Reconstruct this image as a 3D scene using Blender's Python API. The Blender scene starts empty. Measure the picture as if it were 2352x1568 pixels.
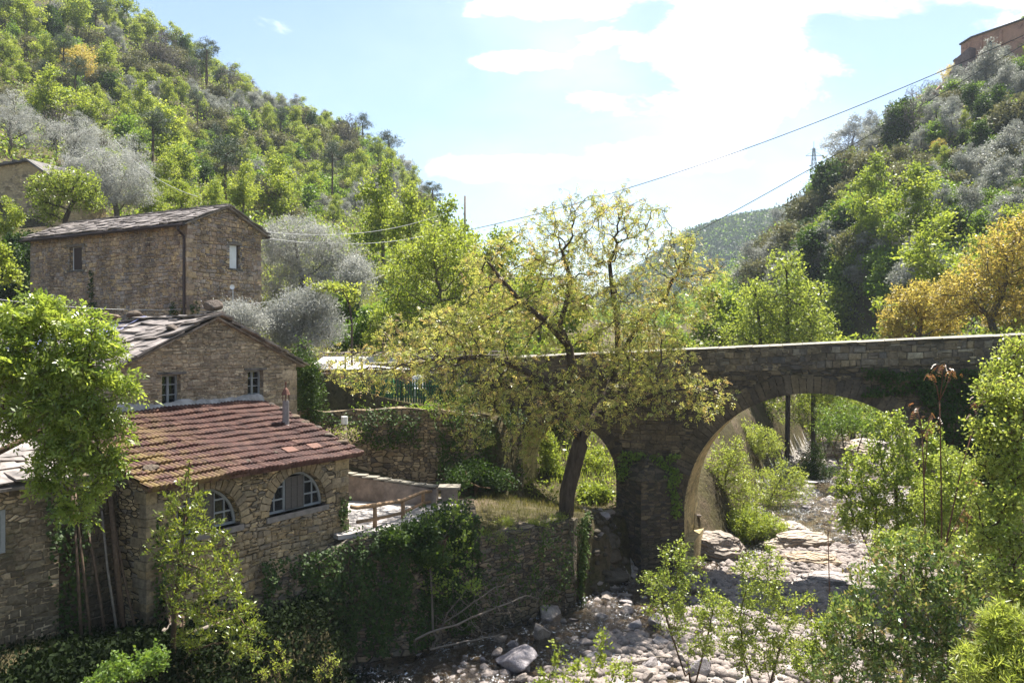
import bpy, bmesh, math, random
import numpy as np
from mathutils import Vector, Matrix
from mathutils.geometry import tessellate_polygon

S = bpy.context.scene
COL = S.collection
R = math.radians
F = 1882.0                      # focal length in pixels of a 2352 px wide picture
PW, PCX, PCY = 2352.0, 1176.0, 784.0

# ------------------------------------------------------------------ camera
cam_d = bpy.data.cameras.new("camera")
cam_d.sensor_width = 36.0
cam_d.lens = 36.0 * F / PW
cam_d.clip_start = 0.1
cam_d.clip_end = 6000.0
cam = bpy.data.objects.new("camera", cam_d)
COL.objects.link(cam)
cam.location = (0, 0, 0)
cam.rotation_euler = (R(90), 0, 0)
S.camera = cam

# ------------------------------------------------------------------ light
SUN_AZ, SUN_EL = 27.0, 64.0     # degrees right of the view direction, degrees up
S.view_settings.view_transform = 'Standard'
S.view_settings.look = 'None'
S.view_settings.gamma = 1.0
S.view_settings.exposure = 1.68
S.cycles.use_denoising = True
S.cycles.max_bounces = 7
S.cycles.diffuse_bounces = 3
S.cycles.glossy_bounces = 3
S.cycles.transmission_bounces = 5
S.cycles.transparent_max_bounces = 8
S.cycles.volume_bounces = 0
S.cycles.sample_clamp_direct = 12
S.cycles.sample_clamp_indirect = 4
S.cycles.caustics_reflective = False
S.cycles.caustics_refractive = False

sun_d = bpy.data.lights.new("sun", 'SUN')
sun_d.energy = 5.0
sun_d.angle = R(0.5)
sun_d.color = (1.0, 0.95, 0.87)
sun = bpy.data.objects.new("sun", sun_d)
COL.objects.link(sun)
sv = Vector((math.sin(R(SUN_AZ)) * math.cos(R(SUN_EL)), math.cos(R(SUN_AZ)) * math.cos(R(SUN_EL)), math.sin(R(SUN_EL))))
sun.rotation_euler = sv.to_track_quat('Z', 'Y').to_euler()
sun.location = sv * 300


class NT:
    """small helper for building node trees"""
    def __init__(self, tree):
        self.t = tree
    def n(self, typ, **kw):
        nd = self.t.nodes.new(typ)
        for k, v in kw.items():
            if k.startswith('i_'):
                key = k[2:]
                key = int(key) if key.isdigit() else key.replace('_', ' ')
                nd.inputs[key].default_value = v
            else:
                setattr(nd, k, v)
        return nd
    def l(self, a, b):
        self.t.links.new(a, b)
    def math(self, op, a, b=None, clamp=False):
        m = self.n('ShaderNodeMath', operation=op, use_clamp=clamp)
        for k, x in enumerate((a, b)):
            if x is None: continue
            if isinstance(x, (int, float)): m.inputs[k].default_value = x
            else: self.l(x, m.inputs[k])
        return m.outputs[0]
    def ramp(self, fac, stops, interp='LINEAR'):
        r = self.n('ShaderNodeValToRGB')
        r.color_ramp.interpolation = interp
        e = r.color_ramp.elements
        while len(e) > 1: e.remove(e[-1])
        for k, (p, c) in enumerate(stops):
            x = e[0] if k == 0 else e.new(p)
            x.position = p
            x.color = (c[0], c[1], c[2], 1) if len(c) == 3 else c
        if fac is not None: self.l(fac, r.inputs[0])
        return r.outputs[0]
    def mix(self, fac, a, b, mode='MIX'):
        m = self.n('ShaderNodeMix', data_type='RGBA', blend_type=mode)
        for key, x in ((0, fac), (6, a), (7, b)):
            if isinstance(x, (int, float)): m.inputs[key].default_value = x
            elif isinstance(x, tuple): m.inputs[key].default_value = (x[0], x[1], x[2], 1)
            else: self.l(x, m.inputs[key])
        return m.outputs[2]
    def noise(self, vec, scale, detail=4, rough=0.6, dist=0.0):
        n = self.n('ShaderNodeTexNoise', i_Scale=scale, i_Detail=detail, i_Roughness=rough, i_Distortion=dist)
        if vec is not None: self.l(vec, n.inputs['Vector'])
        return n.outputs['Fac']
    def maprange(self, v, a, b, c=0.0, d=1.0, smooth=True):
        m = self.n('ShaderNodeMapRange')
        m.interpolation_type = 'SMOOTHSTEP' if smooth else 'LINEAR'
        m.inputs[1].default_value = a; m.inputs[2].default_value = b
        m.inputs[3].default_value = c; m.inputs[4].default_value = d
        self.l(v, m.inputs[0])
        return m.outputs[0]


# ------------------------------------------------------------------ sky with clouds (world)
W = bpy.data.worlds.new("World")
S.world = W
W.use_nodes = True
W.node_tree.nodes.clear()
w = NT(W.node_tree)
wo = w.n('ShaderNodeOutputWorld')
bg = w.n('ShaderNodeBackground', i_Strength=0.066)
sky = w.n('ShaderNodeTexSky')
sky.sky_type = 'NISHITA'
sky.sun_disc = False
sky.sun_elevation = R(SUN_EL)
sky.sun_rotation = R(SUN_AZ)
sky.altitude = 300
sky.air_density = 1.0
sky.dust_density = 1.0
sky.ozone_density = 1.0
tc = w.n('ShaderNodeTexCoord')
sep = w.n('ShaderNodeSeparateXYZ'); w.l(tc.outputs['Generated'], sep.inputs[0])
yy = w.math('MAXIMUM', sep.outputs[1], 0.08)
u_ = w.math('DIVIDE', sep.outputs[0], yy)
v_ = w.math('DIVIDE', sep.outputs[2], yy)
comb = w.n('ShaderNodeCombineXYZ'); w.l(u_, comb.inputs[0]); w.l(v_, comb.inputs[1])
mask = None
# clouds: azimuth / height tangents, half widths
for (px, py, rx, ry, k) in ((1690, 90, 270, 170, 1.0), (1300, 385, 430, 42, .95), (1500, 365, 240, 60, .9), (1700, 255, 170, 80, .85), (2200, -30, 380, 75, .9),
                            (1210, 140, 200, 34, 0.74), (1340, 0, 300, 70, 0.9), (1900, 130, 200, 60, 0.75), (2330, 60, 130, 55, 0.75), (1480, 240, 190, 60, .7), (1420, 105, 180, 60, .78), (1950, 10, 300, 70, .9),
                            (1200, -350, 900, 200, 1.0), (600, -500, 500, 150, .8)):
    vm = w.n('ShaderNodeVectorMath', operation='SUBTRACT'); w.l(comb.outputs[0], vm.inputs[0])
    vm.inputs[1].default_value = ((px - PCX) / F, (PCY - py) / F, 0)
    vs = w.n('ShaderNodeVectorMath', operation='MULTIPLY'); w.l(vm.outputs[0], vs.inputs[0])
    vs.inputs[1].default_value = (F / rx, F / ry, 0)
    ln = w.n('ShaderNodeVectorMath', operation='LENGTH'); w.l(vs.outputs[0], ln.inputs[0])
    b = w.maprange(ln.outputs['Value'], 1.5, 0.2, 0.0, k)
    mask = b if mask is None else w.math('MAXIMUM', mask, b)
mp = w.n('ShaderNodeMapping'); mp.inputs['Scale'].default_value = (1, 1.7, 1); w.l(comb.outputs[0], mp.inputs[0])
nz = w.noise(mp.outputs[0], 5.5, 9, 0.62, 0.25)
cm = w.math('ADD', mask, w.math('MULTIPLY', w.math('SUBTRACT', nz, 0.5), 3.0))
cm = w.maprange(cm, 0.35, 0.98)
nz2 = w.noise(mp.outputs[0], 2.2, 5, 0.55, 0.2)
veil = w.math('MULTIPLY', w.maprange(nz2, 0.35, 0.75, 0.0, 0.3), w.maprange(u_, -0.45, 0.25))
cm = w.math('MAXIMUM', cm, veil)
skycol = w.mix(1.0, sky.outputs[0], (1.0, 1.02, 1.0), 'MULTIPLY')
ccol = w.mix(cm, skycol, (10.6, 10.6, 10.8))
w.l(ccol, bg.inputs['Color'])
w.l(bg.outputs[0], wo.inputs['Surface'])

# ------------------------------------------------------------------ object helpers
def tag(o, label=None, cat=None, group=None, kind=None):
    if label: o['label'] = label
    if cat: o['category'] = cat
    if group: o['group'] = group
    if kind: o['kind'] = kind
    return o

def thing(name, label, cat, loc=(0, 0, 0), rotz=0.0, group=None):
    o = bpy.data.objects.new(name, None)
    o.empty_display_size = 0.3
    COL.objects.link(o)
    o.location = loc
    o.rotation_euler = (0, 0, rotz)
    return tag(o, label, cat, group)

def link(name, mesh, parent=None, loc=None):
    o = bpy.data.objects.new(name, mesh)
    COL.objects.link(o)
    if parent is not None: o.parent = parent
    if loc is not None: o.location = loc
    return o

def P3(px, py, Y):
    return Vector(((px - PCX) / F * Y, Y, (PCY - py) / F * Y))

def Pz(px, py, z):
    return P3(px, py, z * F / (PCY - py))

def np_mesh(name, verts, faces, mat, tint=None, smooth=False):
    """verts (N,3); faces (M,k) with one k; tint per vertex"""
    me = bpy.data.meshes.new(name)
    verts = np.ascontiguousarray(verts, dtype=np.float32); faces = np.ascontiguousarray(faces, dtype=np.int32)
    n, k = faces.shape
    me.vertices.add(len(verts)); me.vertices.foreach_set('co', verts.ravel())
    me.loops.add(n * k); me.loops.foreach_set('vertex_index', faces.ravel())
    me.polygons.add(n)
    me.polygons.foreach_set('loop_start', np.arange(0, n * k, k, dtype=np.int32))
    if smooth: me.polygons.foreach_set('use_smooth', np.ones(n, dtype=bool))
    if tint is not None:
        a = me.attributes.new('tint', 'FLOAT', 'POINT')
        a.data.foreach_set('value', np.ascontiguousarray(tint, dtype=np.float32))
    for m in (mat if isinstance(mat, (list, tuple)) else [mat]): me.materials.append(m)
    me.update(calc_edges=True)
    return me


class MB:
    def __init__(self):
        self.v = []; self.f = []; self.mi = []; self.cur = 0
    def add(self, vs, fs):
        b = len(self.v)
        self.v.extend(tuple(x) for x in vs)
        for f in fs:
            self.f.append(tuple(b + i for i in f)); self.mi.append(self.cur)
        return self
    def box(self, x0, y0, z0, x1, y1, z1, M=None):
        vs = [Vector((x, y, z)) for z in (z0, z1) for y in (y0, y1) for x in (x0, x1)]
        if M is not None: vs = [M @ v for v in vs]
        return self.add(vs, [(0, 2, 3, 1), (4, 5, 7, 6), (0, 1, 5, 4), (2, 6, 7, 3), (0, 4, 6, 2), (1, 3, 7, 5)])
    def bar(self, a, b, wd, ht, up=Vector((0, 0, 1))):
        a = Vector(a); b = Vector(b); d = (b - a).normalized()
        s = d.cross(up)
        if s.length < 1e-4: s = d.cross(Vector((1, 0, 0)))
        s.normalize(); u = s.cross(d)
        vs = []
        for p in (a, b):
            for i, j in ((-1, -1), (1, -1), (1, 1), (-1, 1)):
                vs.append(p + s * (i * wd / 2) + u * (j * ht / 2))
        return self.add(vs, [(3, 2, 1, 0), (4, 5, 6, 7), (0, 1, 5, 4), (1, 2, 6, 5), (2, 3, 7, 6), (3, 0, 4, 7)])
    def tube(self, pts, radii, k=8, cap=True):
        pts = [Vector(p) for p in pts]
        if isinstance(radii, (int, float)): radii = [radii] * len(pts)
        vs = []; fs = []
        ref = Vector((0.3, 0.5, 0.81))
        for i, p in enumerate(pts):
            d = (pts[min(i + 1, len(pts) - 1)] - pts[max(i - 1, 0)]).normalized()
            if abs(d.dot(ref)) > 0.95: ref = Vector((0.9, -0.4, 0.1))
            s = d.cross(ref).normalized(); u = s.cross(d)
            for j in range(k):
                a = 2 * math.pi * j / k
                vs.append(p + (s * math.cos(a) + u * math.sin(a)) * radii[i])
        for i in range(len(pts) - 1):
            for j in range(k):
                j2 = (j + 1) % k
                fs.append((i * k + j, i * k + j2, (i + 1) * k + j2, (i + 1) * k + j))
        if cap:
            fs.append(tuple(reversed(range(k)))); fs.append(tuple(range((len(pts) - 1) * k, len(pts) * k)))
        return self.add(vs, fs)
    def prism(self, poly, off, T=lambda a, b: Vector((a, 0, b)), close=True):
        """poly 2D outline mapped by T, extruded by the vector off"""
        n = len(poly); off = Vector(off)
        a = [Vector(T(*p)) for p in poly]; b = [p + off for p in a]
        tri = tessellate_polygon([[Vector((p[0], p[1], 0)) for p in poly]])
        fs = [tuple(t) for t in tri] + [tuple(n + i for i in reversed(t)) for t in tri]
        fs += [(i, (i + 1) % n, n + (i + 1) % n, n + i) for i in range(n)]
        return self.add(a + b, fs)
    def panel(self, outline, holes, T, inward, depth):
        """a wall face with openings: T maps (u, v) to 3D, reveals go along inward by depth"""
        loops = [[Vector((p[0], p[1], 0)) for p in outline]] + [[Vector((p[0], p[1], 0)) for p in h] for h in holes]
        tri = tessellate_polygon(loops)
        flat = [Vector(T(p.x, p.y)) for lp in loops for p in lp]
        self.add(flat, [tuple(t) for t in tri])
        inward = Vector(inward) * depth
        for h in holes:
            a = [Vector(T(*p)) for p in h]; n = len(a)
            self.add(a + [p + inward for p in a], [(i, (i + 1) % n, n + (i + 1) % n, n + i) for i in range(n)])
        return self
    def build(self, name, mats, parent=None, smooth=False, uv=True, loc=None):
        me = bpy.data.meshes.new(name)
        me.from_pydata(self.v, [], self.f)
        bm = bmesh.new(); bm.from_mesh(me)
        bmesh.ops.recalc_face_normals(bm, faces=bm.faces)
        bm.to_mesh(me); bm.free()
        for m in (mats if isinstance(mats, (list, tuple)) else [mats]): me.materials.append(m)
        me.polygons.foreach_set('material_index', np.array(self.mi, dtype=np.int32))
        if smooth: me.polygons.foreach_set('use_smooth', np.ones(len(self.f), dtype=bool))
        if uv:
            lay = me.uv_layers.new(name='uv')
            co = self.v
            buf = np.zeros((len(me.loops), 2), dtype=np.float32)
            for p in me.polygons:
                n = p.normal
                flat = abs(n.z) > 0.75
                tx, ty = -n.y, n.x
                ln = math.hypot(tx, ty) or 1
                tx /= ln; ty /= ln
                for li in p.loop_indices:
                    c = me.vertices[me.loops[li].vertex_index].co
                    buf[li] = (c.x, c.y) if flat else (c.x * tx + c.y * ty, c.z)
            lay.data.foreach_set('uv', buf.ravel())
        me.update()
        return link(name, me, parent, loc)


# ------------------------------------------------------------------ materials
MATS = {}
def mat(name):
    m = bpy.data.materials.new(name)
    m.use_nodes = True
    m.node_tree.nodes.clear()
    t = NT(m.node_tree)
    out = t.n('ShaderNodeOutputMaterial')
    MATS[name] = m
    return m, t, out

def plain(name, col, rough=0.7, var=0.25, scale=6.0, bump=0.0, metallic=0.0, spec=0.4):
    m, t, out = mat(name)
    c = t.n('ShaderNodeTexCoord')
    n = t.noise(c.outputs['Object'], scale, 6, 0.65)
    k = t.maprange(n, 0.25, 0.75, 1 - var, 1 + var)
    cc = t.mix(1.0, (col[0], col[1], col[2]), k, 'MULTIPLY')
    p = t.n('ShaderNodeBsdfPrincipled', i_Roughness=rough, i_Metallic=metallic)
    p.inputs['Specular IOR Level'].default_value = spec
    t.l(cc, p.inputs['Base Color'])
    if bump:
        b = t.n('ShaderNodeBump', i_Strength=bump, i_Distance=0.02); t.l(n, b.inputs['Height']); t.l(b.outputs[0], p.inputs['Normal'])
    t.l(p.outputs[0], out.inputs[0])
    return m

def masonry(name, cols, sx=3.2, sy=6.0, mortar=(0.2, 0.18, 0.15), mw=0.06, bump=0.6, dirt=0.35, moss=0.0, seed=0.0, plaster=0.0):
    """irregular rubble masonry: two sizes of stones, mortar joints, dirt and moss patches; UV in metres"""
    m, t, out = mat(name)
    c = t.n('ShaderNodeTexCoord')
    mp = t.n('ShaderNodeMapping'); mp.inputs['Location'].default_value = (seed, seed * 1.7, 0); t.l(c.outputs['UV'], mp.inputs[0])
    dn = t.n('ShaderNodeTexNoise', i_Scale=2.6, i_Detail=3.0); t.l(mp.outputs[0], dn.inputs['Vector'])
    sub = t.n('ShaderNodeVectorMath', operation='SUBTRACT'); t.l(dn.outputs['Color'], sub.inputs[0]); sub.inputs[1].default_value = (.5, .5, .5)
    sc = t.n('ShaderNodeVectorMath', operation='SCALE'); sc.inputs['Scale'].default_value = 0.12; t.l(sub.outputs[0], sc.inputs[0])
    ad = t.n('ShaderNodeVectorMath', operation='ADD'); t.l(mp.outputs[0], ad.inputs[0]); t.l(sc.outputs[0], ad.inputs[1])
    layers = []
    for k in (1.0, 1.75):
        ms = t.n('ShaderNodeMapping'); ms.inputs['Scale'].default_value = (sx * k, sy * k, 1); t.l(ad.outputs[0], ms.inputs[0])
        v1 = t.n('ShaderNodeTexVoronoi', voronoi_dimensions='2D', feature='F1', distance='CHEBYCHEV' if k == 1.0 else 'EUCLIDEAN'); v1.inputs['Scale'].default_value = 1; v1.inputs['Randomness'].default_value = 0.72
        v2 = t.n('ShaderNodeTexVoronoi', voronoi_dimensions='2D', feature='DISTANCE_TO_EDGE'); v2.inputs['Scale'].default_value = 1; v2.inputs['Randomness'].default_value = 0.72
        v1.distance = 'EUCLIDEAN'
        t.l(ms.outputs[0], v1.inputs['Vector']); t.l(ms.outputs[0], v2.inputs['Vector'])
        sp = t.n('ShaderNodeSeparateColor'); t.l(v1.outputs['Color'], sp.inputs[0])
        layers.append((sp, v2.outputs['Distance']))
    sel = t.maprange(t.noise(mp.outputs[0], 0.9, 2), 0.47, 0.53)
    cell = t.mix(sel, layers[0][0].outputs[0], layers[1][0].outputs[0])
    cell2 = t.mix(sel, layers[0][0].outputs[1], layers[1][0].outputs[1])
    edge = t.mix(sel, layers[0][1], layers[1][1])
    stops = [(i / (len(cols)), x) for i, x in enumerate(cols)]
    base = t.ramp(cell, stops, 'CONSTANT')
    br = t.maprange(cell2, 0, 1, 0.55, 1.45, smooth=False)
    base = t.mix(1.0, base, br, 'MULTIPLY')
    fine = t.noise(mp.outputs[0], 22, 6, 0.7)
    base = t.mix(1.0, base, t.maprange(fine, 0.25, 0.75, 0.72, 1.25), 'MULTIPLY')
    mm = t.maprange(edge, mw * 0.4, mw * 1.3)
    mcol = t.mix(1.0, mortar, t.maprange(fine, 0.3, 0.7, 0.7, 1.2), 'MULTIPLY')
    colr = t.mix(mm, mcol, base)
    if plaster:
        pl = t.maprange(t.noise(mp.outputs[0], 0.8, 6, 0.68), 0.62 - plaster * .3, 0.72 - plaster * .3)
        colr = t.mix(t.math('MULTIPLY', pl, 0.8), colr, t.mix(1.0, (mortar[0] * 1.35, mortar[1] * 1.3, mortar[2] * 1.2), t.maprange(fine, .3, .7, .75, 1.2), 'MULTIPLY'))
    if dirt:
        d = t.maprange(t.noise(mp.outputs[0], 0.55, 6, 0.65), 0.4, 0.7)
        colr = t.mix(t.math('MULTIPLY', d, dirt), colr, (0.035, 0.03, 0.025))
    if moss:
        d = t.maprange(t.noise(mp.outputs[0], 1.1, 6, 0.7, 0.5), 0.5, 0.66)
        colr = t.mix(t.math('MULTIPLY', d, moss), colr, (0.04, 0.055, 0.018))
    p = t.n('ShaderNodeBsdfPrincipled', i_Roughness=0.88)
    p.inputs['Specular IOR Level'].default_value = 0.25
    t.l(colr, p.inputs['Base Color'])
    hgt = t.math('ADD', t.math('MULTIPLY', t.maprange(edge, 0.0, mw * 2.6), 1.0), t.math('ADD', t.math('MULTIPLY', cell2, 0.5), t.math('MULTIPLY', fine, 0.35)))
    b = t.n('ShaderNodeBump', i_Strength=bump, i_Distance=0.05); t.l(hgt, b.inputs['Height']); t.l(b.outputs[0], p.inputs['Normal'])
    t.l(p.outputs[0], out.inputs[0])
    return m

def leafmat(name, stops, trans, tfac=0.5, rough=0.5, spec=0.35, objvar=0.25):
    """two-sided leaves: reflected colour from the tint, light passing through tinted by trans"""
    m, t, out = mat(name)
    a = t.n('ShaderNodeAttribute', attribute_name='tint')
    oi = t.n('ShaderNodeObjectInfo')
    f = t.math('ADD', t.math('MULTIPLY', a.outputs['Fac'], 1 - objvar), t.math('MULTIPLY', oi.outputs['Random'], objvar), True)
    c = t.ramp(f, [(i / (len(stops) - 1), x) for i, x in enumerate(stops)])
    tr = t.mix(1.0, c, trans, 'MULTIPLY')
    p = t.n('ShaderNodeBsdfPrincipled', i_Roughness=rough)
    p.inputs['Specular IOR Level'].default_value = spec
    t.l(c, p.inputs['Base Color'])
    tl = t.n('ShaderNodeBsdfTranslucent'); t.l(tr, tl.inputs['Color'])
    ms = t.n('ShaderNodeMixShader', i_0=tfac)
    t.l(p.outputs[0], ms.inputs[1]); t.l(tl.outputs[0], ms.inputs[2])
    t.l(ms.outputs[0], out.inputs[0])
    return m

def barkmat(name, c1, c2, scale=9.0, bump=0.6):
    m, t, out = mat(name)
    c = t.n('ShaderNodeTexCoord')
    mp = t.n('ShaderNodeMapping'); mp.inputs['Scale'].default_value = (1, 1, 0.22); t.l(c.outputs['Object'], mp.inputs[0])
    n = t.noise(mp.outputs[0], scale, 7, 0.7, 0.4)
    col = t.ramp(n, [(0.3, c1), (0.7, c2)])
    p = t.n('ShaderNodeBsdfPrincipled', i_Roughness=0.9)
    p.inputs['Specular IOR Level'].default_value = 0.2
    t.l(col, p.inputs['Base Color'])
    b = t.n('ShaderNodeBump', i_Strength=bump, i_Distance=0.04); t.l(n, b.inputs['Height']); t.l(b.outputs[0], p.inputs['Normal'])
    t.l(p.outputs[0], out.inputs[0])
    return m

stone_upper = masonry('upper_house_stone', [(.42, .31, .20), (.27, .24, .22), (.50, .38, .24), (.35, .27, .18), (.55, .39, .21), (.33, .29, .27), (.43, .35, .25)], 3.0, 7.6, (.075, .055, .038), .07, .8, .25)
stone_mill = masonry('mill_house_stone', [(.42, .34, .23), (.30, .24, .17), (.50, .41, .28), (.36, .29, .20)], 3.2, 11, (.36, .29, .21), .08, .8, .35, 0, 3.3, .3)
stone_annex = masonry('annex_stone', [(.44, .33, .19), (.32, .26, .17), (.52, .40, .24), (.25, .21, .16), (.47, .36, .21)], 2.5, 7.6, (.06, .047, .03), .075, .95, .45, .2, 7.1)
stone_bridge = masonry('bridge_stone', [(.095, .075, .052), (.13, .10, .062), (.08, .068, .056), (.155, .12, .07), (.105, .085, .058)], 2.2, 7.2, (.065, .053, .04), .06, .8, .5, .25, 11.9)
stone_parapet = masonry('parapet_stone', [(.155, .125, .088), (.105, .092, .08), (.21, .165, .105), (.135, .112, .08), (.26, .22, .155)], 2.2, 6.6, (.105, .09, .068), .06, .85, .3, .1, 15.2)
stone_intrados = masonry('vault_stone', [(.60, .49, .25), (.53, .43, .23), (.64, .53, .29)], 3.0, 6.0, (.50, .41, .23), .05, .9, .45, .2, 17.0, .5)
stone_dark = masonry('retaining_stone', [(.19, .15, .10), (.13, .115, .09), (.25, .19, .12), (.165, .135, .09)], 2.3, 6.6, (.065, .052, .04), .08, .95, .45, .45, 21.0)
stone_far = masonry('far_house_stone', [(.46, .35, .20), (.38, .30, .19), (.52, .39, .23)], 2.5, 5.5, (.38, .30, .18), .08, .5, .2, 0, 25.0, .5)
stone_church = masonry('church_stone', [(.42, .21, .14), (.36, .19, .14), (.46, .26, .17)], 1.6, 3.0, (.36, .21, .15), .06, .3, .3, 0, 29.0, .8)
stone_low = masonry('low_house_stone', [(.40, .31, .20), (.31, .25, .16), (.46, .37, .25)], 2.6, 6.6, (.14, .115, .08), .09, .8, .5, .35, 33.0, .5)
def stonebits(name, cols, rough=.88, bump=.5):
    """single stones: each takes its own colour"""
    m, t, out = mat(name)
    g = t.n('ShaderNodeNewGeometry'); c = t.n('ShaderNodeTexCoord')
    base = t.ramp(g.outputs['Random Per Island'], [(i / (len(cols) - 1), x) for i, x in enumerate(cols)])
    n = t.noise(c.outputs['Object'], 11, 7, .72); n2 = t.noise(c.outputs['Object'], .9, 5, .65)
    col = t.mix(1.0, base, t.maprange(n, .25, .75, .6, 1.35), 'MULTIPLY')
    col = t.mix(1.0, col, t.maprange(n2, .32, .68, .5, 1.2), 'MULTIPLY')
    p = t.n('ShaderNodeBsdfPrincipled', i_Roughness=rough); p.inputs['Specular IOR Level'].default_value = .25
    t.l(col, p.inputs['Base Color'])
    b = t.n('ShaderNodeBump', i_Strength=bump, i_Distance=.03); t.l(n, b.inputs['Height']); t.l(b.outputs[0], p.inputs['Normal'])
    t.l(p.outputs[0], out.inputs[0])
    return m
bits_upper = stonebits('upper_house_stones', [(.24, .18, .15), (.38, .265, .175), (.30, .255, .23), (.48, .345, .215), (.33, .23, .165), (.41, .335, .28), (.53, .375, .205), (.28, .215, .18)])
bits_mill = stonebits('mill_house_stones', [(.30, .24, .17), (.42, .33, .22), (.34, .27, .19), (.50, .40, .28), (.28, .23, .18)])
bits_annex = stonebits('annex_stones', [(0.187, 0.148, 0.101), (0.328, 0.242, 0.133), (0.250, 0.203, 0.133), (0.406, 0.312, 0.179), (0.218, 0.179, 0.133), (0.351, 0.265, 0.140)])
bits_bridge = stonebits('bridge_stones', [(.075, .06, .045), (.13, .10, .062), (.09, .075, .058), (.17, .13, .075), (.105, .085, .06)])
bits_parapet = stonebits('parapet_stones', [(.10, .085, .07), (.165, .13, .085), (.13, .11, .09), (.24, .19, .12), (.115, .105, .095), (.30, .26, .19)])
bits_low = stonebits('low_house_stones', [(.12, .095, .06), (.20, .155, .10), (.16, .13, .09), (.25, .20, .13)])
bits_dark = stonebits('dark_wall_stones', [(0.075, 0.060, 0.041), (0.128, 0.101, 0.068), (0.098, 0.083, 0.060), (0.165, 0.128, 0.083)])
plaster_grey = plain('cement_plaster', (.33, .31, .29), .9, .35, 4, .4)
sill_m = plain('cement_sill', (.20, .18, .16), .9, .3, 5, .4)
plaster_wall = plain('terrace_plaster', (.24, .19, .15), .9, .45, 2.2, .4)
coping_m = plain('coping_stone', (.22, .20, .16), .85, .3, 5, .5)
slate_m = plain('roof_slate', (.20, .17, .15), .5, .65, 2.6, .5, 0, .5)
slate_dark = plain('roof_slate_dark', (.13, .12, .11), .8, .55, 3.1, .5, 0, .2)
metal_dark = plain('gutter_metal', (.045, .03, .028), .5, .2, 8, 0, .2)
wood_dark = plain('old_wood', (.10, .065, .04), .85, .4, 14, .3)
wood_rail = plain('rail_wood', (.24, .15, .08), .75, .35, 10, .3)
wood_grey = plain('grey_wood', (.17, .145, .12), .85, .35, 12, .3)
paint_window = plain('window_paint', (.25, .265, .27), .6, .15, 8)
paint_white = plain('white_paint', (.74, .74, .74), .5, .08, 4)
paint_green = plain('green_paint', (.025, .085, .04), .6, .3, 7)
cement_pipe = plain('flue_cement', (.22, .20, .19), .85, .25, 8, .2)
terracotta = plain('terracotta', (.13, .058, .038), .8, .3, 9, .2)
white_sheet = plain('white_sheet', (.72, .68, .68), .7, .12, 3)
tarp_m = plain('blue_tarp', (.17, .18, .31), .42, .5, 3.5, .4)
shutter_m = plain('shutter_brown', (.045, .028, .024), .6, .3, 10)
floor_m = plain('terrace_concrete', (.36, .33, .31), .9, .3, 1.6, .3)
steel_m = plain('galvanised_steel', (.42, .44, .46), .5, .1, 4, 0, .5)
wire_m = plain('wire_black', (.06, .06, .065), .6, .1, 4)
wire_light = plain('wire_grey', (.42, .42, .42), .5, .1, 4)
screen_m = plain('fly_screen', (.095, .085, .075), .8, .15, 30)
bark_dark = barkmat('walnut_bark', (.022, .016, .011), (.11, .085, .062))
bark_grey = barkmat('grey_bark', (.06, .05, .04), (.20, .17, .135))
bark_brown = barkmat('brown_bark', (.05, .033, .02), (.15, .10, .06))
bark_red = barkmat('reddish_bark', (.06, .03, .022), (.17, .085, .05))

m, t, out = mat('window_glass')
p = t.n('ShaderNodeBsdfPrincipled', i_Roughness=0.06)
p.inputs['Base Color'].default_value = (.012, .014, .016, 1)
p.inputs['Specular IOR Level'].default_value = 0.8
t.l(p.outputs[0], out.inputs[0]); glass_m = m

# roof tiles: rib colour varies tile by tile, pale lichen and moss
m, t, out = mat('roof_tile')
c = t.n('ShaderNodeTexCoord')
br = t.n('ShaderNodeTexVoronoi', voronoi_dimensions='2D'); br.inputs['Randomness'].default_value = 0.15
mp = t.n('ShaderNodeMapping'); mp.inputs['Scale'].default_value = (4.5, 2.95, 1); t.l(c.outputs['Object'], mp.inputs[0]); t.l(mp.outputs[0], br.inputs['Vector'])
br.inputs['Scale'].default_value = 1.0
sp = t.n('ShaderNodeSeparateColor'); t.l(br.outputs['Color'], sp.inputs[0])
col = t.ramp(sp.outputs[0], [(0, (.05, .021, .016)), (.5, (.074, .030, .022)), (.85, (.092, .044, .032)), (1, (.125, .064, .044))])
fn = t.noise(c.outputs['Object'], 9, 7, .7)
col = t.mix(1.0, col, t.maprange(fn, .25, .75, .6, 1.35), 'MULTIPLY')
sx = t.n('ShaderNodeSeparateXYZ'); t.l(c.outputs['Object'], sx.inputs[0])
mossf = t.math('MULTIPLY', t.maprange(t.noise(c.outputs['Object'], 2.4, 7, .72), .44, .6), t.maprange(sx.outputs[0], 1.6, -1.6, 0.0, 0.9))
col = t.mix(mossf, col, (.20, .14, .045))
p = t.n('ShaderNodeBsdfPrincipled', i_Roughness=0.72); p.inputs['Specular IOR Level'].default_value = .35
t.l(col, p.inputs['Base Color'])
b = t.n('ShaderNodeBump', i_Strength=.3, i_Distance=.02); t.l(fn, b.inputs['Height']); t.l(b.outputs[0], p.inputs['Normal'])
t.l(p.outputs[0], out.inputs[0]); tile_m = m

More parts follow.
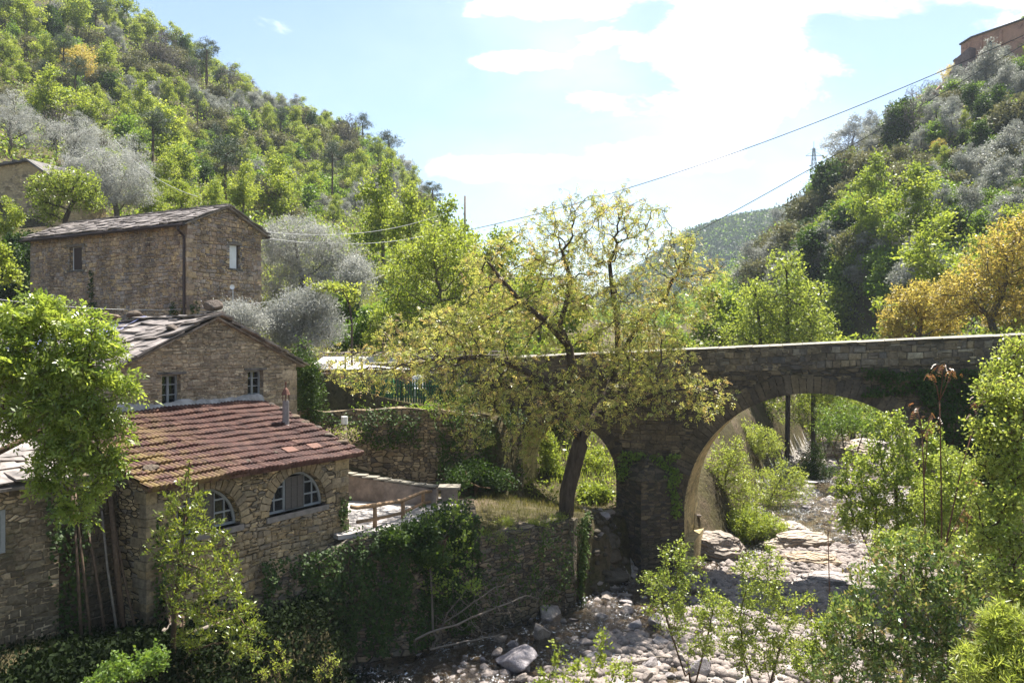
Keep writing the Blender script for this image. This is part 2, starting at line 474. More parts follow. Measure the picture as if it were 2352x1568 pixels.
# rocks
def rockmat(name, c1, c2, c3, strat=0.0):
    m, t, out = mat(name)
    c = t.n('ShaderNodeTexCoord'); oi = t.n('ShaderNodeObjectInfo')
    n = t.noise(c.outputs['Object'], 2.2, 8, .68, .3)
    n2 = t.noise(c.outputs['Object'], 14, 6, .7)
    col = t.ramp(n, [(.28, c1), (.5, c2), (.72, c3)])
    col = t.mix(1.0, col, t.maprange(n2, .25, .75, .75, 1.25), 'MULTIPLY')
    col = t.mix(1.0, col, t.ramp(oi.outputs['Random'], [(0, (.62, .60, .62)), (.3, (1.1, .93, .74)), (.5, (.95, .93, 1.0)), (.75, (1.2, 1.14, 1.08)), (1, (.78, .68, .56))]), 'MULTIPLY')
    h = t.math('ADD', n, t.math('MULTIPLY', n2, .3))
    if strat:
        wv = t.n('ShaderNodeTexWave', bands_direction='Z'); wv.inputs['Scale'].default_value = 1.3; wv.inputs['Distortion'].default_value = 14.0; wv.inputs['Detail'].default_value = 3.0
        t.l(c.outputs['Object'], wv.inputs['Vector'])
        col = t.mix(1.0, col, t.maprange(wv.outputs['Fac'], 0, 1, 1 - strat, 1.1), 'MULTIPLY')
        h = t.math('ADD', h, wv.outputs['Fac'])
    p = t.n('ShaderNodeBsdfPrincipled', i_Roughness=0.75); p.inputs['Specular IOR Level'].default_value = .35
    t.l(col, p.inputs['Base Color'])
    b = t.n('ShaderNodeBump', i_Strength=1.0, i_Distance=.12); t.l(h, b.inputs['Height']); t.l(b.outputs[0], p.inputs['Normal'])
    t.l(p.outputs[0], out.inputs[0])
    return m
rock_m = rockmat('river_rock', (.20, .18, .175), (.35, .325, .315), (.48, .445, .42))
rock_warm = rockmat('bedrock', (.27, .24, .21), (.40, .36, .31), (.52, .475, .42), .18)
rock_dark = rockmat('mossy_rock', (.045, .042, .03), (.085, .075, .055), (.13, .115, .085))
rock_roof = rockmat('roof_stone', (.09, .07, .055), (.16, .13, .10), (.22, .185, .14))

# ground: grass, soil and leaf litter
m, t, out = mat('ground_soil')
c = t.n('ShaderNodeTexCoord')
n = t.noise(c.outputs['Object'], .35, 8, .7); n2 = t.noise(c.outputs['Object'], 5, 8, .75)
col = t.ramp(n, [(.35, (.06, .048, .03)), (.5, (.085, .075, .035)), (.65, (.13, .10, .065))])
col = t.mix(1.0, col, t.maprange(n2, .25, .75, .55, 1.5), 'MULTIPLY')
p = t.n('ShaderNodeBsdfPrincipled', i_Roughness=.95); p.inputs['Specular IOR Level'].default_value = .1
t.l(col, p.inputs['Base Color'])
b = t.n('ShaderNodeBump', i_Strength=1, i_Distance=.15); t.l(n2, b.inputs['Height']); t.l(b.outputs[0], p.inputs['Normal'])
t.l(p.outputs[0], out.inputs[0]); ground_m = m

m, t, out = mat('river_gravel')
c = t.n('ShaderNodeTexCoord')
v = t.n('ShaderNodeTexVoronoi'); v.inputs['Scale'].default_value = 7; t.l(c.outputs['Object'], v.inputs['Vector'])
sp = t.n('ShaderNodeSeparateColor'); t.l(v.outputs['Color'], sp.inputs[0])
col = t.ramp(sp.outputs[0], [(0, (.17, .155, .14)), (.5, (.31, .29, .265)), (1, (.46, .44, .41))])
n = t.noise(c.outputs['Object'], .6, 6, .7)
col = t.mix(t.maprange(n, .45, .7), col, (.24, .205, .165))
p = t.n('ShaderNodeBsdfPrincipled', i_Roughness=.85)
t.l(col, p.inputs['Base Color'])
b = t.n('ShaderNodeBump', i_Strength=1, i_Distance=.08); t.l(v.outputs['Distance'], b.inputs['Height']); b.invert = True; t.l(b.outputs[0], p.inputs['Normal'])
t.l(p.outputs[0], out.inputs[0]); gravel_m = m

# shallow stream water: tinted see-through, rippled reflections, white foam specks painting sun glitter on the riffles
m, t, out = mat('stream_water')
c = t.n('ShaderNodeTexCoord')
mp = t.n('ShaderNodeMapping'); mp.inputs['Scale'].default_value = (1.5, .8, 1); mp.inputs['Rotation'].default_value = (0, 0, R(-30)); t.l(c.outputs['Object'], mp.inputs[0])
n1 = t.noise(mp.outputs[0], 3.2, 5, .7, .6); n2 = t.noise(mp.outputs[0], 13, 4, .65, .4)
h = t.math('ADD', n1, t.math('MULTIPLY', n2, .45))
b = t.n('ShaderNodeBump', i_Strength=1.0, i_Distance=.2); t.l(h, b.inputs['Height'])
g = t.n('ShaderNodeBsdfGlossy', i_Roughness=.10); t.l(b.outputs[0], g.inputs['Normal'])
g.inputs['Color'].default_value = (.95, .97, 1, 1)
tr = t.n('ShaderNodeBsdfTransparent'); tr.inputs['Color'].default_value = (.76, .68, .52, 1)
fr = t.n('ShaderNodeFresnel', i_IOR=1.34); t.l(b.outputs[0], fr.inputs['Normal'])
ms = t.n('ShaderNodeMixShader'); t.l(t.math('MULTIPLY', fr.outputs[0], 1.4, True), ms.inputs[0]); t.l(tr.outputs[0], ms.inputs[1]); t.l(g.outputs[0], ms.inputs[2])
fo = t.n('ShaderNodeBsdfDiffuse'); fo.inputs['Color'].default_value = (.82, .84, .86, 1)
patch = t.maprange(t.noise(mp.outputs[0], .8, 3, .6), .42, .58)
sp_ = t.maprange(t.noise(mp.outputs[0], 9, 5, .75, .8), .56, .64)
ms2 = t.n('ShaderNodeMixShader'); t.l(t.math('MULTIPLY', t.math('MULTIPLY', patch, sp_), .85), ms2.inputs[0]); t.l(ms.outputs[0], ms2.inputs[1]); t.l(fo.outputs[0], ms2.inputs[2])
t.l(ms2.outputs[0], out.inputs[0]); water_m = m

Lf = {}
Lf['lime'] = leafmat('lime_leaf', [(.12, .17, .03), (.22, .28, .045), (.34, .38, .08)], (1.4, 1.35, .85), .5)
Lf['green'] = leafmat('green_leaf', [(0.074, 0.132, 0.027), (0.141, 0.218, 0.039), (0.241, 0.318, 0.055)], (1.4, 1.4, .8), .45)
Lf['pale'] = leafmat('pale_green_leaf', [(.12, .17, .035), (.25, .30, .06), (.40, .43, .11)], (1.35, 1.35, .85), .5, .4, .45)
Lf['olive'] = leafmat('olive_leaf', [(.17, .175, .155), (.29, .29, .265), (.43, .425, .40)], (.9, .95, .82), .35, .5, .35)
Lf['walnut'] = leafmat('walnut_leaf', [(.20, .25, .06), (.33, .36, .10), (.42, .39, .13), (.41, .28, .14)], (1.3, 1.25, .8), .5, .4, .4, .1)
Lf['ochre'] = leafmat('ochre_leaf', [(.30, .28, .08), (.42, .35, .11), (.48, .35, .14)], (1.3, 1.25, .75), .5, .45, .35, .2)
Lf['brown'] = leafmat('heath_leaf', [(.075, .085, .04), (.14, .145, .07), (.21, .20, .11)], (1.1, 1.05, .75), .3, .6, .25)
Lf['dark'] = leafmat('ivy_leaf', [(0.022, 0.045, 0.013), (0.048, 0.083, 0.017), (0.100, 0.150, 0.027)], (1.2, 1.3, .6), .3, .6, .22)
Lf['pine'] = leafmat('pine_needle', [(0.045, 0.068, 0.042), (0.075, 0.098, 0.060), (0.112, 0.135, 0.083)], (1.0, 1.1, .7), .2, .6, .25)
Lf['photinia'] = leafmat('glossy_leaf', [(.06, .11, .03), (.14, .20, .05), (.27, .29, .09), (.42, .26, .14)], (1.3, 1.3, .85), .38, .3, .6, .1)
Lf['red'] = leafmat('red_leaf', [(.18, .06, .045), (.22, .12, .055), (.18, .19, .05)], (1.3, 1.2, .8), .45, .4, .4, .1)
Lf['acacia'] = leafmat('acacia_leaf', [(.12, .18, .03), (.25, .32, .055), (.40, .45, .11)], (1.4, 1.35, .85), .5, .36, .5)
Lf['laurel'] = leafmat('laurel_leaf', [(.08, .12, .018), (.21, .26, .035), (.40, .41, .08)], (1.35, 1.3, .7), .42, .3, .6)
Lf['silver'] = leafmat('silver_olive_leaf', [(.22, .225, .205), (.36, .36, .34), (.52, .515, .49)], (.95, .97, .88), .4, .5, .35)
Lf['shade'] = leafmat('shade_toned_leaf', [(.006, .011, .004), (.012, .02, .006), (.024, .036, .011)], (1.2, 1.3, .6), .12, .8, .06)  # shade of the yard and bank put into a near-black leaf colour
Lf['grey'] = leafmat('grey_twig', [(.13, .115, .10), (.19, .17, .15)], (1, 1, 1), .2)
Lf['grass'] = leafmat('grass_blade', [(.07, .09, .025), (.14, .135, .05), (.25, .20, .105)], (1.3, 1.3, .8), .4)
# ------------------------------------------------------------------ terrain
def sst(a, b, x):
    t = np.clip((np.asarray(x, float) - a) / (b - a), 0, 1)
    return t * t * (3 - 2 * t)

CP = []          # (x, y, z) of the natural ground
def cpix(px, py, Y): CP.append(((px - PCX) / F * Y, Y, (PCY - py) / F * Y))
for a in ((280, 70, 190), (460, 160, 195), (640, 285, 190), (760, 318, 185), (860, 385, 175), (930, 450, 165), (1000, 520, 158), (1060, 590, 150),
          (100, -60, 175), (-150, -150, 160), (-400, -260, 150), (120, 130, 130), (250, 250, 122), (450, 350, 124), (640, 420, 132), (800, 470, 132), (900, 520, 125),
          (0, 200, 105), (0, 425, 62), (250, 480, 67), (450, 490, 77), (650, 525, 77), (800, 560, 80), (950, 620, 75), (1100, 690, 68), (1210, 740, 62),
          (-200, 330, 60), (-500, 300, 55), (60, 520, 55),
          (2352, 150, 150), (2250, 200, 150), (2130, 268, 150), (2040, 320, 140), (1960, 395, 131), (1880, 480, 126), (1800, 575, 120), (1760, 650, 115), (1720, 720, 112),
          (2300, 450, 86), (2120, 500, 90), (2000, 600, 82), (2200, 330, 115), (2300, 650, 60), (2352, 775, 45), (2600, 600, 50), (2700, 300, 90)):
    cpix(*a)
CP += [(-33, 260, 48), (-70, 260, 66), (-10, 240, 20), (-140, 60, 48), (-150, 130, 85), (-140, 220, 100), (-100, 260, 80), (10, 200, 6), (15, 280, 10), (60, 280, 8), (70, 190, 29.5), (44, 165, 6), (52, 215, 9), (90, 230, 25),
       (150, 60, 50), (150, 150, 85), (120, 260, 60), (30, 130, 1.5), (22, 160, 3), (-60, 20, 8), (-60, 0, 6), (-35, 38, 1.5), (-22, 33, -1.5), (-26, 48, 3.5), (-13, 44, .5), (-20, 42, 0.3), (-30, 12, -3),
       (-9, 31, -3.2), (-14, 20, -6), (-9, 15.5, -6), (-8, 10, -6.4), (-7.2, 17, -6.3), (-12, 12, -6), (-6, 20, -6.9), (-20, 14, -5.5),
       (-.5, 27, -5.95), (1.6, 28, -5.9), (0, 30, -5.8), (-3, 26, -5.45), (-5, 27, -5.45), (-3, 29.5, -5.5), (-1.5, 25.5, -5.8), (1.5, 34, -6.7), (3, 33, -6.9), (2, 38, -5.6), (5, 40, -4.8), (1, 31.5, -6.2), (8, 46, -4.0), (12, 55, -3.5), (2, 46, -2.2), (7, 60, -1.8),
       (20, 73, -3), (5, 75, -.5), (-2, 52, .2), (15, 90, 0), (20, 110, 1),
       (24, 27, .2), (20, 15, -1), (17, 8, -2), (22, 34, -.2), (26, 45, .0), (33, 58, 1.5), (38, 66, 3.5), (30, 27, 3), (40, 30, 8), (40, 5, 5)]
GARDEN = [(-4, 33, -2.45), (-8, 34, -2.0), (-1.5, 35, -2.4), (-5, 38, -1.9), (-10, 38, -1.3), (-1, 40, -1.6), (-5, 44, -.6)]
def step_h(x, y):
    return 3.0 * sst(0.6, -0.4, x) * sst(-15, -11, x) * sst(31.0, 31.5, y) * (1 - sst(36, 56, y))
CP += [(x, y, z - float(step_h(x, y))) for x, y, z in GARDEN]
CP = np.array(CP)
_sc = 60.0
def _phi(r2): return 0.5 * r2 * np.log(r2 + 1e-9)
def _fit():
    X = CP[:, :2] / _sc; n = len(X)
    D = ((X[:, None] - X[None]) ** 2).sum(-1)
    A = np.zeros((n + 3, n + 3)); A[:n, :n] = _phi(D) + np.eye(n) * 2e-4
    A[:n, n] = 1; A[:n, n + 1:] = X; A[n, :n] = 1; A[n + 1:, :n] = X.T
    return X, np.linalg.solve(A, np.concatenate([CP[:, 2], np.zeros(3)]))
_X, _Wt = _fit()
def rbf(x, y):
    q = np.stack([np.ravel(x), np.ravel(y)], -1) / _sc
    out = np.empty(len(q))
    for i in range(0, len(q), 20000):
        c = q[i:i + 20000]
        out[i:i + 20000] = _phi(((c[:, None] - _X[None]) ** 2).sum(-1)) @ _Wt[:-3] + _Wt[-3] + c @ _Wt[-2:]
    return out.reshape(np.shape(x))

_LE = np.array([(-30, -12), (4, -9), (14, -7.6), (17.5, -6.6), (20, -5.2), (22.3, -4.1), (22.9, -2.7), (24.7, -.8), (27.2, 2.1), (29, 2.8), (31, 3.6), (33, 6.7), (36, 8.4), (42, 10.2), (55, 16.5), (68, 23), (80, 27), (100, 24), (130, 20), (400, 20)], float)
_RE = np.array([(-30, 9), (4, 9), (14, 10), (22, 11.5), (27.5, 14.8), (31, 16), (36, 17.6), (45, 21), (55, 25), (68, 31), (80, 34), (100, 30), (130, 25), (400, 25)], float)
_LB = np.array([(-30, 3), (16, 2.8), (20, 1.6), (22, .5), (27.2, .45), (29, 1.2), (31, 1.8), (36, 2.5), (60, 3), (400, 3)], float)
def bed_z(x, y):
    return -9.0 + 0.012 * np.clip(np.asarray(y) - 20, 0, 200) + .25 * sst(30, 40, y)
WATER0 = -8.78
def water_z(y): return WATER0 + 0.012 * np.clip(np.asarray(y) - 20, 0, 200) + .2 * sst(30, 40, y)

def ground_z(x, y):
    x = np.asarray(x, float); y = np.asarray(y, float)
    z = rbf(x, y) + step_h(x, y)
    le = np.interp(y, _LE[:, 0], _LE[:, 1]); re = np.interp(y, _RE[:, 0], _RE[:, 1]); lb = np.interp(y, _LB[:, 0], _LB[:, 1])
    b = bed_z(x, y)
    wl = sst(0, 1, (x - le + np.interp(lb, [.5, 1.2], [1.05, .2])) / lb); wr = sst(0, 1, (re + 3.5 - x) / 3.5)
    riv = wl * wr * (1 - sst(75, 110, y))
    mid = (x - le) / np.maximum(re - le, 1)
    bb = b + .27 * sst(.14, .5, mid) * (y < 34) + 0.1 * np.sin(x * 1.3 + y * .7) * np.sin(y * .9 - x * .4)
    z = np.where(z > bb, z * (1 - riv) + bb * riv, z)
    bump = .25 * np.sin(x * .31 + 1.3 * np.sin(y * .17)) * np.sin(y * .27 + np.sin(x * .21)) * sst(45, 70, y)
    return z + bump

def gz(x, y): return float(ground_z(np.array([x]), np.array([y]))[0])

_YS = np.concatenate([np.linspace(14, 60, 240), np.linspace(60.3, 330, 900)])
def on_ground(px, py, ymin=14.0):
    """the point of the terrain seen along this line of sight, or the ridge point nearest to it"""
    ys = _YS[_YS >= ymin]
    xs = (px - PCX) / F * ys
    g = ground_z(xs, ys); d = g - (PCY - py) / F * ys
    hit = np.where(d > 0)[0]
    i = hit[0] if len(hit) else int(np.argmax(d / ys))
    return Vector((xs[i], ys[i], g[i]))

def axis(parts):
    a = []
    for lo, hi, st in parts: a.extend(np.arange(lo, hi, st))
    return np.array(a + [parts[-1][1]])
gx = axis([(-420, -170, 25), (-170, -40, 3.5), (-40, -18, 1.0), (-18, 26, .33), (26, 60, 1.2), (60, 160, 3.5), (160, 460, 25)])
gy = axis([(-60, 4, 4), (4, 14, .8), (14, 44, .33), (44, 80, 1.0), (80, 300, 3.5), (300, 480, 20)])
XX, YY = np.meshgrid(gx, gy)
ZZ = ground_z(np.clip(XX, -170, 170), np.clip(YY, -60, 300))
far = sst(300, 420, YY); ZZ = ZZ * (1 - far) + 10 * far
nx, ny = len(gx), len(gy)
idx = np.arange(nx * ny).reshape(ny, nx)
fq = np.stack([idx[:-1, :-1], idx[:-1, 1:], idx[1:, 1:], idx[1:, :-1]], -1).reshape(-1, 4)
me = np_mesh('ground', np.stack([XX, YY, ZZ], -1).reshape(-1, 3), fq, [ground_m, gravel_m], smooth=True)
le = np.interp(YY, _LE[:, 0], _LE[:, 1]); re = np.interp(YY, _RE[:, 0], _RE[:, 1])
inriv = ((XX > le - 1) & (XX < re + .6) & (YY < 95) & (ZZ < bed_z(XX, YY) + .55) & ~((XX < 4.0) & (YY > 27.0) & (YY < 33.5)))
me.polygons.foreach_set('material_index', inriv[:-1, :-1].ravel().astype(np.int32))
tag(link('ground', me), kind='structure')

# far hill closing the valley
def far_z(x, y):
    crest = np.interp(x, [-700, -250, -70, 40, 90, 146, 239, 304, 420, 800], [90, 50, 34, 26, 48, 84, 116, 146, 180, 210])
    f = sst(430, 720, y) * (1 - .5 * sst(780, 1000, y))
    return -2 + crest * f + 5 * np.sin(x * .035 + np.sin(y * .02) * 2) * f + 3 * np.sin(y * .05 + x * .013) * f
hx = np.arange(-700, 801, 12.0); hy = np.arange(380, 1001, 10.0)
HX, HY = np.meshgrid(hx, hy); HZ = far_z(HX, HY)
idx = np.arange(HX.size).reshape(HX.shape)
fq = np.stack([idx[:-1, :-1], idx[:-1, 1:], idx[1:, 1:], idx[1:, :-1]], -1).reshape(-1, 4)
tag(link('hills', np_mesh('hills', np.stack([HX, HY, HZ], -1).reshape(-1, 3), fq, ground_m, smooth=True)), kind='structure')

# water of the stream: a sheet just above the bed
wy = axis([(3, 14, 1.5), (14, 40, .5), (40, 90, 1.2)])
wu = np.linspace(0, 1, 40)
WX = np.stack([np.interp(wy, _LE[:, 0], _LE[:, 1]) - .1, np.interp(wy, _RE[:, 0], _RE[:, 1]) + 1.0], -1)
WXX = WX[:, :1] + (WX[:, 1:] - WX[:, :1]) * wu[None]
WYY = np.repeat(wy[:, None], 40, 1); WZZ = water_z(WYY)
idx = np.arange(WXX.size).reshape(WXX.shape)
fq = np.stack([idx[:-1, :-1], idx[:-1, 1:], idx[1:, 1:], idx[1:, :-1]], -1).reshape(-1, 4)
tag(link('water', np_mesh('water', np.stack([WXX, WYY, WZZ], -1).reshape(-1, 3), fq, water_m, smooth=True)), kind='structure')

# ------------------------------------------------------------------ plants
def unit(a):
    return a / np.maximum(np.linalg.norm(a, axis=-1, keepdims=True), 1e-9)
def rdir(g, n): return unit(g.normal(size=(n, 3)))

def leaf_quads(base, d, nrm, L, Wd, fold=0.12):
    d = unit(d); s = unit(np.cross(d, nrm)); n = np.cross(s, d)
    L = np.asarray(L)[:, None]; Wd = np.asarray(Wd)[:, None]
    mid = base + d * L * .46 + n * Wd * fold
    v = np.stack([base, mid + s * Wd * .5, base + d * L, mid - s * Wd * .5], 1)
    f = np.arange(len(base) * 4).reshape(-1, 4)
    return v.reshape(-1, 3), f

def leaf_mesh(name, mat_, base, d, nrm, L, Wd, tint):
    v, f = leaf_quads(base, d, nrm, L, Wd)
    return np_mesh(name, v, f, mat_, np.repeat(np.clip(tint, 0, 1), 4))

def sample_blobs(g, blobs, n, shell=2.2):
    B = np.array(blobs, float); vol = B[:, 3] * B[:, 4] * B[:, 5]
    k = g.choice(len(B), n, p=vol ** .8 / (vol ** .8).sum())
    r = g.random(n) ** (1 / 3 / shell * 1.5)
    return B[k, :3] + rdir(g, n) * r[:, None] * B[k, 3:6], k

def colonize(g, att, roots, step, kill, iters=160, grav=(0, 0, 0), jit=.18, twigs=True):
    P = [np.array(p, float) for p in roots[0]]; par = [-1] + list(range(len(roots[0]) - 1))
    for r in roots[1:]:
        first = True
        for p in r[0 if r[0] is None else 0:]:
            if first:
                j = int(np.argmin([np.linalg.norm(np.array(p) - q) for q in P])); first = False
                par.append(j)
            else: par.append(len(P) - 1)
            P.append(np.array(p, float))
    P = np.array(P); par = list(par)
    att = np.array(att); grav = np.array(grav, float)
    D = np.linalg.norm(att[:, None] - P[None], axis=-1)
    ni = D.argmin(1); nd = D.min(1)
    alive = nd > kill
    for it in range(iters):
        a = np.where(alive)[0]
        if len(a) == 0: break
        sd = np.zeros((len(P), 3)); np.add.at(sd, ni[a], unit(att[a] - P[ni[a]]))
        ix = np.unique(ni[a])
        newp = P[ix] + step * unit(unit(sd[ix]) + grav + g.normal(size=(len(ix), 3)) * jit)
        dm = np.linalg.norm(newp[:, None] - P[None], axis=-1).min(1)
        ok = dm > step * .35
        bad = ix[~ok]
        if len(bad):
            alive[np.isin(ni, bad)] &= g.random(np.isin(ni, bad).sum()) > .5
        newp = newp[ok]; ixo = ix[ok]
        if len(newp) == 0: continue
        n0 = len(P); P = np.concatenate([P, newp]); par.extend(int(i) for i in ixo)
        D = np.linalg.norm(att[:, None] - newp[None], axis=-1)
        j = D.argmin(1); dj = D[np.arange(len(att)), j]
        up = dj < nd
        nd[up] = dj[up]; ni[up] = n0 + j[up]
        alive &= nd > kill
    if twigs:
        D = np.linalg.norm(att[:, None] - P[None], axis=-1)
        j = D.argmin(1); dj = D[np.arange(len(att)), j]; k = (dj > step * .3) & (dj < kill * 2)
        P = np.concatenate([P, att[k]]); par = par + [int(i) for i in j[k]]
    return P, np.array(par)

def branch_radii(par, r0, Rb, e=2.3):
    n = len(par); acc = np.zeros(n); has = np.zeros(n, bool)
    for i in range(n - 1, 0, -1):
        if not has[i]: acc[i] = r0 ** e
        acc[par[i]] += acc[i]; has[par[i]] = True
    if acc[0] == 0: acc[0] = r0 ** e
    r = acc ** (1 / e)
    k = (Rb - r0) / max(r[0] - r0, 1e-6)
    return r0 + (r - r0) * k if k < 1 else r0 + (r - r0) * (1 + (k - 1) * np.clip((r - r0) / (r[0] - r0 + 1e-9), 0, 1))

def skin_tree(name, P, par, rad, mat_, sides=(8, 5, 3)):
    n = len(P); kids = [[] for _ in range(n)]
    for i in range(1, n): kids[par[i]].append(i)
    vs = []; fs = []; nb = 0
    starts = [(0, None)]
    while starts:
        i, pre = starts.pop()
        ch = ([pre] if pre is not None else []) + [i]
        rr = ([min(rad[pre], rad[i] * 1.15)] if pre is not None else []) + [rad[i]]
        c = i
        while kids[c]:
            ks = sorted(kids[c], key=lambda q: -rad[q])
            for q in ks[1:]: starts.append((q, c))
            c = ks[0]; ch.append(c); rr.append(rad[c])
        if len(ch) < 2: continue
        pts = P[ch]; m = len(ch); rr = np.array(rr)
        rm = rr.max(); k = sides[0] if rm > .07 else sides[1] if rm > .022 else sides[2]
        tng = np.empty_like(pts); tng[1:-1] = pts[2:] - pts[:-2]; tng[0] = pts[1] - pts[0]; tng[-1] = pts[-1] - pts[-2]
        tng = unit(tng)
        ref = np.array([.31, .52, .79]) if abs(tng[0] @ np.array([.31, .52, .79])) < .9 else np.array([.9, -.3, .1])
        s = unit(np.cross(tng, ref)); u = np.cross(s, tng)
        an = np.arange(k) * 2 * math.pi / k
        ring = pts[:, None] + (s[:, None] * np.cos(an)[None, :, None] + u[:, None] * np.sin(an)[None, :, None]) * rr[:, None, None]
        vs.append(ring.reshape(-1, 3))
        a = nb + (np.arange(m - 1)[:, None] * k + np.arange(k)[None]); b = nb + (np.arange(m - 1)[:, None] * k + (np.arange(k)[None] + 1) % k)
        fs.append(np.stack([a, b, b + k, a + k], -1).reshape(-1, 4)); nb += m * k
    return np_mesh(name, np.concatenate(vs), np.concatenate(fs), mat_, smooth=True)

def leaves_on(g, name, mat_, P, par, rad, thr, per, L, Wd, spread=.08, along=.6, droop=.0, up=.3, compound=0, clump=.35, nrm_up=.8, tint0=.5, nleaf=0):
    """leaves round the thin twigs; compound > 0 makes feathered leaves with that many pairs of leaflets"""
    ok = np.where((rad < thr) & (par >= 0))[0]
    nb = len(ok)
    ct = g.normal(0, 1, nb)
    idx = np.sort(g.integers(0, nb, nleaf)) if nleaf else np.repeat(np.arange(nb), per)
    node = ok[idx]; n = len(node)
    t = g.random(n)[:, None]
    base = P[par[node]] * (1 - t) + P[node] * t + g.normal(size=(n, 3)) * spread
    bd = unit(P[node] - P[par[node]])
    d = unit(rdir(g, n) + bd * along + np.array([0, 0, up - droop]))
    nr = unit(rdir(g, n) + np.array([0, 0, nrm_up]))
    tint = tint0 + clump * .45 * ct[idx] + g.normal(0, .16, n)
    Ls = L * g.uniform(.65, 1.3, n)
    if not compound:
        return leaf_mesh(name, mat_, base, d, nr, Ls, Wd * Ls / L, tint)
    s = unit(np.cross(d, nr)); bs, ds, ns, ls, ts = [], [], [], [], []
    for k in range(compound):
        f = (k + .6) / compound
        p = base + d * (Ls * f)[:, None] + np.array([0, 0, -.25]) * (Ls * f * f)[:, None]
        for sg in (-1, 1):
            bs.append(p); ds.append(unit(s * sg + d * .55 + np.array([0, 0, -.25]))); ns.append(nr); ls.append(Wd * (.75 + .5 * math.sin(f * 3.0)) * Ls / L); ts.append(tint + .05 * f)
    bs.append(base + d * Ls[:, None] + np.array([0, 0, -.25]) * Ls[:, None]); ds.append(unit(d + np.array([0, 0, -.3]))); ns.append(nr); ls.append(Wd * Ls / L); ts.append(tint)
    bs, ds, ns, ls, ts = (np.concatenate(q) for q in (bs, ds, ns, ls, ts))
    return leaf_mesh(name, mat_, bs, ds, ns, ls, ls * .42, ts)

def grown(seed, base, roots, blobs, natt, step, kill, R0, r0=.006, leaf='green', thr=.02, per=4, L=.08, Wd=.045, bark=None, shell=2.2, iters=160, grav=(0, 0, .0), jit=.18, sides=(8, 5, 3), leafmats=None, **kw):
    """a plant grown from its roots into the blobs (world coordinates); returns meshes relative to base"""
    g = np.random.default_rng(seed); b = np.array(base, float)
    att, _ = sample_blobs(g, blobs, natt, shell)
    P, par = colonize(g, att, roots, step, kill, iters, grav, jit)
    rad = branch_radii(par, r0, R0)
    P = P - b
    tm = skin_tree('trunk', P, par, rad, bark or bark_grey, sides)
    cm_ = leaves_on(g, 'crown', Lf[leaf], P, par, rad, thr, per, L, Wd, **kw)
    return tm, cm_

def plant(name, label, cat, base, tm, cm_, group=None, parts=('trunk', 'crown'), rotz=0, scale=1):
    o = thing(name, label, cat, base, rotz, group)
    if scale != 1: o.scale = (scale, scale, scale)
    link(parts[0], tm, o); link(parts[1], cm_, o)
    return o

def clump_tree(seed, leaf, bark, blobs, trunk, R0, ncl, clr, per, L, Wd, flat=.75, up=.25, tintv=.22, inner=.35, r0=.02, limbs=True, hang=0.0):
    """a tree built of leaf clumps set through its crown, with limbs reaching them; base at the origin"""
    g = np.random.default_rng(seed)
    c, k = sample_blobs(g, blobs, ncl, 1.6 if inner else 2.4)
    if limbs:
        P, par = colonize(g, c[g.random(ncl) < .75], [trunk], .45, .5, 40, (0, 0, .05), .18, False)
        rad = branch_radii(par, r0, R0)
        tm = skin_tree('trunk', P, par, rad, bark, (7, 4, 3))
    else:
        mb_v = np.array(trunk, float); tm = skin_tree('trunk', mb_v, np.arange(len(trunk)) - 1, np.linspace(R0, r0, len(trunk)), bark, (7, 6, 5))
    n = ncl * per
    i = np.repeat(np.arange(ncl), per)
    cr = clr * g.uniform(.6, 1.3, ncl)
    off = g.normal(size=(n, 3)) * np.array([1, 1, flat]) * cr[i][:, None] * .55
    off[:, 2] -= hang * g.random(n) * cr[i]
    base = c[i] + off
    d = unit(rdir(g, n) + unit(off) * .5 + np.array([0, 0, up]))
    nr = unit(rdir(g, n) + np.array([0, 0, .7]))
    tint = .5 + g.normal(0, tintv, ncl)[i] + g.normal(0, .14, n)
    Ls = L * g.uniform(.6, 1.35, n)
    return tm, leaf_mesh('crown', Lf[leaf], base, d, nr, Ls, Wd * Ls / L, tint)

ORD = ['first', 'second', 'third', 'fourth', 'fifth', 'sixth', 'seventh', 'eighth', 'ninth', 'tenth', 'eleventh', 'twelfth', 'thirteenth', 'fourteenth', 'fifteenth', 'sixteenth', 'seventeenth', 'eighteenth', 'nineteenth', 'twentieth']
_T = ['twenty', 'thirty', 'forty', 'fifty', 'sixty', 'seventy', 'eighty', 'ninety']
for _t in _T: ORD += [_t[:-1] + 'ieth'] + [_t + '-' + q for q in ORD[:9]]
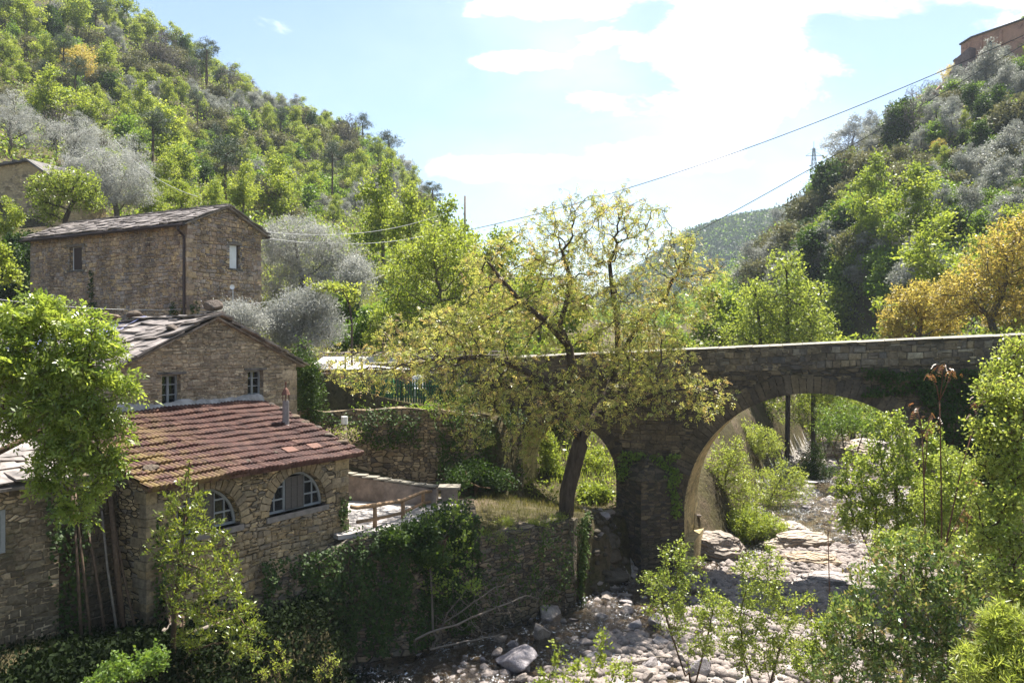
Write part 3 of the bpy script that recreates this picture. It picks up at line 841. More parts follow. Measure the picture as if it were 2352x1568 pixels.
# ------------------------------------------------------------------ buildings
rs = random.Random(4)
def slates(mb, x_eave, z_eave, x_ridge, z_ridge, y0, y1, seed, row=.27, wmin=.3, wmax=.7, th=.026, messy=1.0, sag=None):
    """rows of overlapping rough slabs on one roof slope; the slope rises from (x_eave, z_eave) to (x_ridge, z_ridge), running from y0 to y1"""
    r = random.Random(seed)
    d = Vector((x_ridge - x_eave, 0, z_ridge - z_eave)); Lh = d.length; d.normalize()
    n = Vector((-d.z, 0, d.x))
    if n.z < 0: n = -n
    nrow = int(Lh / row) + 1
    for i in range(nrow):
        s0 = i * row
        y = y0 - r.uniform(0, .12)
        while y < y1:
            wd = r.uniform(wmin, wmax); ye = min(y + wd, y1 + r.uniform(0, .1))
            ln = min(row * r.uniform(1.45, 1.95), Lh - s0 + .10)
            st = s0 + r.uniform(-.05, .05) * messy
            t = th * r.uniform(.7, 1.7)
            lift0 = .055 + r.uniform(-.01, .024) * messy; lift1 = .012 + r.uniform(0, .014) * messy
            cs = []
            jit = lambda a: r.uniform(-a, a) * messy
            for (ss, yy_, lf) in ((st, y + .01, lift0), (st + jit(.04), ye - .015, lift0 + jit(.018)), (st + ln, ye - .02, lift1), (st + ln, y + .02, lift1 + jit(.008))):
                p = Vector((x_eave, yy_ + jit(.012), z_eave)) + d * ss + n * lf
                if sag: p.z += sag(p.x, p.y)
                cs.append(p)
            mb.add(cs + [p + n * t for p in cs], [(3, 2, 1, 0), (4, 5, 6, 7), (0, 1, 5, 4), (1, 2, 6, 5), (2, 3, 7, 6), (3, 0, 4, 7)])
            y = ye + .004

def window(parent, o, u, w_, h_, nx_, nz_, inset, frame_m, depth=.06, fr=.06, bar_=.028, mid=True, inw=Vector((0, 1, 0)), glass=None, name='window'):
    """frame with glazing bars at o (lower corner), along u; pane is a sub-part"""
    o = Vector(o) + inw * inset; u = Vector(u); up = Vector((0, 0, 1))
    mb = MB()
    def bb(a, b, wd): mb.bar(o + u * a[0] + up * a[1], o + u * b[0] + up * b[1], wd, depth, inw)
    f2 = fr / 2
    bb((0, f2), (w_, f2), fr); bb((0, h_ - f2), (w_, h_ - f2), fr)
    bb((f2, fr), (f2, h_ - fr), fr); bb((w_ - f2, fr), (w_ - f2, h_ - fr), fr)
    if mid: bb((w_ / 2, fr), (w_ / 2, h_ - fr), fr * 1.3)
    for i in range(1, nx_):
        if mid and i * 2 == nx_: continue
        mb.bar(o + u * (w_ * i / nx_) + up * fr, o + u * (w_ * i / nx_) + up * (h_ - fr), bar_, depth * .6, inw)
    for i in range(1, nz_):
        mb.bar(o + u * fr + up * (h_ * i / nz_), o + u * (w_ - fr) + up * (h_ * i / nz_), bar_, depth * .55, inw)
    f = mb.build(name, frame_m, parent)
    g = MB(); g.prism([(.02, .02), (w_ - .02, .02), (w_ - .02, h_ - .02), (.02, h_ - .02)], inw * .012, lambda a, b: o + u * a + up * b + inw * (depth * .22))
    g.build('pane', glass or glass_m, f)
    return f

def stone_face(mb, T, u0, u1, v0, v1, inside, seed, hrow=(.1, .21), wst=(.15, .46), prot=(.008, .03), gap=.011, skip=0.0):
    """single uneven stones laid in wavering courses over a wall face; T(u, v, d) gives the point d in front of the wall"""
    r = random.Random(seed); v = v0
    wob = lambda u, q: .030 * math.sin(u * 1.15 + q * 2.1 + seed) + .016 * math.sin(u * 3.3 - q * 5.0)
    while v < v1:
        h = r.uniform(*hrow); u = u0; first = True
        while u < u1:
            w_ = r.uniform(*wst) * (.6 + .4 * r.random()) if not first else r.choice((wst[0] * 1.5, wst[1]))
            first = False
            segs = [(0, 1)]
            if h > .14 and r.random() < .28: q = r.uniform(.35, .65); segs = [(0, q), (q, 1)]
            for a, b in segs:
                e = min(u + w_, u1); cs = []
                for (uu, ff, sx, sy) in ((u, a, 1, 1), (e, a, -1, 1), (e, b, -1, -1), (u, b, 1, -1)):
                    vv = v + h * ff
                    cs.append((uu + sx * gap * r.uniform(.4, 1.6), vv + wob(uu, vv) + sy * gap * r.uniform(.3, 1.6)))
                if e - u < .05 or r.random() < skip or not all(inside(*c) for c in cs): continue
                d = r.uniform(*prot); mu = sum(c[0] for c in cs) / 4; mv = sum(c[1] for c in cs) / 4
                k = min(.02 / (e - u), .25); ins = [(c[0] + (mu - c[0]) * k * 2, c[1] + (mv - c[1]) * .14) for c in cs]
                mb.add([T(*c, -.004) for c in cs] + [T(*c, d * r.uniform(.75, 1.1)) for c in ins] + [T(mu, mv, d * 1.25)],
                       [(0, 1, 5, 4), (1, 2, 6, 5), (2, 3, 7, 6), (3, 0, 4, 7), (4, 5, 8), (5, 6, 8), (6, 7, 8), (7, 4, 8)])
            u += w_
        v += h
    return mb
def quoins(mb, x, y, sx, sy, z0, z1, seed, p=.035):
    """large corner stones, long and short by turns; sx, sy point along the two walls from the corner"""
    r = random.Random(seed); z = z0; k = 0
    while z < z1 - .12:
        h = min(r.uniform(.17, .32), z1 - z); a, b = (r.uniform(.38, .6), r.uniform(.2, .3)) if k % 2 else (r.uniform(.2, .3), r.uniform(.38, .6))
        q = p * r.uniform(.6, 1.3); g = .008
        X0, X1 = sorted((x - sx * q, x + sx * a)); Y0, Y1 = sorted((y - sy * q, y + sy * b))
        M = Matrix.Translation(((X0 + X1) / 2, (Y0 + Y1) / 2, z + h / 2)) @ Matrix.Rotation(r.uniform(-.02, .02), 4, 'Z') @ Matrix.Rotation(r.uniform(-.02, .02), 4, 'X')
        mb.box(-(X1 - X0) / 2, -(Y1 - Y0) / 2, -h / 2 + g, (X1 - X0) / 2, (Y1 - Y0) / 2, h / 2 - g, M)
        z += h; k += 1
def in_rect(u, v, q, pad=.03): return q[0][0] - pad < u < q[1][0] + pad and q[0][1] - pad < v < q[2][1] + pad
def rect(x, z, w_, h_): return [(x, z), (x + w_, z), (x + w_, z + h_), (x, z + h_)]

# ---- upper stone house
UH_ROT = R(61.0)
uh = thing('stone_house', 'tall stone house with slate gable roof, dark gutter and downpipe, highest of the grouped houses', 'house', (-15.05, 38.0, 0), UH_ROT)
Wd_, Ln, ZE, ZA, ZB = 4.5, 12.3, 5.5, 6.5, -1.6
mb = MB()
gw = rect(2.48, 3.59, .68, 1.17)
lw = rect(7.9, 3.66, 1.0, 1.2)
mb.panel([(0, ZB), (Wd_, ZB), (Wd_, ZE), (Wd_ / 2, ZA), (0, ZE)], [gw], lambda a, b: (a, 0, b), (0, 1, 0), .3)
mb.panel([(0, ZB), (Ln, ZB), (Ln, ZE), (0, ZE)], [lw], lambda a, b: (0, a, b), (1, 0, 0), .3)
mb.panel([(0, ZB), (Wd_, ZB), (Wd_, ZE), (Wd_ / 2, ZA), (0, ZE)], [], lambda a, b: (a, Ln, b), (0, -1, 0), .3)
mb.panel([(0, ZB), (Ln, ZB), (Ln, ZE), (0, ZE)], [], lambda a, b: (Wd_, a, b), (-1, 0, 0), .3)
mb.cur = 1
stone_face(mb, lambda u, v, d: (-d, u, v), .0, Ln, -1.2, ZE - .06, lambda u, v: 0 <= u <= Ln and v < ZE - .05 and not in_rect(u, v, lw, .06) and not in_rect(u, v, rect(7.6, 3.55, 1.6, .12), 0) and not in_rect(u, v, rect(7.62, 4.85, 1.55, .15), 0), 101, (.12, .25), (.18, .5), (.012, .05), .017)
stone_face(mb, lambda u, v, d: (u, -d, v), .0, Wd_, -1.2, ZA, lambda u, v: 0 <= u <= Wd_ and v < ZE - .03 + (ZA - ZE) * (1 - abs(u - Wd_ / 2) / (Wd_ / 2)) - .05 and not in_rect(u, v, gw, .06) and not in_rect(u, v, rect(2.3, 3.48, 1.0, .12), 0) and not in_rect(u, v, rect(2.34, 4.75, .95, .14), 0), 102, (.12, .25), (.18, .5), (.012, .05), .017)
quoins(mb, 0, 0, 1, 1, -1.2, ZE - .1, 1); quoins(mb, 0, Ln, 1, -1, -1.2, ZE - .1, 2); quoins(mb, Wd_, 0, -1, 1, -1.2, ZE - .1, 3)
mb.build('wall', [stone_upper, bits_upper], uh)
mb = MB()
ov = .32; sl = (ZA - ZE) / (Wd_ / 2)
ey0, ey1 = -.22, Ln + .25
zE2 = ZE - ov * sl
for sg in (0, 1):
    xe = -ov if sg == 0 else Wd_ + ov
    mb.prism([(xe, zE2 + .01), (Wd_ / 2, ZA + .01), (Wd_ / 2, ZA + .09), (xe, zE2 + .09)], (0, ey1 - ey0, 0), lambda a, b: (a, ey0, b))
    mb.cur = 0
    slates(mb, xe - (.05 if sg == 0 else -.05), zE2 + .075, Wd_ / 2, ZA + .085, ey0 - .03, ey1, 10 + sg, .32, .3, .8, .036, 1.7)
for k in range(15):
    y = ey0 + k * (ey1 - ey0) / 15
    mb.box(Wd_ / 2 - .16, y, ZA + .14 + rs.uniform(-.01, .01), Wd_ / 2 + .16, y + .84, ZA + .18)
mb.build('roof', slate_m, uh)
mb = MB(); mb.tube([(-ov - .10, ey0, zE2 + .0), (-ov - .10, ey1, zE2 - .02)], .075, 8)
for k in range(9): mb.bar((-ov + .03, ey0 + .3 + k * 1.5, zE2 + .03), (-ov - .1, ey0 + .3 + k * 1.5, zE2 + .06), .03, .02)
gt = mb.build('gutter', metal_dark, uh)
mb = MB(); mb.tube([(-ov - .1, .14, zE2 - .04), (-ov - .1, .14, zE2 - .2), (-.08, .14, zE2 - .5), (-.08, .14, ZB)], .065, 8); mb.build('downpipe', metal_dark, uh)
mb = MB(); mb.tube([(Wd_ + ov + .08, ey0, zE2), (Wd_ + ov + .08, ey1, zE2)], .075, 8); mb.build('gutter', metal_dark, uh)
window(uh, (2.48, 0, 3.59), (1, 0, 0), .68, 1.17, 1, 1, .22, paint_white, .05, .06, mid=False)
mb = MB(); mb.box(2.50, .12, 3.61, 3.02, .17, 4.74); mb.build('shutter', paint_white, uh)['label'] = 'closed plain white shutter'
mb = MB(); mb.box(3.02, .08, 3.61, 3.07, .2, 4.74); mb.build('shutter_edge', shutter_m, uh)
window(uh, (0, 7.9, 3.66), (0, 1, 0), 1.0, 1.2, 1, 1, .2, paint_white, .05, .05, mid=False, inw=Vector((1, 0, 0)))
mb = MB()
for k in range(8): mb.box(.10, 7.92 + k * .098, 3.69, .145, 8.01 + k * .098, 4.82)
mb.build('shutter', shutter_m, uh)['label'] = 'dark brown board shutter'
mb = MB(); mb.box(-.05, 7.7, 3.57, .28, 9.1, 3.655); mb.build('window_sill', slate_dark, uh)
mb = MB(); mb.box(2.36, -.05, 3.5, 3.28, .28, 3.585); mb.build('window_sill', slate_dark, uh)
mb = MB(); mb.box(-.04, 7.65, 4.87, .26, 9.15, 4.98); mb.build('lintel', wood_grey, uh)
mb = MB(); mb.box(2.38, -.03, 4.77, 3.26, .26, 4.87); mb.build('lintel', wood_grey, uh)

# ---- mill house with the gable towards the stream
MR = R(58.0)
MO = Vector((-10.34, 21.37, 0))
mh = thing('stone_house', 'old stone house with sagging slate gable roof and stones lying on its ridge', 'house', MO, MR)
W2, L2, E2, A2, B2 = 6.25, 14.0, -.72, .66, -6.3
def sag2(x, y): return -.16 * math.sin(max(0, min(1, y / L2)) * math.pi) - .03 * y / L2 * 4 + .04 * math.sin(y * 1.7 + x)
w1 = rect(1.36, -1.77, .59, .85)      # lower corner x, z
w2 = rect(4.29, -1.86, .61, .97)
mb = MB()
def arch_pts(cx, cz, r, a0, a1, n): return [(cx + r * math.cos(a0 + (a1 - a0) * i / n), cz + r * math.sin(a0 + (a1 - a0) * i / n)) for i in range(n + 1)]
mb.panel([(0, B2), (W2, B2), (W2, E2), (W2 / 2, A2), (0, E2)], [w1, w2], lambda a, b: (a, 0, b), (0, 1, 0), .34)
mb.panel([(0, B2), (L2, B2), (L2, E2 - .12), (L2 / 2, E2 - .2), (0, E2)], [], lambda a, b: (0, a, b), (1, 0, 0), .3)
mb.panel([(0, B2), (L2, B2), (L2, E2 - .12), (L2 / 2, E2 - .2), (0, E2)], [], lambda a, b: (W2, a, b), (-1, 0, 0), .3)
mb.panel([(0, B2), (W2, B2), (W2, E2 - .12), (W2 / 2, A2 - .12), (0, E2 - .12)], [], lambda a, b: (a, L2, b), (0, -1, 0), .3)
mb.cur = 1
stone_face(mb, lambda u, v, d: (u, -d, v), .0, W2, -1.95, A2, lambda u, v: 0 <= u <= W2 and v < E2 - .04 + (A2 - E2) * (1 - abs(u - W2 / 2) / (W2 / 2)) - .06 and not in_rect(u, v, w1, .05) and not in_rect(u, v, w2, .05) and not in_rect(u, v, rect(1.2, -.93, .95, .1), 0) and not in_rect(u, v, rect(4.14, -.9, .9, .1), 0), 103, (.06, .16), (.12, .42), (.005, .035), .012, .25)
stone_face(mb, lambda u, v, d: (W2 + d, u, v), .0, 4.0, -3.2, -.8, lambda u, v: True, 104, (.06, .14), (.1, .38), (.004, .022), .010, .22)
quoins(mb, W2, 0, -1, 1, -3.0, E2 - .15, 6, .02)
mb.build('wall', [stone_mill, bits_mill], mh)
mb = MB()
sl2 = (A2 - E2) / (W2 / 2)
for sg in (0, 1):
    xe = -.28 if sg == 0 else W2 + .28
    ze = E2 - .28 * sl2
    for k in range(14):
        ya, yb = -.12 + k * (L2 + .2) / 14, -.12 + (k + 1) * (L2 + .2) / 14
        pts = []
        for yv in (ya, yb):
            for (a, b) in ((xe, ze + .0), (W2 / 2, A2 + .0), (W2 / 2, A2 + .06), (xe, ze + .06)):
                pts.append((a, yv, b + sag2(a, yv)))
        mb.add(pts, [(0, 1, 2, 3), (7, 6, 5, 4), (0, 4, 5, 1), (1, 5, 6, 2), (2, 6, 7, 3), (3, 7, 4, 0)])
    slates(mb, xe, ze + .05, W2 / 2, A2 + .07, -.2, L2 + .1, 30 + sg, .34, .3, .95, .042, 2.6, sag2)
for k in range(22):
    y = -.15 + k * .64
    M = Matrix.Translation((W2 / 2 + rs.uniform(-.05, .05), y, A2 + .15 + sag2(3, y))) @ Matrix.Rotation(rs.uniform(-.1, .1), 4, 'Y') @ Matrix.Rotation(rs.uniform(-.06, .06), 4, 'X')
    mb.box(-.22, 0, 0, .2, .7, .035, M)
mb.build('roof', slate_m, mh)
for q, wn in ((w1, 0), (w2, 1)):
    x, z = q[0]; ww = q[1][0] - x; hh = q[2][1] - z
    window(mh, (x, 0, z), (1, 0, 0), ww, hh, 2, 3 if wn == 0 else 4, .2, paint_window, .06, .055)
mb = MB()
mb.box(1.22, -.025, -.915, 2.12, .3, -.85); mb.build('lintel', slate_dark, mh)
mb = MB(); mb.box(4.16, -.025, -.885, 5.02, .3, -.82); mb.build('lintel', slate_dark, mh)
# lime flashing laid along the foot of the gable over the tile roof
mb = MB()
prev = None; fz_ = 0
for i in range(41):
    fz_ = fz_ * .75 + rs.uniform(-.035, .035)
    x = -.1 + i * 4.9 / 40
    z = -1.66 + fz_ + (.05 if 12 < i < 20 else 0)
    cur = [(x, -.02, -2.1), (x, -.17 - .05 * rs.random(), -1.88), (x, -.07, z - .02), (x, -.0, z)]
    if prev: mb.add(prev + cur, [(0, 1, 5, 4), (1, 2, 6, 5), (2, 3, 7, 6)])
    prev = cur
mb.build('lime_flashing', plaster_grey, mh, smooth=True)
# chimney of the mill house, over its far end
mb = MB(); mb.box(.9, 11.0, -.8, 1.7, 11.9, 1.6); ch = mb.build('chimney', stone_low, mh)
mb = MB()
for k, (zz, g_) in enumerate(((1.66, .06), (1.84, .12), (2.02, .04))): mb.box(.9 - g_, 11 - g_, zz, 1.7 + g_, 11.9 + g_, zz + .07)
for (a, b) in ((.92, 11.02), (1.56, 11.02), (.92, 11.76), (1.56, 11.76)): mb.box(a, b, 1.6, a + .12, b + .12, 2.02)
mb.box(.84, 10.94, 2.09, 1.74, 11.9, 2.15)
mb.build('chimney_cap', slate_dark, ch)
mb = MB(); mb.box(.7, 10.8, 2.15, 1.86, 12.0, 2.19); mb.box(.85, 11.0, 2.19, 1.7, 11.85, 2.3); mb.build('cap_tile', terracotta, ch)

# ---- tile-roofed building with two arched windows
an = thing('stone_house', 'low stone building with a red tile roof and two half-round windows above the stream', 'house', MO, MR)
AX0, AX1, AY0, AY1 = -1.73, 4.46, -3.9, -.02
ZEa, ZTa, BA = -3.12, -1.87, -9.2
def zroof(y): return ZEa + (y - AY0) / (AY1 - AY0) * (ZTa - ZEa)
arches = ((-.2, -4.43, .98), (2.66, -4.43, 1.0))
def half(cx, cz, r): return [(cx - r, cz - .02), (cx + r, cz - .02)] + arch_pts(cx, cz, r, 0, math.pi, 24)
mb = MB()
mb.panel([(AX0, BA), (AX1, BA), (AX1, ZEa - .02), (AX0, ZEa - .02)], [half(*a) for a in arches], lambda a, b: (a, AY0, b), (0, 1, 0), .36)
for xx, inw in ((AX1, -1), (AX0, 1)):
    mb.panel([(AY0, BA), (AY1, BA), (AY1, ZTa - .03), (AY0, ZEa - .02)], [], lambda a, b: (xx, a, b), (inw, 0, 0), .3)
mb.cur = 1
def an_in(u, v):
    if not (AX0 <= u <= AX1 and v < ZEa - .04): return False
    for cx, cz, r in arches:
        if v > cz - .2 and math.hypot(u - cx, v - cz) < r + .27: return False
        if cz - .2 < v < cz + .02 and abs(u - cx) < r + .12: return False
    return True
stone_face(mb, lambda u, v, d: (u, AY0 - d, v), AX0, AX1, -8.6, ZEa, an_in, 105, (.09, .22), (.16, .5), (.012, .06), .015)
stone_face(mb, lambda u, v, d: (AX1 + d, u, v), AY0, AY1, -5.6, ZTa, lambda u, v: v < ZEa - .05 + (u - AY0) / (AY1 - AY0) * (ZTa - ZEa), 106, (.09, .22), (.16, .5), (.01, .04))
quoins(mb, AX0, AY0, 1, 1, -8, ZEa - .1, 4, .045); quoins(mb, AX1, AY0, -1, 1, -8.4, ZEa - .1, 5, .045)
mb.build('wall', [stone_annex, bits_annex], an)
# tile roof: ribbed courses stepping over each other
ex0, ex1, ey = AX0 - .2, AX1 + .34, AY0 - .34
slp = (ZTa - ZEa) / (AY1 - AY0); Ls = math.hypot(AY1 - ey, (AY1 - ey) * slp); ncr = 13
dv = Vector((0, 1, slp)).normalized(); nv = Vector((0, -slp, 1)).normalized()
o0 = Vector((0, ey, ZEa - (AY0 - ey) * slp + .05))
pitch = .122; nxs = int((ex1 - ex0) / pitch) * 6
verts = []; faces = []
g_ = np.random.default_rng(5)
for c_ in range(ncr):
    s0 = c_ * Ls / ncr; ln = Ls / ncr * 1.12
    jw = g_.normal(0, .006, nxs // 12 + 2)
    b0 = len(verts)
    for row_, (s, lf) in enumerate(((s0 - .002, .012), (s0, .062), (s0 + ln * .5, .038), (s0 + ln, .012))):
        for i in range(nxs + 1):
            x = ex0 + (ex1 - ex0) * i / nxs
            ph = (i % 6) / 6 * 2 * math.pi
            rib = (.04 * abs(math.cos(ph / 2)) ** .8)
            wav = .02 * math.sin(x * 1.1 + c_ * .4) + .012 * math.sin(x * 2.9 + c_ * 1.3)
            j = jw[i // 12]
            p = Vector((x, 0, 0)) + o0 + dv * (s + j * 1.2) + nv * (lf + rib + wav + j * .8 - (.04 if row_ == 0 else 0))
            verts.append(p)
    for r_ in range(3):
        for i in range(nxs):
            a = b0 + r_ * (nxs + 1) + i
            faces.append((a, a + 1, a + nxs + 2, a + nxs + 1))
mb = MB(); mb.add(verts, faces)
mb.prism([(ey + .03, o0.z - .06), (AY1, ZTa - .06 + .05), (AY1, ZTa + .03), (ey + .03, o0.z + .01)], (ex1 - ex0 - .06, 0, 0), lambda a, b: (ex0 + .03, a, b))
roofa = mb.build('roof', tile_m, an)
for (x, c_) in ((2.75, 2), (3.65, 2)):
    mb = MB()
    p = Vector((x, 0, 0)) + o0 + dv * ((c_ + .35) * Ls / ncr) + nv * .06
    mb.bar(p - Vector((.2, 0, 0)), p + Vector((.2, 0, 0)), .3, .03, nv)
    mb.build('new_tile', terracotta, roofa)
# voussoirs round the arches
mb = MB()
for cx, cz, r in arches:
    n = 21
    for i in range(n):
        a0 = math.pi * (i + .08) / n; a1 = math.pi * (i + .92) / n; ro = r + .30 + rs.uniform(-.05, .06); ri = r + .005
        y0 = AY0 - .025 - rs.uniform(0, .02)
        q = [(cx + ri * math.cos(a0), cz + ri * math.sin(a0)), (cx + ro * math.cos(a0), cz + ro * math.sin(a0)), (cx + ro * math.cos(a1), cz + ro * math.sin(a1)), (cx + ri * math.cos(a1), cz + ri * math.sin(a1))]
        mb.prism(q, (0, .2, 0), lambda a, b, y0=y0: (a, y0, b))
mb.build('arch_surround', bits_annex, an)
for cx, cz, r in arches: mb = MB(); mb.box(cx - r - .08, AY0 - .05, cz - .16, cx + r + .08, AY0 + .3, cz - .02); mb.build('window_sill', sill_m, an)
for cx, cz, r in arches:
    yv = AY0 + .2
    mb = MB()
    rr = r - .01
    pts = arch_pts(cx, cz, rr - .03, 0, math.pi, 24)
    for i in range(24): mb.bar((pts[i][0], yv, pts[i][1]), (pts[i + 1][0], yv, pts[i + 1][1]), .06, .06, Vector((0, 1, 0)))
    mb.bar((cx - rr, yv, cz + .03), (cx + rr, yv, cz + .03), .06, .06)
    for xv in (-.33, .33): mb.bar((cx + xv * r, yv, cz), (cx + xv * r, yv, cz + math.sqrt(1 - xv * xv) * rr), .075, .07, Vector((0, 1, 0)))
    for xv in (-.66, .66): mb.bar((cx + xv * r, yv, cz), (cx + xv * r, yv, cz + math.sqrt(1 - xv * xv) * rr), .03, .04, Vector((0, 1, 0)))
    for zv in (.34, .66):
        e = math.sqrt(1 - zv * zv) * rr
        mb.bar((cx - e, yv, cz + zv * r), (cx + e, yv, cz + zv * r), .03, .04)
    f = mb.build('arched_window', paint_window, an)
    g = MB(); g.prism(half(cx, cz, rr - .02), (0, .012, 0), lambda a, b: (a, yv + .015, b)); g.build('pane', glass_m, f)
    mb = MB()   # insect screen over the middle light
    e = .33 * r - .02; top = cz + math.sqrt(1 - .33 ** 2) * rr - .05
    mb.box(cx - e, yv - .05, cz + .03, cx + e, yv - .044, top)
    for i in range(4): mb.bar((cx - e + i * 2 * e / 3, yv - .06, cz + .03), (cx - e + i * 2 * e / 3, yv - .06, top), .02, .015, Vector((0, 1, 0)))
    for i in range(4): mb.bar((cx - e, yv - .06, cz + .05 + i * (top - cz - .06) / 3), (cx + e, yv - .06, cz + .05 + i * (top - cz - .06) / 3), .02, .015, Vector((0, 1, 0)))
    mb.build('screen', screen_m, f)
# flue pipe with a tile cowl
fl = Vector((4.02, -1.95, 0)); fz = zroof(fl.y)
mb = MB(); mb.tube([(fl.x, fl.y, fz - .1), (fl.x, fl.y, fz + .78)], [.10, .095], 12); mb.tube([(fl.x, fl.y, fz + .02), (fl.x, fl.y, fz + .09)], [.2, .12], 10)
fp = mb.build('flue', cement_pipe, an, smooth=False)
mb = MB()
for k in range(4):
    a = math.pi / 4 + k * math.pi / 2
    mb.tube([(fl.x + .085 * math.cos(a), fl.y + .085 * math.sin(a), fz + .76), (fl.x + .085 * math.cos(a), fl.y + .085 * math.sin(a), fz + .96)], .012, 5)
mb.tube([(fl.x, fl.y, fz + .95), (fl.x, fl.y, fz + 1.1), (fl.x, fl.y, fz + 1.16)], [.13, .07, .02], 8)
mb.tube([(fl.x, fl.y, fz + 1.15), (fl.x, fl.y, fz + 1.32)], [.012, .03], 6)
mb.build('flue_cowl', terracotta, fp)

# ---- low house at the near side
lo = thing('stone_house', 'low stone house with slate roof and small grey-framed window, beside the acacia', 'house', MO, MR)
LX0, LX1, LY = -10.5, -3.2, -3.1
ZL = -2.85
mb = MB()
wl_ = rect(-5.2, -4.15, .95, .85)
mb.panel([(LX0, -8), (LX1, -8), (LX1, ZL), (LX0, ZL)], [wl_], lambda a, b: (a, LY, b), (0, 1, 0), .3)
mb.panel([(LY, -8), (1.0, -8), (1.0, ZL + 1.3), (LY, ZL)], [], lambda a, b: (LX1, a, b), (-1, 0, 0), .3)
mb.cur = 1
stone_face(mb, lambda u, v, d: (u, LY - d, v), LX0 + 3, LX1, -6.6, ZL, lambda u, v: v < ZL - .03 and u < LX1 and not in_rect(u, v, wl_, .08), 107, (.08, .2), (.14, .42), (.006, .03), .011, .18)
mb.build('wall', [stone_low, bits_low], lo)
mb = MB()
# slates run up along +y: build in a turned frame
tmp = MB(); slates(tmp, -.3, ZL - .02, 4.1, ZL + 1.55, -(LX1 + .15), -(LX0), 50, .32, .3, .8, .036, 2.0)
tmp.prism([(-.28, ZL - .06), (4.1, ZL + 1.50), (4.1, ZL + 1.56), (-.28, ZL + .0)], (0, LX1 - LX0, 0), lambda a, b: (a, -LX1, b))
mb.v = [(-y, LY + x, z) for (x, y, z) in tmp.v]; mb.f = tmp.f; mb.mi = tmp.mi
mb.build('roof', slate_m, lo)
window(lo, (-5.2, LY, -4.15), (1, 0, 0), .95, .85, 1, 2, .05, paint_window, .08, .09, mid=False)
# dark wall between the two, with a lean-to top
lk = thing('stone_wall', 'dark rough stone wall in the recess between the low house and the tile-roofed building', 'wall', MO, MR)
mb = MB(); mb.box(LX1 + .02, -2.9, -8, AX0 - .02, -2.5, -2.9); mb.cur = 1; stone_face(mb, lambda u, v, d: (u, -2.9 - d, v), LX1 + .05, AX0 - .05, -6.6, -2.95, lambda u, v: v < -2.95 and u < AX0 - .03, 108, (.09, .24), (.16, .5), (.01, .045)); mb.build('masonry', [stone_dark, bits_dark], lk)

# ---- house high on the left edge
fh = thing('stone_house', 'pale stone house with mossy slate roof on the terraced slope, behind the plum tree', 'house', (0, 0, 0), 0)
Yh = 57.0
pA = P3(-60, 380, Yh + 2); pB = P3(76, 372, Yh); pC = P3(118, 400, Yh - .5)
uA = Vector((.95, -.30, 0)).normalized(); nA = Vector((.30, .95, 0)).normalized()
hb = P3(60, 372, Yh); hb = Vector((hb.x, hb.y, 0)); zt = P3(76, 372, Yh).z
Tm = lambda a, b: hb + uA * a + Vector((0, 0, b))
mb = MB()
ol = [(-9, zt - 6), (2.1, zt - 6), (2.1, zt - 1.05), (.35, zt), (-9, zt - .5)]
dr = rect(-1.0, zt - 5.6, 1.0, 2.0)
mb.panel(ol, [dr, rect(.45, zt - 2.2, .6, .55)], Tm, nA, .3)
mb.panel([(0, zt - 6), (5, zt - 6), (5, zt - 1.05), (0, zt - 1.05)], [], lambda a, b: hb + uA * 2.1 + nA * a + Vector((0, 0, b)), -uA, .2)
mb.build('wall', stone_far, fh)
mb = MB()
mb.prism([(-9.2, zt - .55), (.35, zt), (.35, zt + .14), (-9.2, zt - .42)], nA * 5 - nA * -.3, lambda a, b: Tm(a, b) - nA * .3)
mb.prism([(.35, zt), (2.4, zt - 1.25), (2.4, zt - 1.1), (.35, zt + .14)], nA * 5 - nA * -.3, lambda a, b: Tm(a, b) - nA * .3)
for k in range(9):
    a = -8.2 + k * 1.0 + rs.uniform(-.2, .2); M = Matrix.Translation(Tm(a, zt - .42 + (a + 9) * .057) + nA * .2) @ Matrix.Rotation(rs.uniform(0, 3), 4, 'Z')
    mb.box(-.2, -.15, 0, .2, .15, .22, M)
mb.build('roof', slate_dark, fh)
mb = MB(); mb.prism(dr, nA * .05, lambda a, b: Tm(a, b) + nA * .25); mb.build('door', wood_dark, fh)
mb = MB(); mb.prism(rect(.45, zt - 2.2, .6, .55), nA * .03, lambda a, b: Tm(a, b) + nA * .25); mb.build('window', glass_m, fh)

# ---- church on the hilltop
chp = thing('church', 'reddish stone church with round apse and arched window on the hilltop', 'church')
c0 = P3(2207, 104, 150); c1 = P3(2440, 45, 133)
uc = Vector((c1.x - c0.x, c1.y - c0.y, 0)); Lc = uc.length; uc.normalize(); ncv = Vector((-uc.y, uc.x, 0))
zc_ = c0.z
ob = Vector((c0.x, c0.y, 0))
Tc = lambda a, b: ob + uc * a + Vector((0, 0, b))
def aw(cx, z0, w_, h_): return [(cx - w_ / 2, z0), (cx + w_ / 2, z0)] + arch_pts(cx, z0 + h_ - w_ / 2, w_ / 2, 0, math.pi, 10)
mb = MB()
aw1 = aw(5.6, zc_ - 3.1, 1.15, 2.1)
mb.panel([(0, zc_ - 12), (Lc, zc_ - 12), (Lc, zc_ + .1), (2.2, zc_ + .55), (0, zc_)], [aw1], Tc, ncv, .5)
mb.panel([(0, zc_ - 12), (7, zc_ - 12), (7, zc_), (3.5, zc_ + 1.2), (0, zc_)], [], lambda a, b: ob + ncv * a + Vector((0, 0, b)), uc, .3)
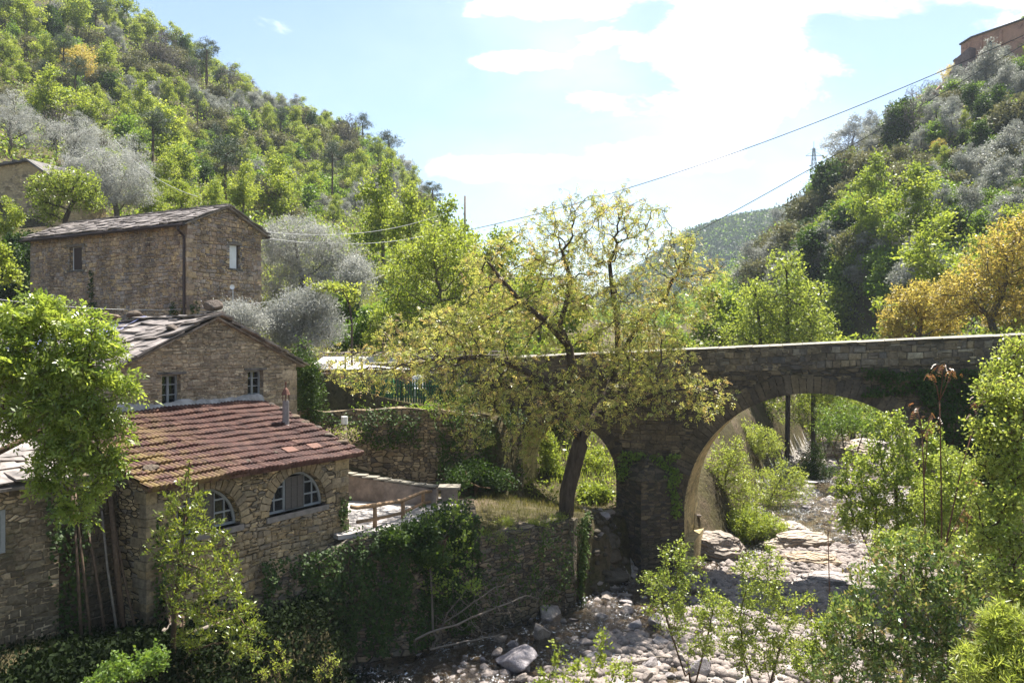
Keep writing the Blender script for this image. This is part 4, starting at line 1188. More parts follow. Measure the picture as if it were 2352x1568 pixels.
# buttress bands
for a in (1.6, 3.9, 7.6): mb.prism(rect(a, zc_ - 3.4, .5, 3.3), -ncv * .22, Tc)
mb.build('wall', stone_church, chp)
mb = MB()
mb.prism([(-.15, zc_ + .02), (2.2, zc_ + .57), (2.2, zc_ + .8), (-.15, zc_ + .25)], ncv * 7, lambda a, b: Tc(a, b) - ncv * .3)
mb.prism([(2.2, zc_ + .57), (Lc, zc_ + .12), (Lc, zc_ + .35), (2.2, zc_ + .8)], ncv * 7, lambda a, b: Tc(a, b) - ncv * .3)
mb.build('roof', slate_dark, chp)
mb = MB(); mb.prism(aw1, ncv * .05, lambda a, b: Tc(a, b) + ncv * .4); mb.build('window', glass_m, chp)
mb = MB(); ac = ob + ncv * 2.6; ra = 2.7
prof = [(ac + (-uc * math.cos(a) + ncv * math.sin(a)) * ra, a) for a in np.linspace(-1.6, 1.6, 17)]
vv = []
for p, a in prof: vv += [(p.x, p.y, zc_ - 12), (p.x, p.y, zc_ - 2.1)]
mb.add(vv, [(2 * i, 2 * i + 2, 2 * i + 3, 2 * i + 1) for i in range(16)]); mb.build('apse', stone_church, chp)
mb = MB(); vv = [tuple(ac + Vector((0, 0, zc_ - .9)))] + [tuple(ac + (p - ac) * 1.08 + Vector((0, 0, zc_ - 2.1))) for p, a in prof]
mb.add(vv, [(0, i + 1, i + 2) for i in range(16)] + [tuple(range(17, 0, -1))]); mb.build('apse_roof', slate_dark, chp)
mb = MB(); mb.prism([(.1, zc_ - 9), (3.0, zc_ - 9), (3.0, zc_ - 1.55), (.1, zc_ - 2.8)], -ncv * 1.6, Tc); mb.prism([(-1.4, zc_ - 9), (.08, zc_ - 9), (.08, zc_ - 3.6), (-1.4, zc_ - 4.7)], -ncv * 1.2, Tc)
ax_ = mb.build('sacristy', plain('sacristy_plaster', (.17, .12, .11), .9, .3, 2), chp)
mb = MB(); mb.prism(rect(.95, zc_ - 5.0, .55, .9), -ncv * .05, lambda a, b: Tc(a, b) - ncv * 1.6); mb.build('shutter', paint_green, ax_)
mb = MB(); mb.prism(rect(11.9, zc_ - 2, 3.0, 4.4), ncv * 3, lambda a, b: Tc(a, b) + ncv * 1.0); mb.prism([(11.6, zc_ + 2.4), (15.2, zc_ + 2.4), (13.4, zc_ + 4)], ncv * 3.6, lambda a, b: Tc(a, b) + ncv * .7)
mb.build('bell_tower', stone_church, chp)
# retaining wall under the church
cw = thing('stone_wall', 'reddish retaining wall stepping down the hilltop below the church', 'wall')
mb = MB()
q0 = P3(2120, 235, 150); q1 = P3(2210, 150, 150)
mb.prism([(0, -10), (7.6, -10), (7.6, 6.2), (7.0, 6.2), (3.4, 3.4), (0, 0)], (0, .8, 0), lambda a, b: q0 + Vector((a, -.6, b)))
mb.build('masonry', stone_church, cw)

# ------------------------------------------------------------------ bridge
BP = Vector((6.5, 31.0, 0)); BU = Vector((.927, -.375, 0)); BN = Vector((.375, .927, 0))
br = thing('stone_bridge', 'old stone bridge with one wide arch and one small arch over the stream', 'bridge', BP, math.atan2(BU.y, BU.x))
TB = 3.0
def ptop(t): return -.28 + .048 * t + (-.0 if t > -6 else .0)
def btop(t): return ptop(t) - .92
m_c, m_r, m_s = 4.62, 4.6, -6.45
s_c, s_r, s_s = -4.82, 2.2, -5.35
outl = [(-14, btop(-14)), (-14, -9.3), (s_c - s_r, -9.3), (s_c - s_r, s_s)] + arch_pts(s_c, s_s, s_r, math.pi, 0, 28)[1:-1] + [(s_c + s_r, s_s), (s_c + s_r, -9.3), (m_c - m_r, -9.3), (m_c - m_r, m_s)]
outl += arch_pts(m_c, m_s, m_r, math.pi, 0, 44)[1:-1] + [(m_c + m_r, m_s), (m_c + m_r, -9.3), (16, -9.3), (16, btop(16))]
mb = MB()
tri = tessellate_polygon([[Vector((a, b, 0)) for a, b in outl]])
n = len(outl)
for yv in (0, TB): mb.add([(a, yv, b) for a, b in outl], [tuple(q) for q in tri])
for i in range(n):
    (a, b), (c, d) = outl[i], outl[(i + 1) % n]
    on_arch = (-9.2 < b or -9.2 < d) and (s_c - s_r - .01 <= min(a, c) and max(a, c) <= m_c + m_r + .01)
    mb.cur = 1 if (on_arch and not (abs(b - btop(a)) < .01)) else 0
    mb.add([(a, 0, b), (c, 0, d), (c, TB, d), (a, TB, b)], [(0, 1, 2, 3)])
mb.cur = 2
def br_in(t, z):
    if z > btop(t) - .01: return False
    if math.hypot(t - m_c, z - m_s) < m_r + .66 and z > m_s - .02: return False
    if math.hypot(t - s_c, z - s_s) < s_r + .46 and z > s_s - .02: return False
    if z <= m_s and m_c - m_r - .02 < t < m_c + m_r + .02: return False
    if z <= s_s and s_c - s_r - .02 < t < s_c + s_r + .02: return False
    return True
stone_face(mb, lambda u, v, d: (u, -d, v), -12, 15, -9.0, btop(15), br_in, 109, (.10, .24), (.18, .62), (.008, .035))
mb.cur = 0
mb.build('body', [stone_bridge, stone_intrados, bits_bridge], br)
for k, yv in enumerate((-.012, TB - .45 + .012)):
    mb = MB(); N = 30
    for i in range(N):
        t0, t1 = -14 + 30 * i / N, -14 + 30 * (i + 1) / N
        v = []
        for tt in (t0, t1):
            for (yy2, zz) in ((yv, btop(tt)), (yv + .45, btop(tt)), (yv + .45, ptop(tt) - .05), (yv, ptop(tt) - .05)): v.append((tt, yy2, zz))
        mb.add(v, [(0, 4, 5, 1), (1, 5, 6, 2), (2, 6, 7, 3), (3, 7, 4, 0)])
    if k == 0:
        mb.cur = 1
        stone_face(mb, lambda u, v, d: (u, yv - d, v + .048 * u), -13.5, 15.5, btop(0) + .01, ptop(0) - .06, lambda u, v: btop(0) < v < ptop(0) - .055, 110, (.13, .25), (.18, .6), (.006, .03))
    pp = mb.build('parapet', [stone_parapet, bits_parapet], br)
    mb = MB(); t = -14.0
    while t < 16:
        ln = rs.uniform(.35, .95); z = ptop(t) - .05; dz = .048 * ln
        j = rs.uniform(-.008, .012)
        e0, e1 = yv - .04 - rs.uniform(0, .03), yv + .49 + rs.uniform(0, .03)
        mb.add([(t, e0, z + j), (t + ln - .015, e0 + rs.uniform(-.02, .02), z + dz + j), (t + ln - .015, e1, z + dz + j), (t, e1, z + j)] + [(t, e0, z + .012 + j), (t + ln - .015, e0, z + dz + .012 + j), (t + ln - .015, e1, z + dz + .075 + j), (t, e1, z + .075 + j)],
               [(3, 2, 1, 0), (4, 5, 6, 7), (0, 1, 5, 4), (1, 2, 6, 5), (2, 3, 7, 6), (3, 0, 4, 7)])
        t += ln
    mb.build('coping', coping_m, pp)
for (c, r, s, n, wd) in ((m_c, m_r, m_s, 62, .62), (s_c, s_r, s_s, 30, .42)):
    mb = MB()
    for i in range(n):
        a0 = math.pi * (i + .05) / n; a1 = math.pi * (i + .95) / n; ro = r + wd + rs.uniform(-.12, .1)
        y0 = -.02 - rs.uniform(0, .03)
        mb.prism([(c + r * math.cos(a0), s + r * math.sin(a0)), (c + ro * math.cos(a0), s + ro * math.sin(a0)), (c + ro * math.cos(a1), s + ro * math.sin(a1)), (c + r * math.cos(a1), s + r * math.sin(a1))], (0, .3, 0), lambda a, b, y0=y0: (a, y0, b))
    mb.build('arch_ring', bits_bridge, br)
# cutwater in front of the pier
mb = MB()
t0, t1, tm_ = -2.62, .02, -1.35
zt_, zb_ = -5.2, -9.4
v = [(t0, -.02, zb_), (tm_, -1.25, zb_), (t1, -.02, zb_), (t0, -.02, zt_), (tm_, -1.2, zt_), (t1, -.02, zt_), (tm_, -.05, zt_ + .95)]
mb.add(v, [(0, 1, 4, 3), (1, 2, 5, 4), (3, 4, 6), (4, 5, 6), (0, 2, 1)])
mb.build('cutwater', stone_bridge, br)
mb = MB(); mb.box(m_c - m_r + .003, .06, -9.4, m_c - m_r + .34, TB + .2, -7.55); mb.build('footing', stone_intrados, br)
# road surface between the parapets
mb = MB(); mb.add([(-14, .45, btop(-14) + .02), (16, .45, btop(16) + .02), (16, TB - .45, btop(16) + .02), (-14, TB - .45, btop(-14) + .02)], [(0, 1, 2, 3)])
mb.build('roadway', plaster_grey, br)

# ------------------------------------------------------------------ stream bank walls, terrace
def thick_wall(mb, pts, zts, zb, th, seg=.6, wob=.06, r=random.Random(8)):
    """rough wall along a ground line with an uneven top"""
    P_ = []
    for i in range(len(pts) - 1):
        a = Vector((pts[i][0], pts[i][1], 0)); b = Vector((pts[i + 1][0], pts[i + 1][1], 0)); k = max(1, int((b - a).length / seg))
        for j in range(k): P_.append((a.lerp(b, j / k), zts[i] + (zts[i + 1] - zts[i]) * j / k))
    P_.append((Vector((pts[-1][0], pts[-1][1], 0)), zts[-1]))
    vs = []; fs = []
    for i, (p, zt) in enumerate(P_):
        q0 = P_[max(0, i - 1)][0]; q1 = P_[min(len(P_) - 1, i + 1)][0]
        d = (q1 - q0).normalized(); nn = Vector((d.y, -d.x, 0))
        zt += r.uniform(-wob, wob)
        for off, z in ((.14, zb), (.05 + r.uniform(-.03, .03), (zb + zt) / 2), (0, zt), (-th, zt + r.uniform(-wob, wob) * .6), (-th, zb)):
            c = p + nn * off; vs.append((c.x, c.y, z))
    m_ = len(P_)
    for i in range(m_ - 1):
        for j in range(4): fs.append((i * 5 + j, (i + 1) * 5 + j, (i + 1) * 5 + j + 1, i * 5 + j + 1))
    fs.append((0, 1, 2, 3, 4)); fs.append(tuple((m_ - 1) * 5 + j for j in (4, 3, 2, 1, 0)))
    return mb.add(vs, fs)

tw = thing('retaining_wall', 'ivy-covered stone retaining wall below the terrace, standing in the stream', 'wall')
mb = MB(); thick_wall(mb, [(-7.4, 17.5), (-6.0, 20.3), (-4.45, 22.35), (-2.9, 22.95), (-1.05, 24.9), (-1.3, 27.6)], [-6.6, -6.2, -5.45, -5.4, -5.35, -5.3], -9.5, 1.1)
mb.build('masonry', stone_dark, tw)
tw2 = thing('retaining_wall', 'rough mossy dry-stone bank wall under the walnut tree, beside the stream', 'wall')
mb = MB(); thick_wall(mb, [(-1.0, 24.9), (.4, 25.8), (2.0, 27.25), (2.3, 28.6), (2.5, 30.2), (2.3, 32.5)], [-5.95, -5.95, -5.9, -6.15, -6.5, -6.8], -9.5, 1.1, .4, .1)
mb.build('masonry', stone_dark, tw2)
tw3 = thing('retaining_wall', 'dark brown stone retaining wall holding up the fenced garden behind the terrace', 'wall')
mb = MB(); thick_wall(mb, [(-9.5, 30.0), (-6, 30.9), (-3.2, 31.0), (-1.2, 31.2), (0.4, 32.6)], [-2.6, -2.55, -2.6, -2.8, -3.2], -6.5, .5, .5, .08)
mb.build('masonry', masonry('garden_wall_stone', [(.30, .22, .13), (.22, .17, .11), (.35, .27, .17), (.20, .16, .12)], 2.7, 5.2, (.07, .055, .04), .08, .8, .35, .3, 41.0), tw3)
tf = thing('terrace', 'pale concrete terrace beside the tile-roofed building', 'terrace')
mb = MB(); mb.prism([(-4.75, 22.4), (-4.2, 22.75), (-2.8, 23.3), (-1.55, 25.0), (-1.6, 27.4), (-2.4, 27.9), (-9, 29.2), (-8, 26.5)], (0, 0, .12), lambda a, b: Vector((a, b, -5.42)))
mb.build('slab', floor_m, tf)
lw_ = thing('terrace_wall', 'low plastered wall along the back of the terrace', 'wall')
mb = MB(); thick_wall(mb, [(-6.2, 27.75), (-5.36, 27.45), (-4.2, 27.0), (-3.3, 26.75), (-2.45, 26.65)], [-4.42, -4.5, -4.62, -4.72, -4.8], -5.5, .28, .4, .02)
mb.build('masonry', plaster_wall, lw_)
mb = MB()
for i in range(9):
    x = -5.9 + i * .4; M = Matrix.Translation((x, 27.68 - .3 * (x + 5.9) + rs.uniform(-.02, .02) + .03 * (i - 4) ** 2 * .2, -4.43 - .1 * (x + 5.9) + .01)) @ Matrix.Rotation(rs.uniform(-.5, -.1), 4, 'Z')
    mb.box(-.26, -.17, 0, .26, .17, .05, M)
mb.build('coping', coping_m, lw_)
pl_ = thing('pillar', 'short stone pillar with a flat cap at the end of the terrace railing', 'pillar', (-2.08, 27.3, -5.4))
mb = MB(); mb.box(-.26, -.26, -.3, .26, .26, .52); mb.build('shaft', plaster_wall, pl_)
mb = MB(); mb.box(-.36, -.34, .52, .36, .34, .6); mb.build('cap', coping_m, pl_)

rl = thing('railing', 'rustic wooden pole railing along the edge of the terrace', 'railing')
feet = [(-4.3, 22.75), (-3.92, 23.4), (-3.28, 24.6), (-2.86, 26.3), (-2.3, 27.2)]
for i, (x, y) in enumerate(feet[1:4]):
    mb = MB(); mb.tube([(x, y, -5.45), (x + .01, y, -5.0), (x, y, -4.58 - .07 * (i + 1))], [.065, .06, .055], 8); mb.build('post', wood_rail if i != 0 else wood_rail, rl, smooth=True)
mb = MB(); mb.tube([(x + rs.uniform(-.02, .02), y, -4.55 - .07 * i + rs.uniform(-.02, .02)) for i, (x, y) in enumerate([(-4.42, 22.5)] + feet)], [.06, .06, .065, .06, .055, .045], 8); mb.build('top_rail', wood_rail, rl, smooth=True)
mb = MB(); mb.tube([(x, y, -5.02 - .05 * i + rs.uniform(-.02, .02)) for i, (x, y) in enumerate(feet)], .05, 8); mb.build('lower_rail', wood_rail, rl, smooth=True)

# ------------------------------------------------------------------ garden fence, pergola, sheets
fn_ = thing('picket_fence', 'green picket fence of the garden above the hedge', 'fence')
fa, fb = Vector((-8.6, 32.6, 0)), Vector((-2.2, 32.2, 0))
nP = 62
for i in range(nP):
    p = fa.lerp(fb, i / (nP - 1)); h = .95 + rs.uniform(-.05, .05)
    zb = -2.45
    mb = MB() if i == 0 else mb
    mb.prism([(-.032, zb), (.032, zb), (.032, zb + h - .05), (0, zb + h), (-.032, zb + h - .05)], (0, .02, 0), lambda a, b, p=p: Vector((p.x + a, p.y, b)))
mb.build('picket_panel', paint_green, fn_)
mb = MB()
for z in (-2.2, -1.75): mb.bar((fa.x, fa.y + .04, z), (fb.x, fb.y + .04, z), .04, .07, Vector((0, 1, 0)))
mb.build('rail', paint_green, fn_)
for i, f_ in enumerate((.02, .14, .27, .41, .55, .66, .8, .93, 1.0)):
    p = fa.lerp(fb, f_); h = (2.0, 1.5, 1.4, 1.75, 1.35, 1.45, 1.2, 1.3, 1.5)[i]
    mb = MB(); mb.tube([(p.x, p.y + .1, -2.6), (p.x + .03, p.y + .1, -2.5 + h)], [.055, .045], 7); mb.build('post', wood_dark, fn_, smooth=True)
pg = thing('pergola', 'light wooden and wire pergola frame in the garden behind the fence', 'pergola')
for i, x in enumerate((-8.9, -7.0, -4.6, -2.2, -.3)):
    mb = MB(); mb.tube([(x, 34.4, -2.6), (x, 34.4, -.62)], .045, 7); mb.build('post', wood_grey, pg)
    mb = MB(); mb.tube([(x, 37.2, -2.4), (x, 37.2, -.5)], .045, 7); mb.build('post', wood_grey, pg)
mb = MB()
for y, z in ((34.4, -.62), (37.2, -.5), (34.4, -1.35)): mb.tube([(-9.0, y, z), (-.2, y, z + .05)], .03, 6)
for k in range(12): mb.tube([(-9 + k * .8, 34.3, -.58), (-9 + k * .8, 37.3, -.46)], .02, 5)
mb.build('beam_frame', wood_grey, pg)
gb = thing('garden_shed', 'low garden shed with a whitish sheet roof behind the picket fence', 'shed')
mb = MB(); mb.box(-8.6, 35.4, -2.6, -3.4, 38.2, -1.25); mb.build('wall', plain('shed_wall', (.28, .19, .14), .9, .3, 2), gb)
mb = MB(); mb.prism([(35.1, -1.22), (38.5, -.72), (38.5, -.68), (35.1, -1.18)], (5.6, 0, 0), lambda a, b: (-8.8, a, b)); mb.build('roof', white_sheet, gb)
tb_ = thing('garden_table', 'low table under a pinkish white cloth behind the green picket fence', 'table', (-7.55, 33.4, -2.4))
mb = MB(); mb.box(-.75, -.4, .62, .75, .4, .68); mb.build('tabletop', white_sheet, tb_)
for sx_ in (-.65, .65):
    for sy_ in (-.3, .3): mb = MB(); mb.box(sx_ - .03, sy_ - .03, -.2, sx_ + .03, sy_ + .03, .62); mb.build('leg', wood_grey, tb_)
wc = thing('garden_chair', 'white curved plastic garden chair behind the fence', 'chair', (-3.75, 33.2, -2.35), R(15))
mb = MB(); mb.box(-.24, -.22, .42, .24, .22, .46); mb.build('seat', paint_white, wc)
mb = MB()
for i in range(9):
    a = -.9 + 1.8 * i / 8; mb.bar((.24 * math.sin(a * 1.2), .2 + .04 * math.cos(a), .46), (.26 * math.sin(a * 1.2), .3 + .04 * math.cos(a), .98 - .12 * abs(a)), .05, .02, Vector((0, 1, 0)))
mb.tube([(.27 * math.sin((-.9 + 1.8 * i / 8) * 1.2), .3 + .04 * math.cos(-.9 + 1.8 * i / 8), .98 - .12 * abs(-.9 + 1.8 * i / 8)) for i in range(9)], .025, 6)
mb.build('backrest', paint_white, wc)
for sx_ in (-.2, .2):
    for sy_ in (-.18, .18): mb = MB(); mb.tube([(sx_ * 1.15, sy_ * 1.15, -.1), (sx_, sy_, .42)], .022, 6); mb.build('leg', paint_white, wc)
gt_ = thing('water_butt', 'green plastic water butt standing behind the picket fence', 'water butt', (-5.2, 33.3, -2.45))
mb = MB(); mb.tube([(0, 0, 0), (0, 0, .35), (0, 0, .75), (0, 0, 1.05)], [.36, .42, .42, .38], 14); mb.build('barrel', plain('green_plastic', (.02, .20, .09), .4, .1, 4), gt_, smooth=True)
mb = MB(); mb.tube([(0, 0, 1.05), (0, 0, 1.1)], [.41, .40], 14); mb.build('lid', paint_green, gt_)
ph = thing('flue_post', 'short grey chimney pipe rising beside the tile roof', 'pipe', Pz(791, 1010, -3.6) * 1.0)
mb = MB(); mb.tube([(0, 0, -1.5), (0, 0, .62)], .09, 10); mb.build('pipe', wood_grey, ph, smooth=True)
mb = MB(); mb.tube([(0, 0, .58), (0, 0, .86)], [.125, .12], 10); mb.build('cap', paint_white, ph)

# ------------------------------------------------------------------ pylon, pole, wires
py_ = thing('pylon', 'slender lattice power pylon on the ridge below the church', 'pylon', (70.0, 190.0, 29.0))
H_ = 16.3
mb = MB()
def leg_at(sx, sy, z): k = 1.05 * (1 - z / H_) + .16; return Vector((sx * k, sy * k, z))
for sx_, sy_ in ((-1, -1), (1, -1), (1, 1), (-1, 1)):
    mb = MB(); mb.tube([leg_at(sx_, sy_, 0), leg_at(sx_, sy_, H_ * .97)], .07, 4); mb.build('leg', steel_m, py_)
mb = MB(); nb_ = 15
for i in range(nb_):
    z0, z1 = H_ * .97 * i / nb_, H_ * .97 * (i + 1) / nb_
    cr_ = ((-1, -1), (1, -1), (1, 1), (-1, 1))
    for k in range(4):
        a, b = cr_[k], cr_[(k + 1) % 4]
        mb.tube([leg_at(*a, z0), leg_at(*b, z1)], .035, 4); mb.tube([leg_at(*b, z0), leg_at(*a, z1)], .035, 4)
mb.build('bracing', steel_m, py_)
mb = MB(); mb.tube([(-1.9, 0, H_ * .86), (1.9, 0, H_ * .86)], .08, 4); mb.tube([(-1.9, 0, H_ * .86), (0, 0, H_ * .93), (1.9, 0, H_ * .86)], .05, 4); mb.tube([(-.9, 0, H_ * .95), (.9, 0, H_ * .95)], .06, 4); mb.build('cross_arm', steel_m, py_)
mb = MB(); mb.tube([(0, 0, H_ * .9), (0, 0, H_ + 1.0)], .06, 5); mb.build('mast', steel_m, py_)

pb = P3(1068, 520, 60)
up_ = thing('utility_pole', 'thin grey utility pole among the green trees below the hillside', 'pole', (pb.x, pb.y, gz(pb.x, pb.y) - .2))
ztop = P3(1068, 450, 60).z
mb = MB(); mb.tube([(0, 0, 0), (0, 0, ztop - up_.location.z)], [.11, .075], 8); mb.build('shaft', wood_grey, up_, smooth=True)
mb = MB(); mb.box(-.25, -.18, ztop - up_.location.z - 2.6, .25, .18, ztop - up_.location.z - 2.1); mb.build('junction_box', metal_dark, up_)

def wire(label, a, b, sag, rad, m_, n=40):
    a = Vector(a); b = Vector(b)
    pts = []
    for i in range(n + 1):
        t_ = i / n; p = a.lerp(b, t_); p.z -= sag * 4 * t_ * (1 - t_); pts.append(p)
    mb = MB(); mb.tube(pts, rad, 5)
    return tag(mb.build('power_line', m_, None, uv=False), label, 'power line', 'overhead wires')
wire('thick black overhead cable running from the utility pole up towards the church', P3(1068, 530, 60), P3(2420, 50, 42), 1.1, .023, wire_m)
wire('thin black overhead wire crossing the sky below the thick cable', P3(1300, 690, 72), P3(2480, 25, 58), .5, .03, wire_m)
wire('pale cable strung past the front of the upper stone house', P3(-40, 682, 33), P3(880, 632, 45), 1.1, .010, wire_light)
wire('pale cable dropping from the olive trees to the upper house roof', P3(262, 318, 66), P3(455, 452, 46), .7, .014, wire_light)
wire('upper pale cable sagging from the upper house towards the utility pole', P3(605, 532, 42), P3(1066, 470, 60), .9, .014, wire_light)
wire('lower pale cable sagging from the upper house towards the utility pole', P3(600, 545, 42), P3(1066, 515, 60), .8, .016, wire_light)
# ------------------------------------------------------------------ near plants
def blob(px, py, Y, rx, rz, ry=None):
    p = P3(px, py, Y); k = Y / F
    return (p.x, p.y, p.z, rx * k, (ry if ry else rx) * k, rz * k)
def path(*pts): return [tuple(P3(*p)) for p in pts]

# the walnut tree in front of the bridge
wb = Pz(1300, 1172, -5.9)
wroots = [path((1300, 1185, wb.y), (1303, 1130, wb.y), (1318, 1070, wb.y), (1332, 1020, wb.y - .1), (1334, 985, wb.y - .2)),
          path((1332, 1010, wb.y), (1322, 940, wb.y), (1316, 860, wb.y + .2), (1308, 800, wb.y + .3), (1285, 745, wb.y + .4), (1300, 700, wb.y + .4), (1310, 640, wb.y + .3), (1295, 590, wb.y)),
          path((1340, 1000, wb.y), (1372, 950, wb.y + .4), (1400, 890, wb.y + .9), (1420, 820, wb.y + 1.2), (1418, 740, wb.y + 1.2), (1405, 660, wb.y + .9), (1400, 600, wb.y + .5)),
          path((1328, 1000, wb.y - .2), (1285, 940, wb.y - .8), (1262, 900, wb.y - 1.2), (1228, 862, wb.y - 1.6), (1170, 835, wb.y - 2), (1100, 820, wb.y - 2.3)),
          path((1308, 800, wb.y + .3), (1250, 735, wb.y - .4), (1195, 690, wb.y - .9), (1150, 640, wb.y - 1.2), (1120, 600, wb.y - 1.2)),
          path((1420, 820, wb.y + 1.2), (1480, 730, wb.y + 1.4), (1525, 690, wb.y + 1.2), (1545, 640, wb.y + 1.0)),
          path((1372, 950, wb.y + .4), (1440, 930, wb.y - .8), (1520, 900, wb.y - 1.6), (1600, 890, wb.y - 2.0))]
wy = wb.y
wblobs = [blob(1490, 505, wy, 60, 55, 90), blob(1575, 585, wy + .3, 50, 70, 80), blob(1330, 470, wy, 70, 40, 90), blob(1425, 465, wy, 75, 45, 90), blob(1640, 640, wy, 35, 60, 60), blob(1400, 530, wy, 105, 85, 130), blob(1250, 560, wy, 100, 85, 130), blob(1530, 630, wy + .5, 75, 105, 120), blob(1330, 640, wy, 150, 100, 190), blob(1120, 640, wy - 1, 70, 110, 130),
          blob(1000, 790, wy - 1.5, 150, 90, 190), blob(850, 850, wy - 2, 110, 62, 130), blob(1100, 880, wy - 2, 140, 95, 150), blob(1150, 760, wy - .5, 150, 110, 200), blob(1250, 930, wy - 2, 130, 80, 120),
          blob(1500, 830, wy, 110, 90, 160), blob(1600, 915, wy - 2, 90, 70, 110), blob(1400, 900, wy - 1.5, 150, 90, 140), blob(755, 805, wy - 2, 45, 30, 60), blob(1085, 990, wy - 2.5, 55, 55, 60), blob(1200, 1010, wy - 2.3, 60, 50, 60), blob(1440, 740, wy, 140, 110, 180), blob(1600, 700, wy, 45, 80, 80)]
tm, cm_ = grown(11, wb, wroots, wblobs, 4300, .23, .3, .28, .005, 'walnut', .022, 3, .125, .078, bark_dark, 1.35, 130, (0, 0, .03), .3, compound=2, spread=.06, along=.7, droop=.2, up=.15, clump=.6, tint0=.44, nleaf=17000)
plant('walnut_tree', 'large spreading walnut tree with yellow-bronze young leaves and dark trunk in front of the bridge', 'tree', wb, tm, cm_)

# acacia at the left
ab = Vector((-10.6, 15.0, -6.1))
aroots = [[tuple(ab), (-10.8, 15.05, -5), (-10.9, 15.1, -4.2), (-10.6, 15.1, -3.0), (-9.8, 15.1, -2.2), (-8.8, 15.1, -1.7)], [(-8.8, 15.1, -1.7), (-8.2, 14.9, -1.5), (-7.7, 14.7, -1.2)], [(-9.8, 15.1, -2.2), (-9.4, 14.9, -1.5), (-9.0, 14.8, -.8)]]
abl = [blob(305, 850, 14.8, 14, 10), blob(330, 908, 14.8, 12, 8), blob(278, 1095, 14.5, 14, 12), blob(70, 685, 14.9, 26, 14), blob(180, 705, 14.9, 22, 12), blob(300, 1010, 14.6, 14, 12), blob(30, 745, 14.8, 110, 60), blob(120, 720, 14.8, 70, 40), blob(190, 770, 14.8, 80, 50), blob(60, 830, 14.6, 110, 60), blob(-40, 850, 14.6, 60, 100), blob(250, 800, 14.8, 45, 28), blob(160, 860, 14.5, 90, 55), blob(240, 880, 14.6, 65, 45), blob(295, 900, 14.8, 28, 20), blob(70, 930, 14.2, 80, 50), blob(170, 960, 14.4, 75, 50), blob(250, 975, 14.6, 48, 38), blob(20, 985, 14.2, 50, 35), blob(140, 1040, 14.2, 75, 45), blob(220, 1065, 14.4, 55, 50), blob(110, 1105, 14.0, 45, 40), blob(200, 1140, 14.3, 50, 40), blob(150, 1165, 14.1, 35, 28), blob(265, 1050, 14.5, 25, 30), blob(215, 1190, 14.3, 18, 22)]
tm, cm_ = grown(12, ab, aroots, abl, 1500, .13, .22, .07, .004, 'acacia', .012, 4, .15, .085, bark_brown, 1.25, 140, (0, 0, 0), .25, compound=2, spread=.04, along=.6, droop=.2, up=.2, clump=.5, tint0=.45, nleaf=6800)
plant('acacia_tree', 'bushy acacia tree with feathery light green leaves beside the low house', 'tree', ab, tm, cm_)

# laurel sapling before the arched windows
lb = Pz(397, 1515, -6.45)
ly = lb.y
tm, cm_ = grown(13, lb, [path((397, 1520, ly), (400, 1400, ly), (412, 1300, ly), (425, 1180, ly), (435, 1060, ly))],
                [blob(430, 1090, ly, 14, 45), blob(425, 1170, ly, 65, 70), blob(440, 1260, ly, 105, 75), blob(470, 1350, ly - .3, 105, 80), blob(530, 1430, ly - .5, 85, 65), blob(560, 1490, ly - .6, 60, 50), blob(440, 1440, ly - .3, 60, 70)],
                560, .13, .2, .055, .004, 'laurel', .011, 6, .085, .028, bark_brown, 1.3, 120, (0, 0, .15), .2, spread=.03, along=.9, up=.6, clump=.4, tint0=.3, nleaf=7500)
plant('laurel_sapling', 'tall young laurel with upright pale leaf tufts in front of the arched windows', 'tree', lb, tm, cm_)

def shrub(seed, name, label, base, blobs, natt, step, kill, leaf, per, L, Wd, R0=.03, stems=3, bark=None, cat='shrub', group=None, thr=.012, shell=1.4, r0=.003, parts=('stem', 'foliage'), **kw):
    rr = random.Random(seed); base = Vector(base)
    B = sorted(blobs, key=lambda q: q[2])
    roots = []
    trunk = [tuple(base), tuple(base + Vector((0, 0, .15)))]
    roots.append(trunk)
    for k in range(stems):
        b = Vector(B[(k * len(B)) // stems][:3]); mid = base.lerp(b, .5) + Vector((rr.uniform(-.15, .15), rr.uniform(-.15, .15), .15))
        roots.append([tuple(base.lerp(mid, .3)), tuple(base.lerp(mid, .7)), tuple(mid), tuple(mid.lerp(b, .6))])
    tm, cm_ = grown(seed, base, roots, blobs, natt, step, kill, R0, r0, leaf, thr, per, L, Wd, bark or bark_brown, shell, 130, (0, 0, .04), .25, (6, 4, 3), **kw)
    return plant(name, label, cat, base, tm, cm_, group, parts)

def gp(px, Y, dz=-.1): x = (px - PCX) / F * Y; return Vector((x, Y, gz(x, Y) + dz))
shrub(21, 'alder_sapling', 'slender alder sapling with small pale leaves on the gravel by the bridge pier', gp(1590, 20.6), [blob(1565, 1290, 20.4, 60, 60), blob(1555, 1380, 20.4, 90, 70), blob(1505, 1325, 20.2, 45, 30), blob(1640, 1400, 20.3, 60, 60), blob(1590, 1470, 20.3, 60, 50)], 300, .14, .24, 'pale', 5, .065, .042, .035, 3, spread=.05, tint0=.45, nleaf=5500)
shrub(22, 'alder_sapling', 'bushier alder sapling in the stream bed, in front of the bedrock ledges', gp(1752, 19.5), [blob(1745, 1330, 19.3, 70, 90), blob(1700, 1430, 19.2, 70, 70), blob(1800, 1420, 19.3, 70, 70), blob(1750, 1500, 19.2, 80, 60), blob(1660, 1490, 19.3, 50, 40), blob(1840, 1370, 19.4, 35, 30)], 420, .14, .22, 'pale', 6, .062, .042, .04, 3, spread=.05, tint0=.45, nleaf=8000)
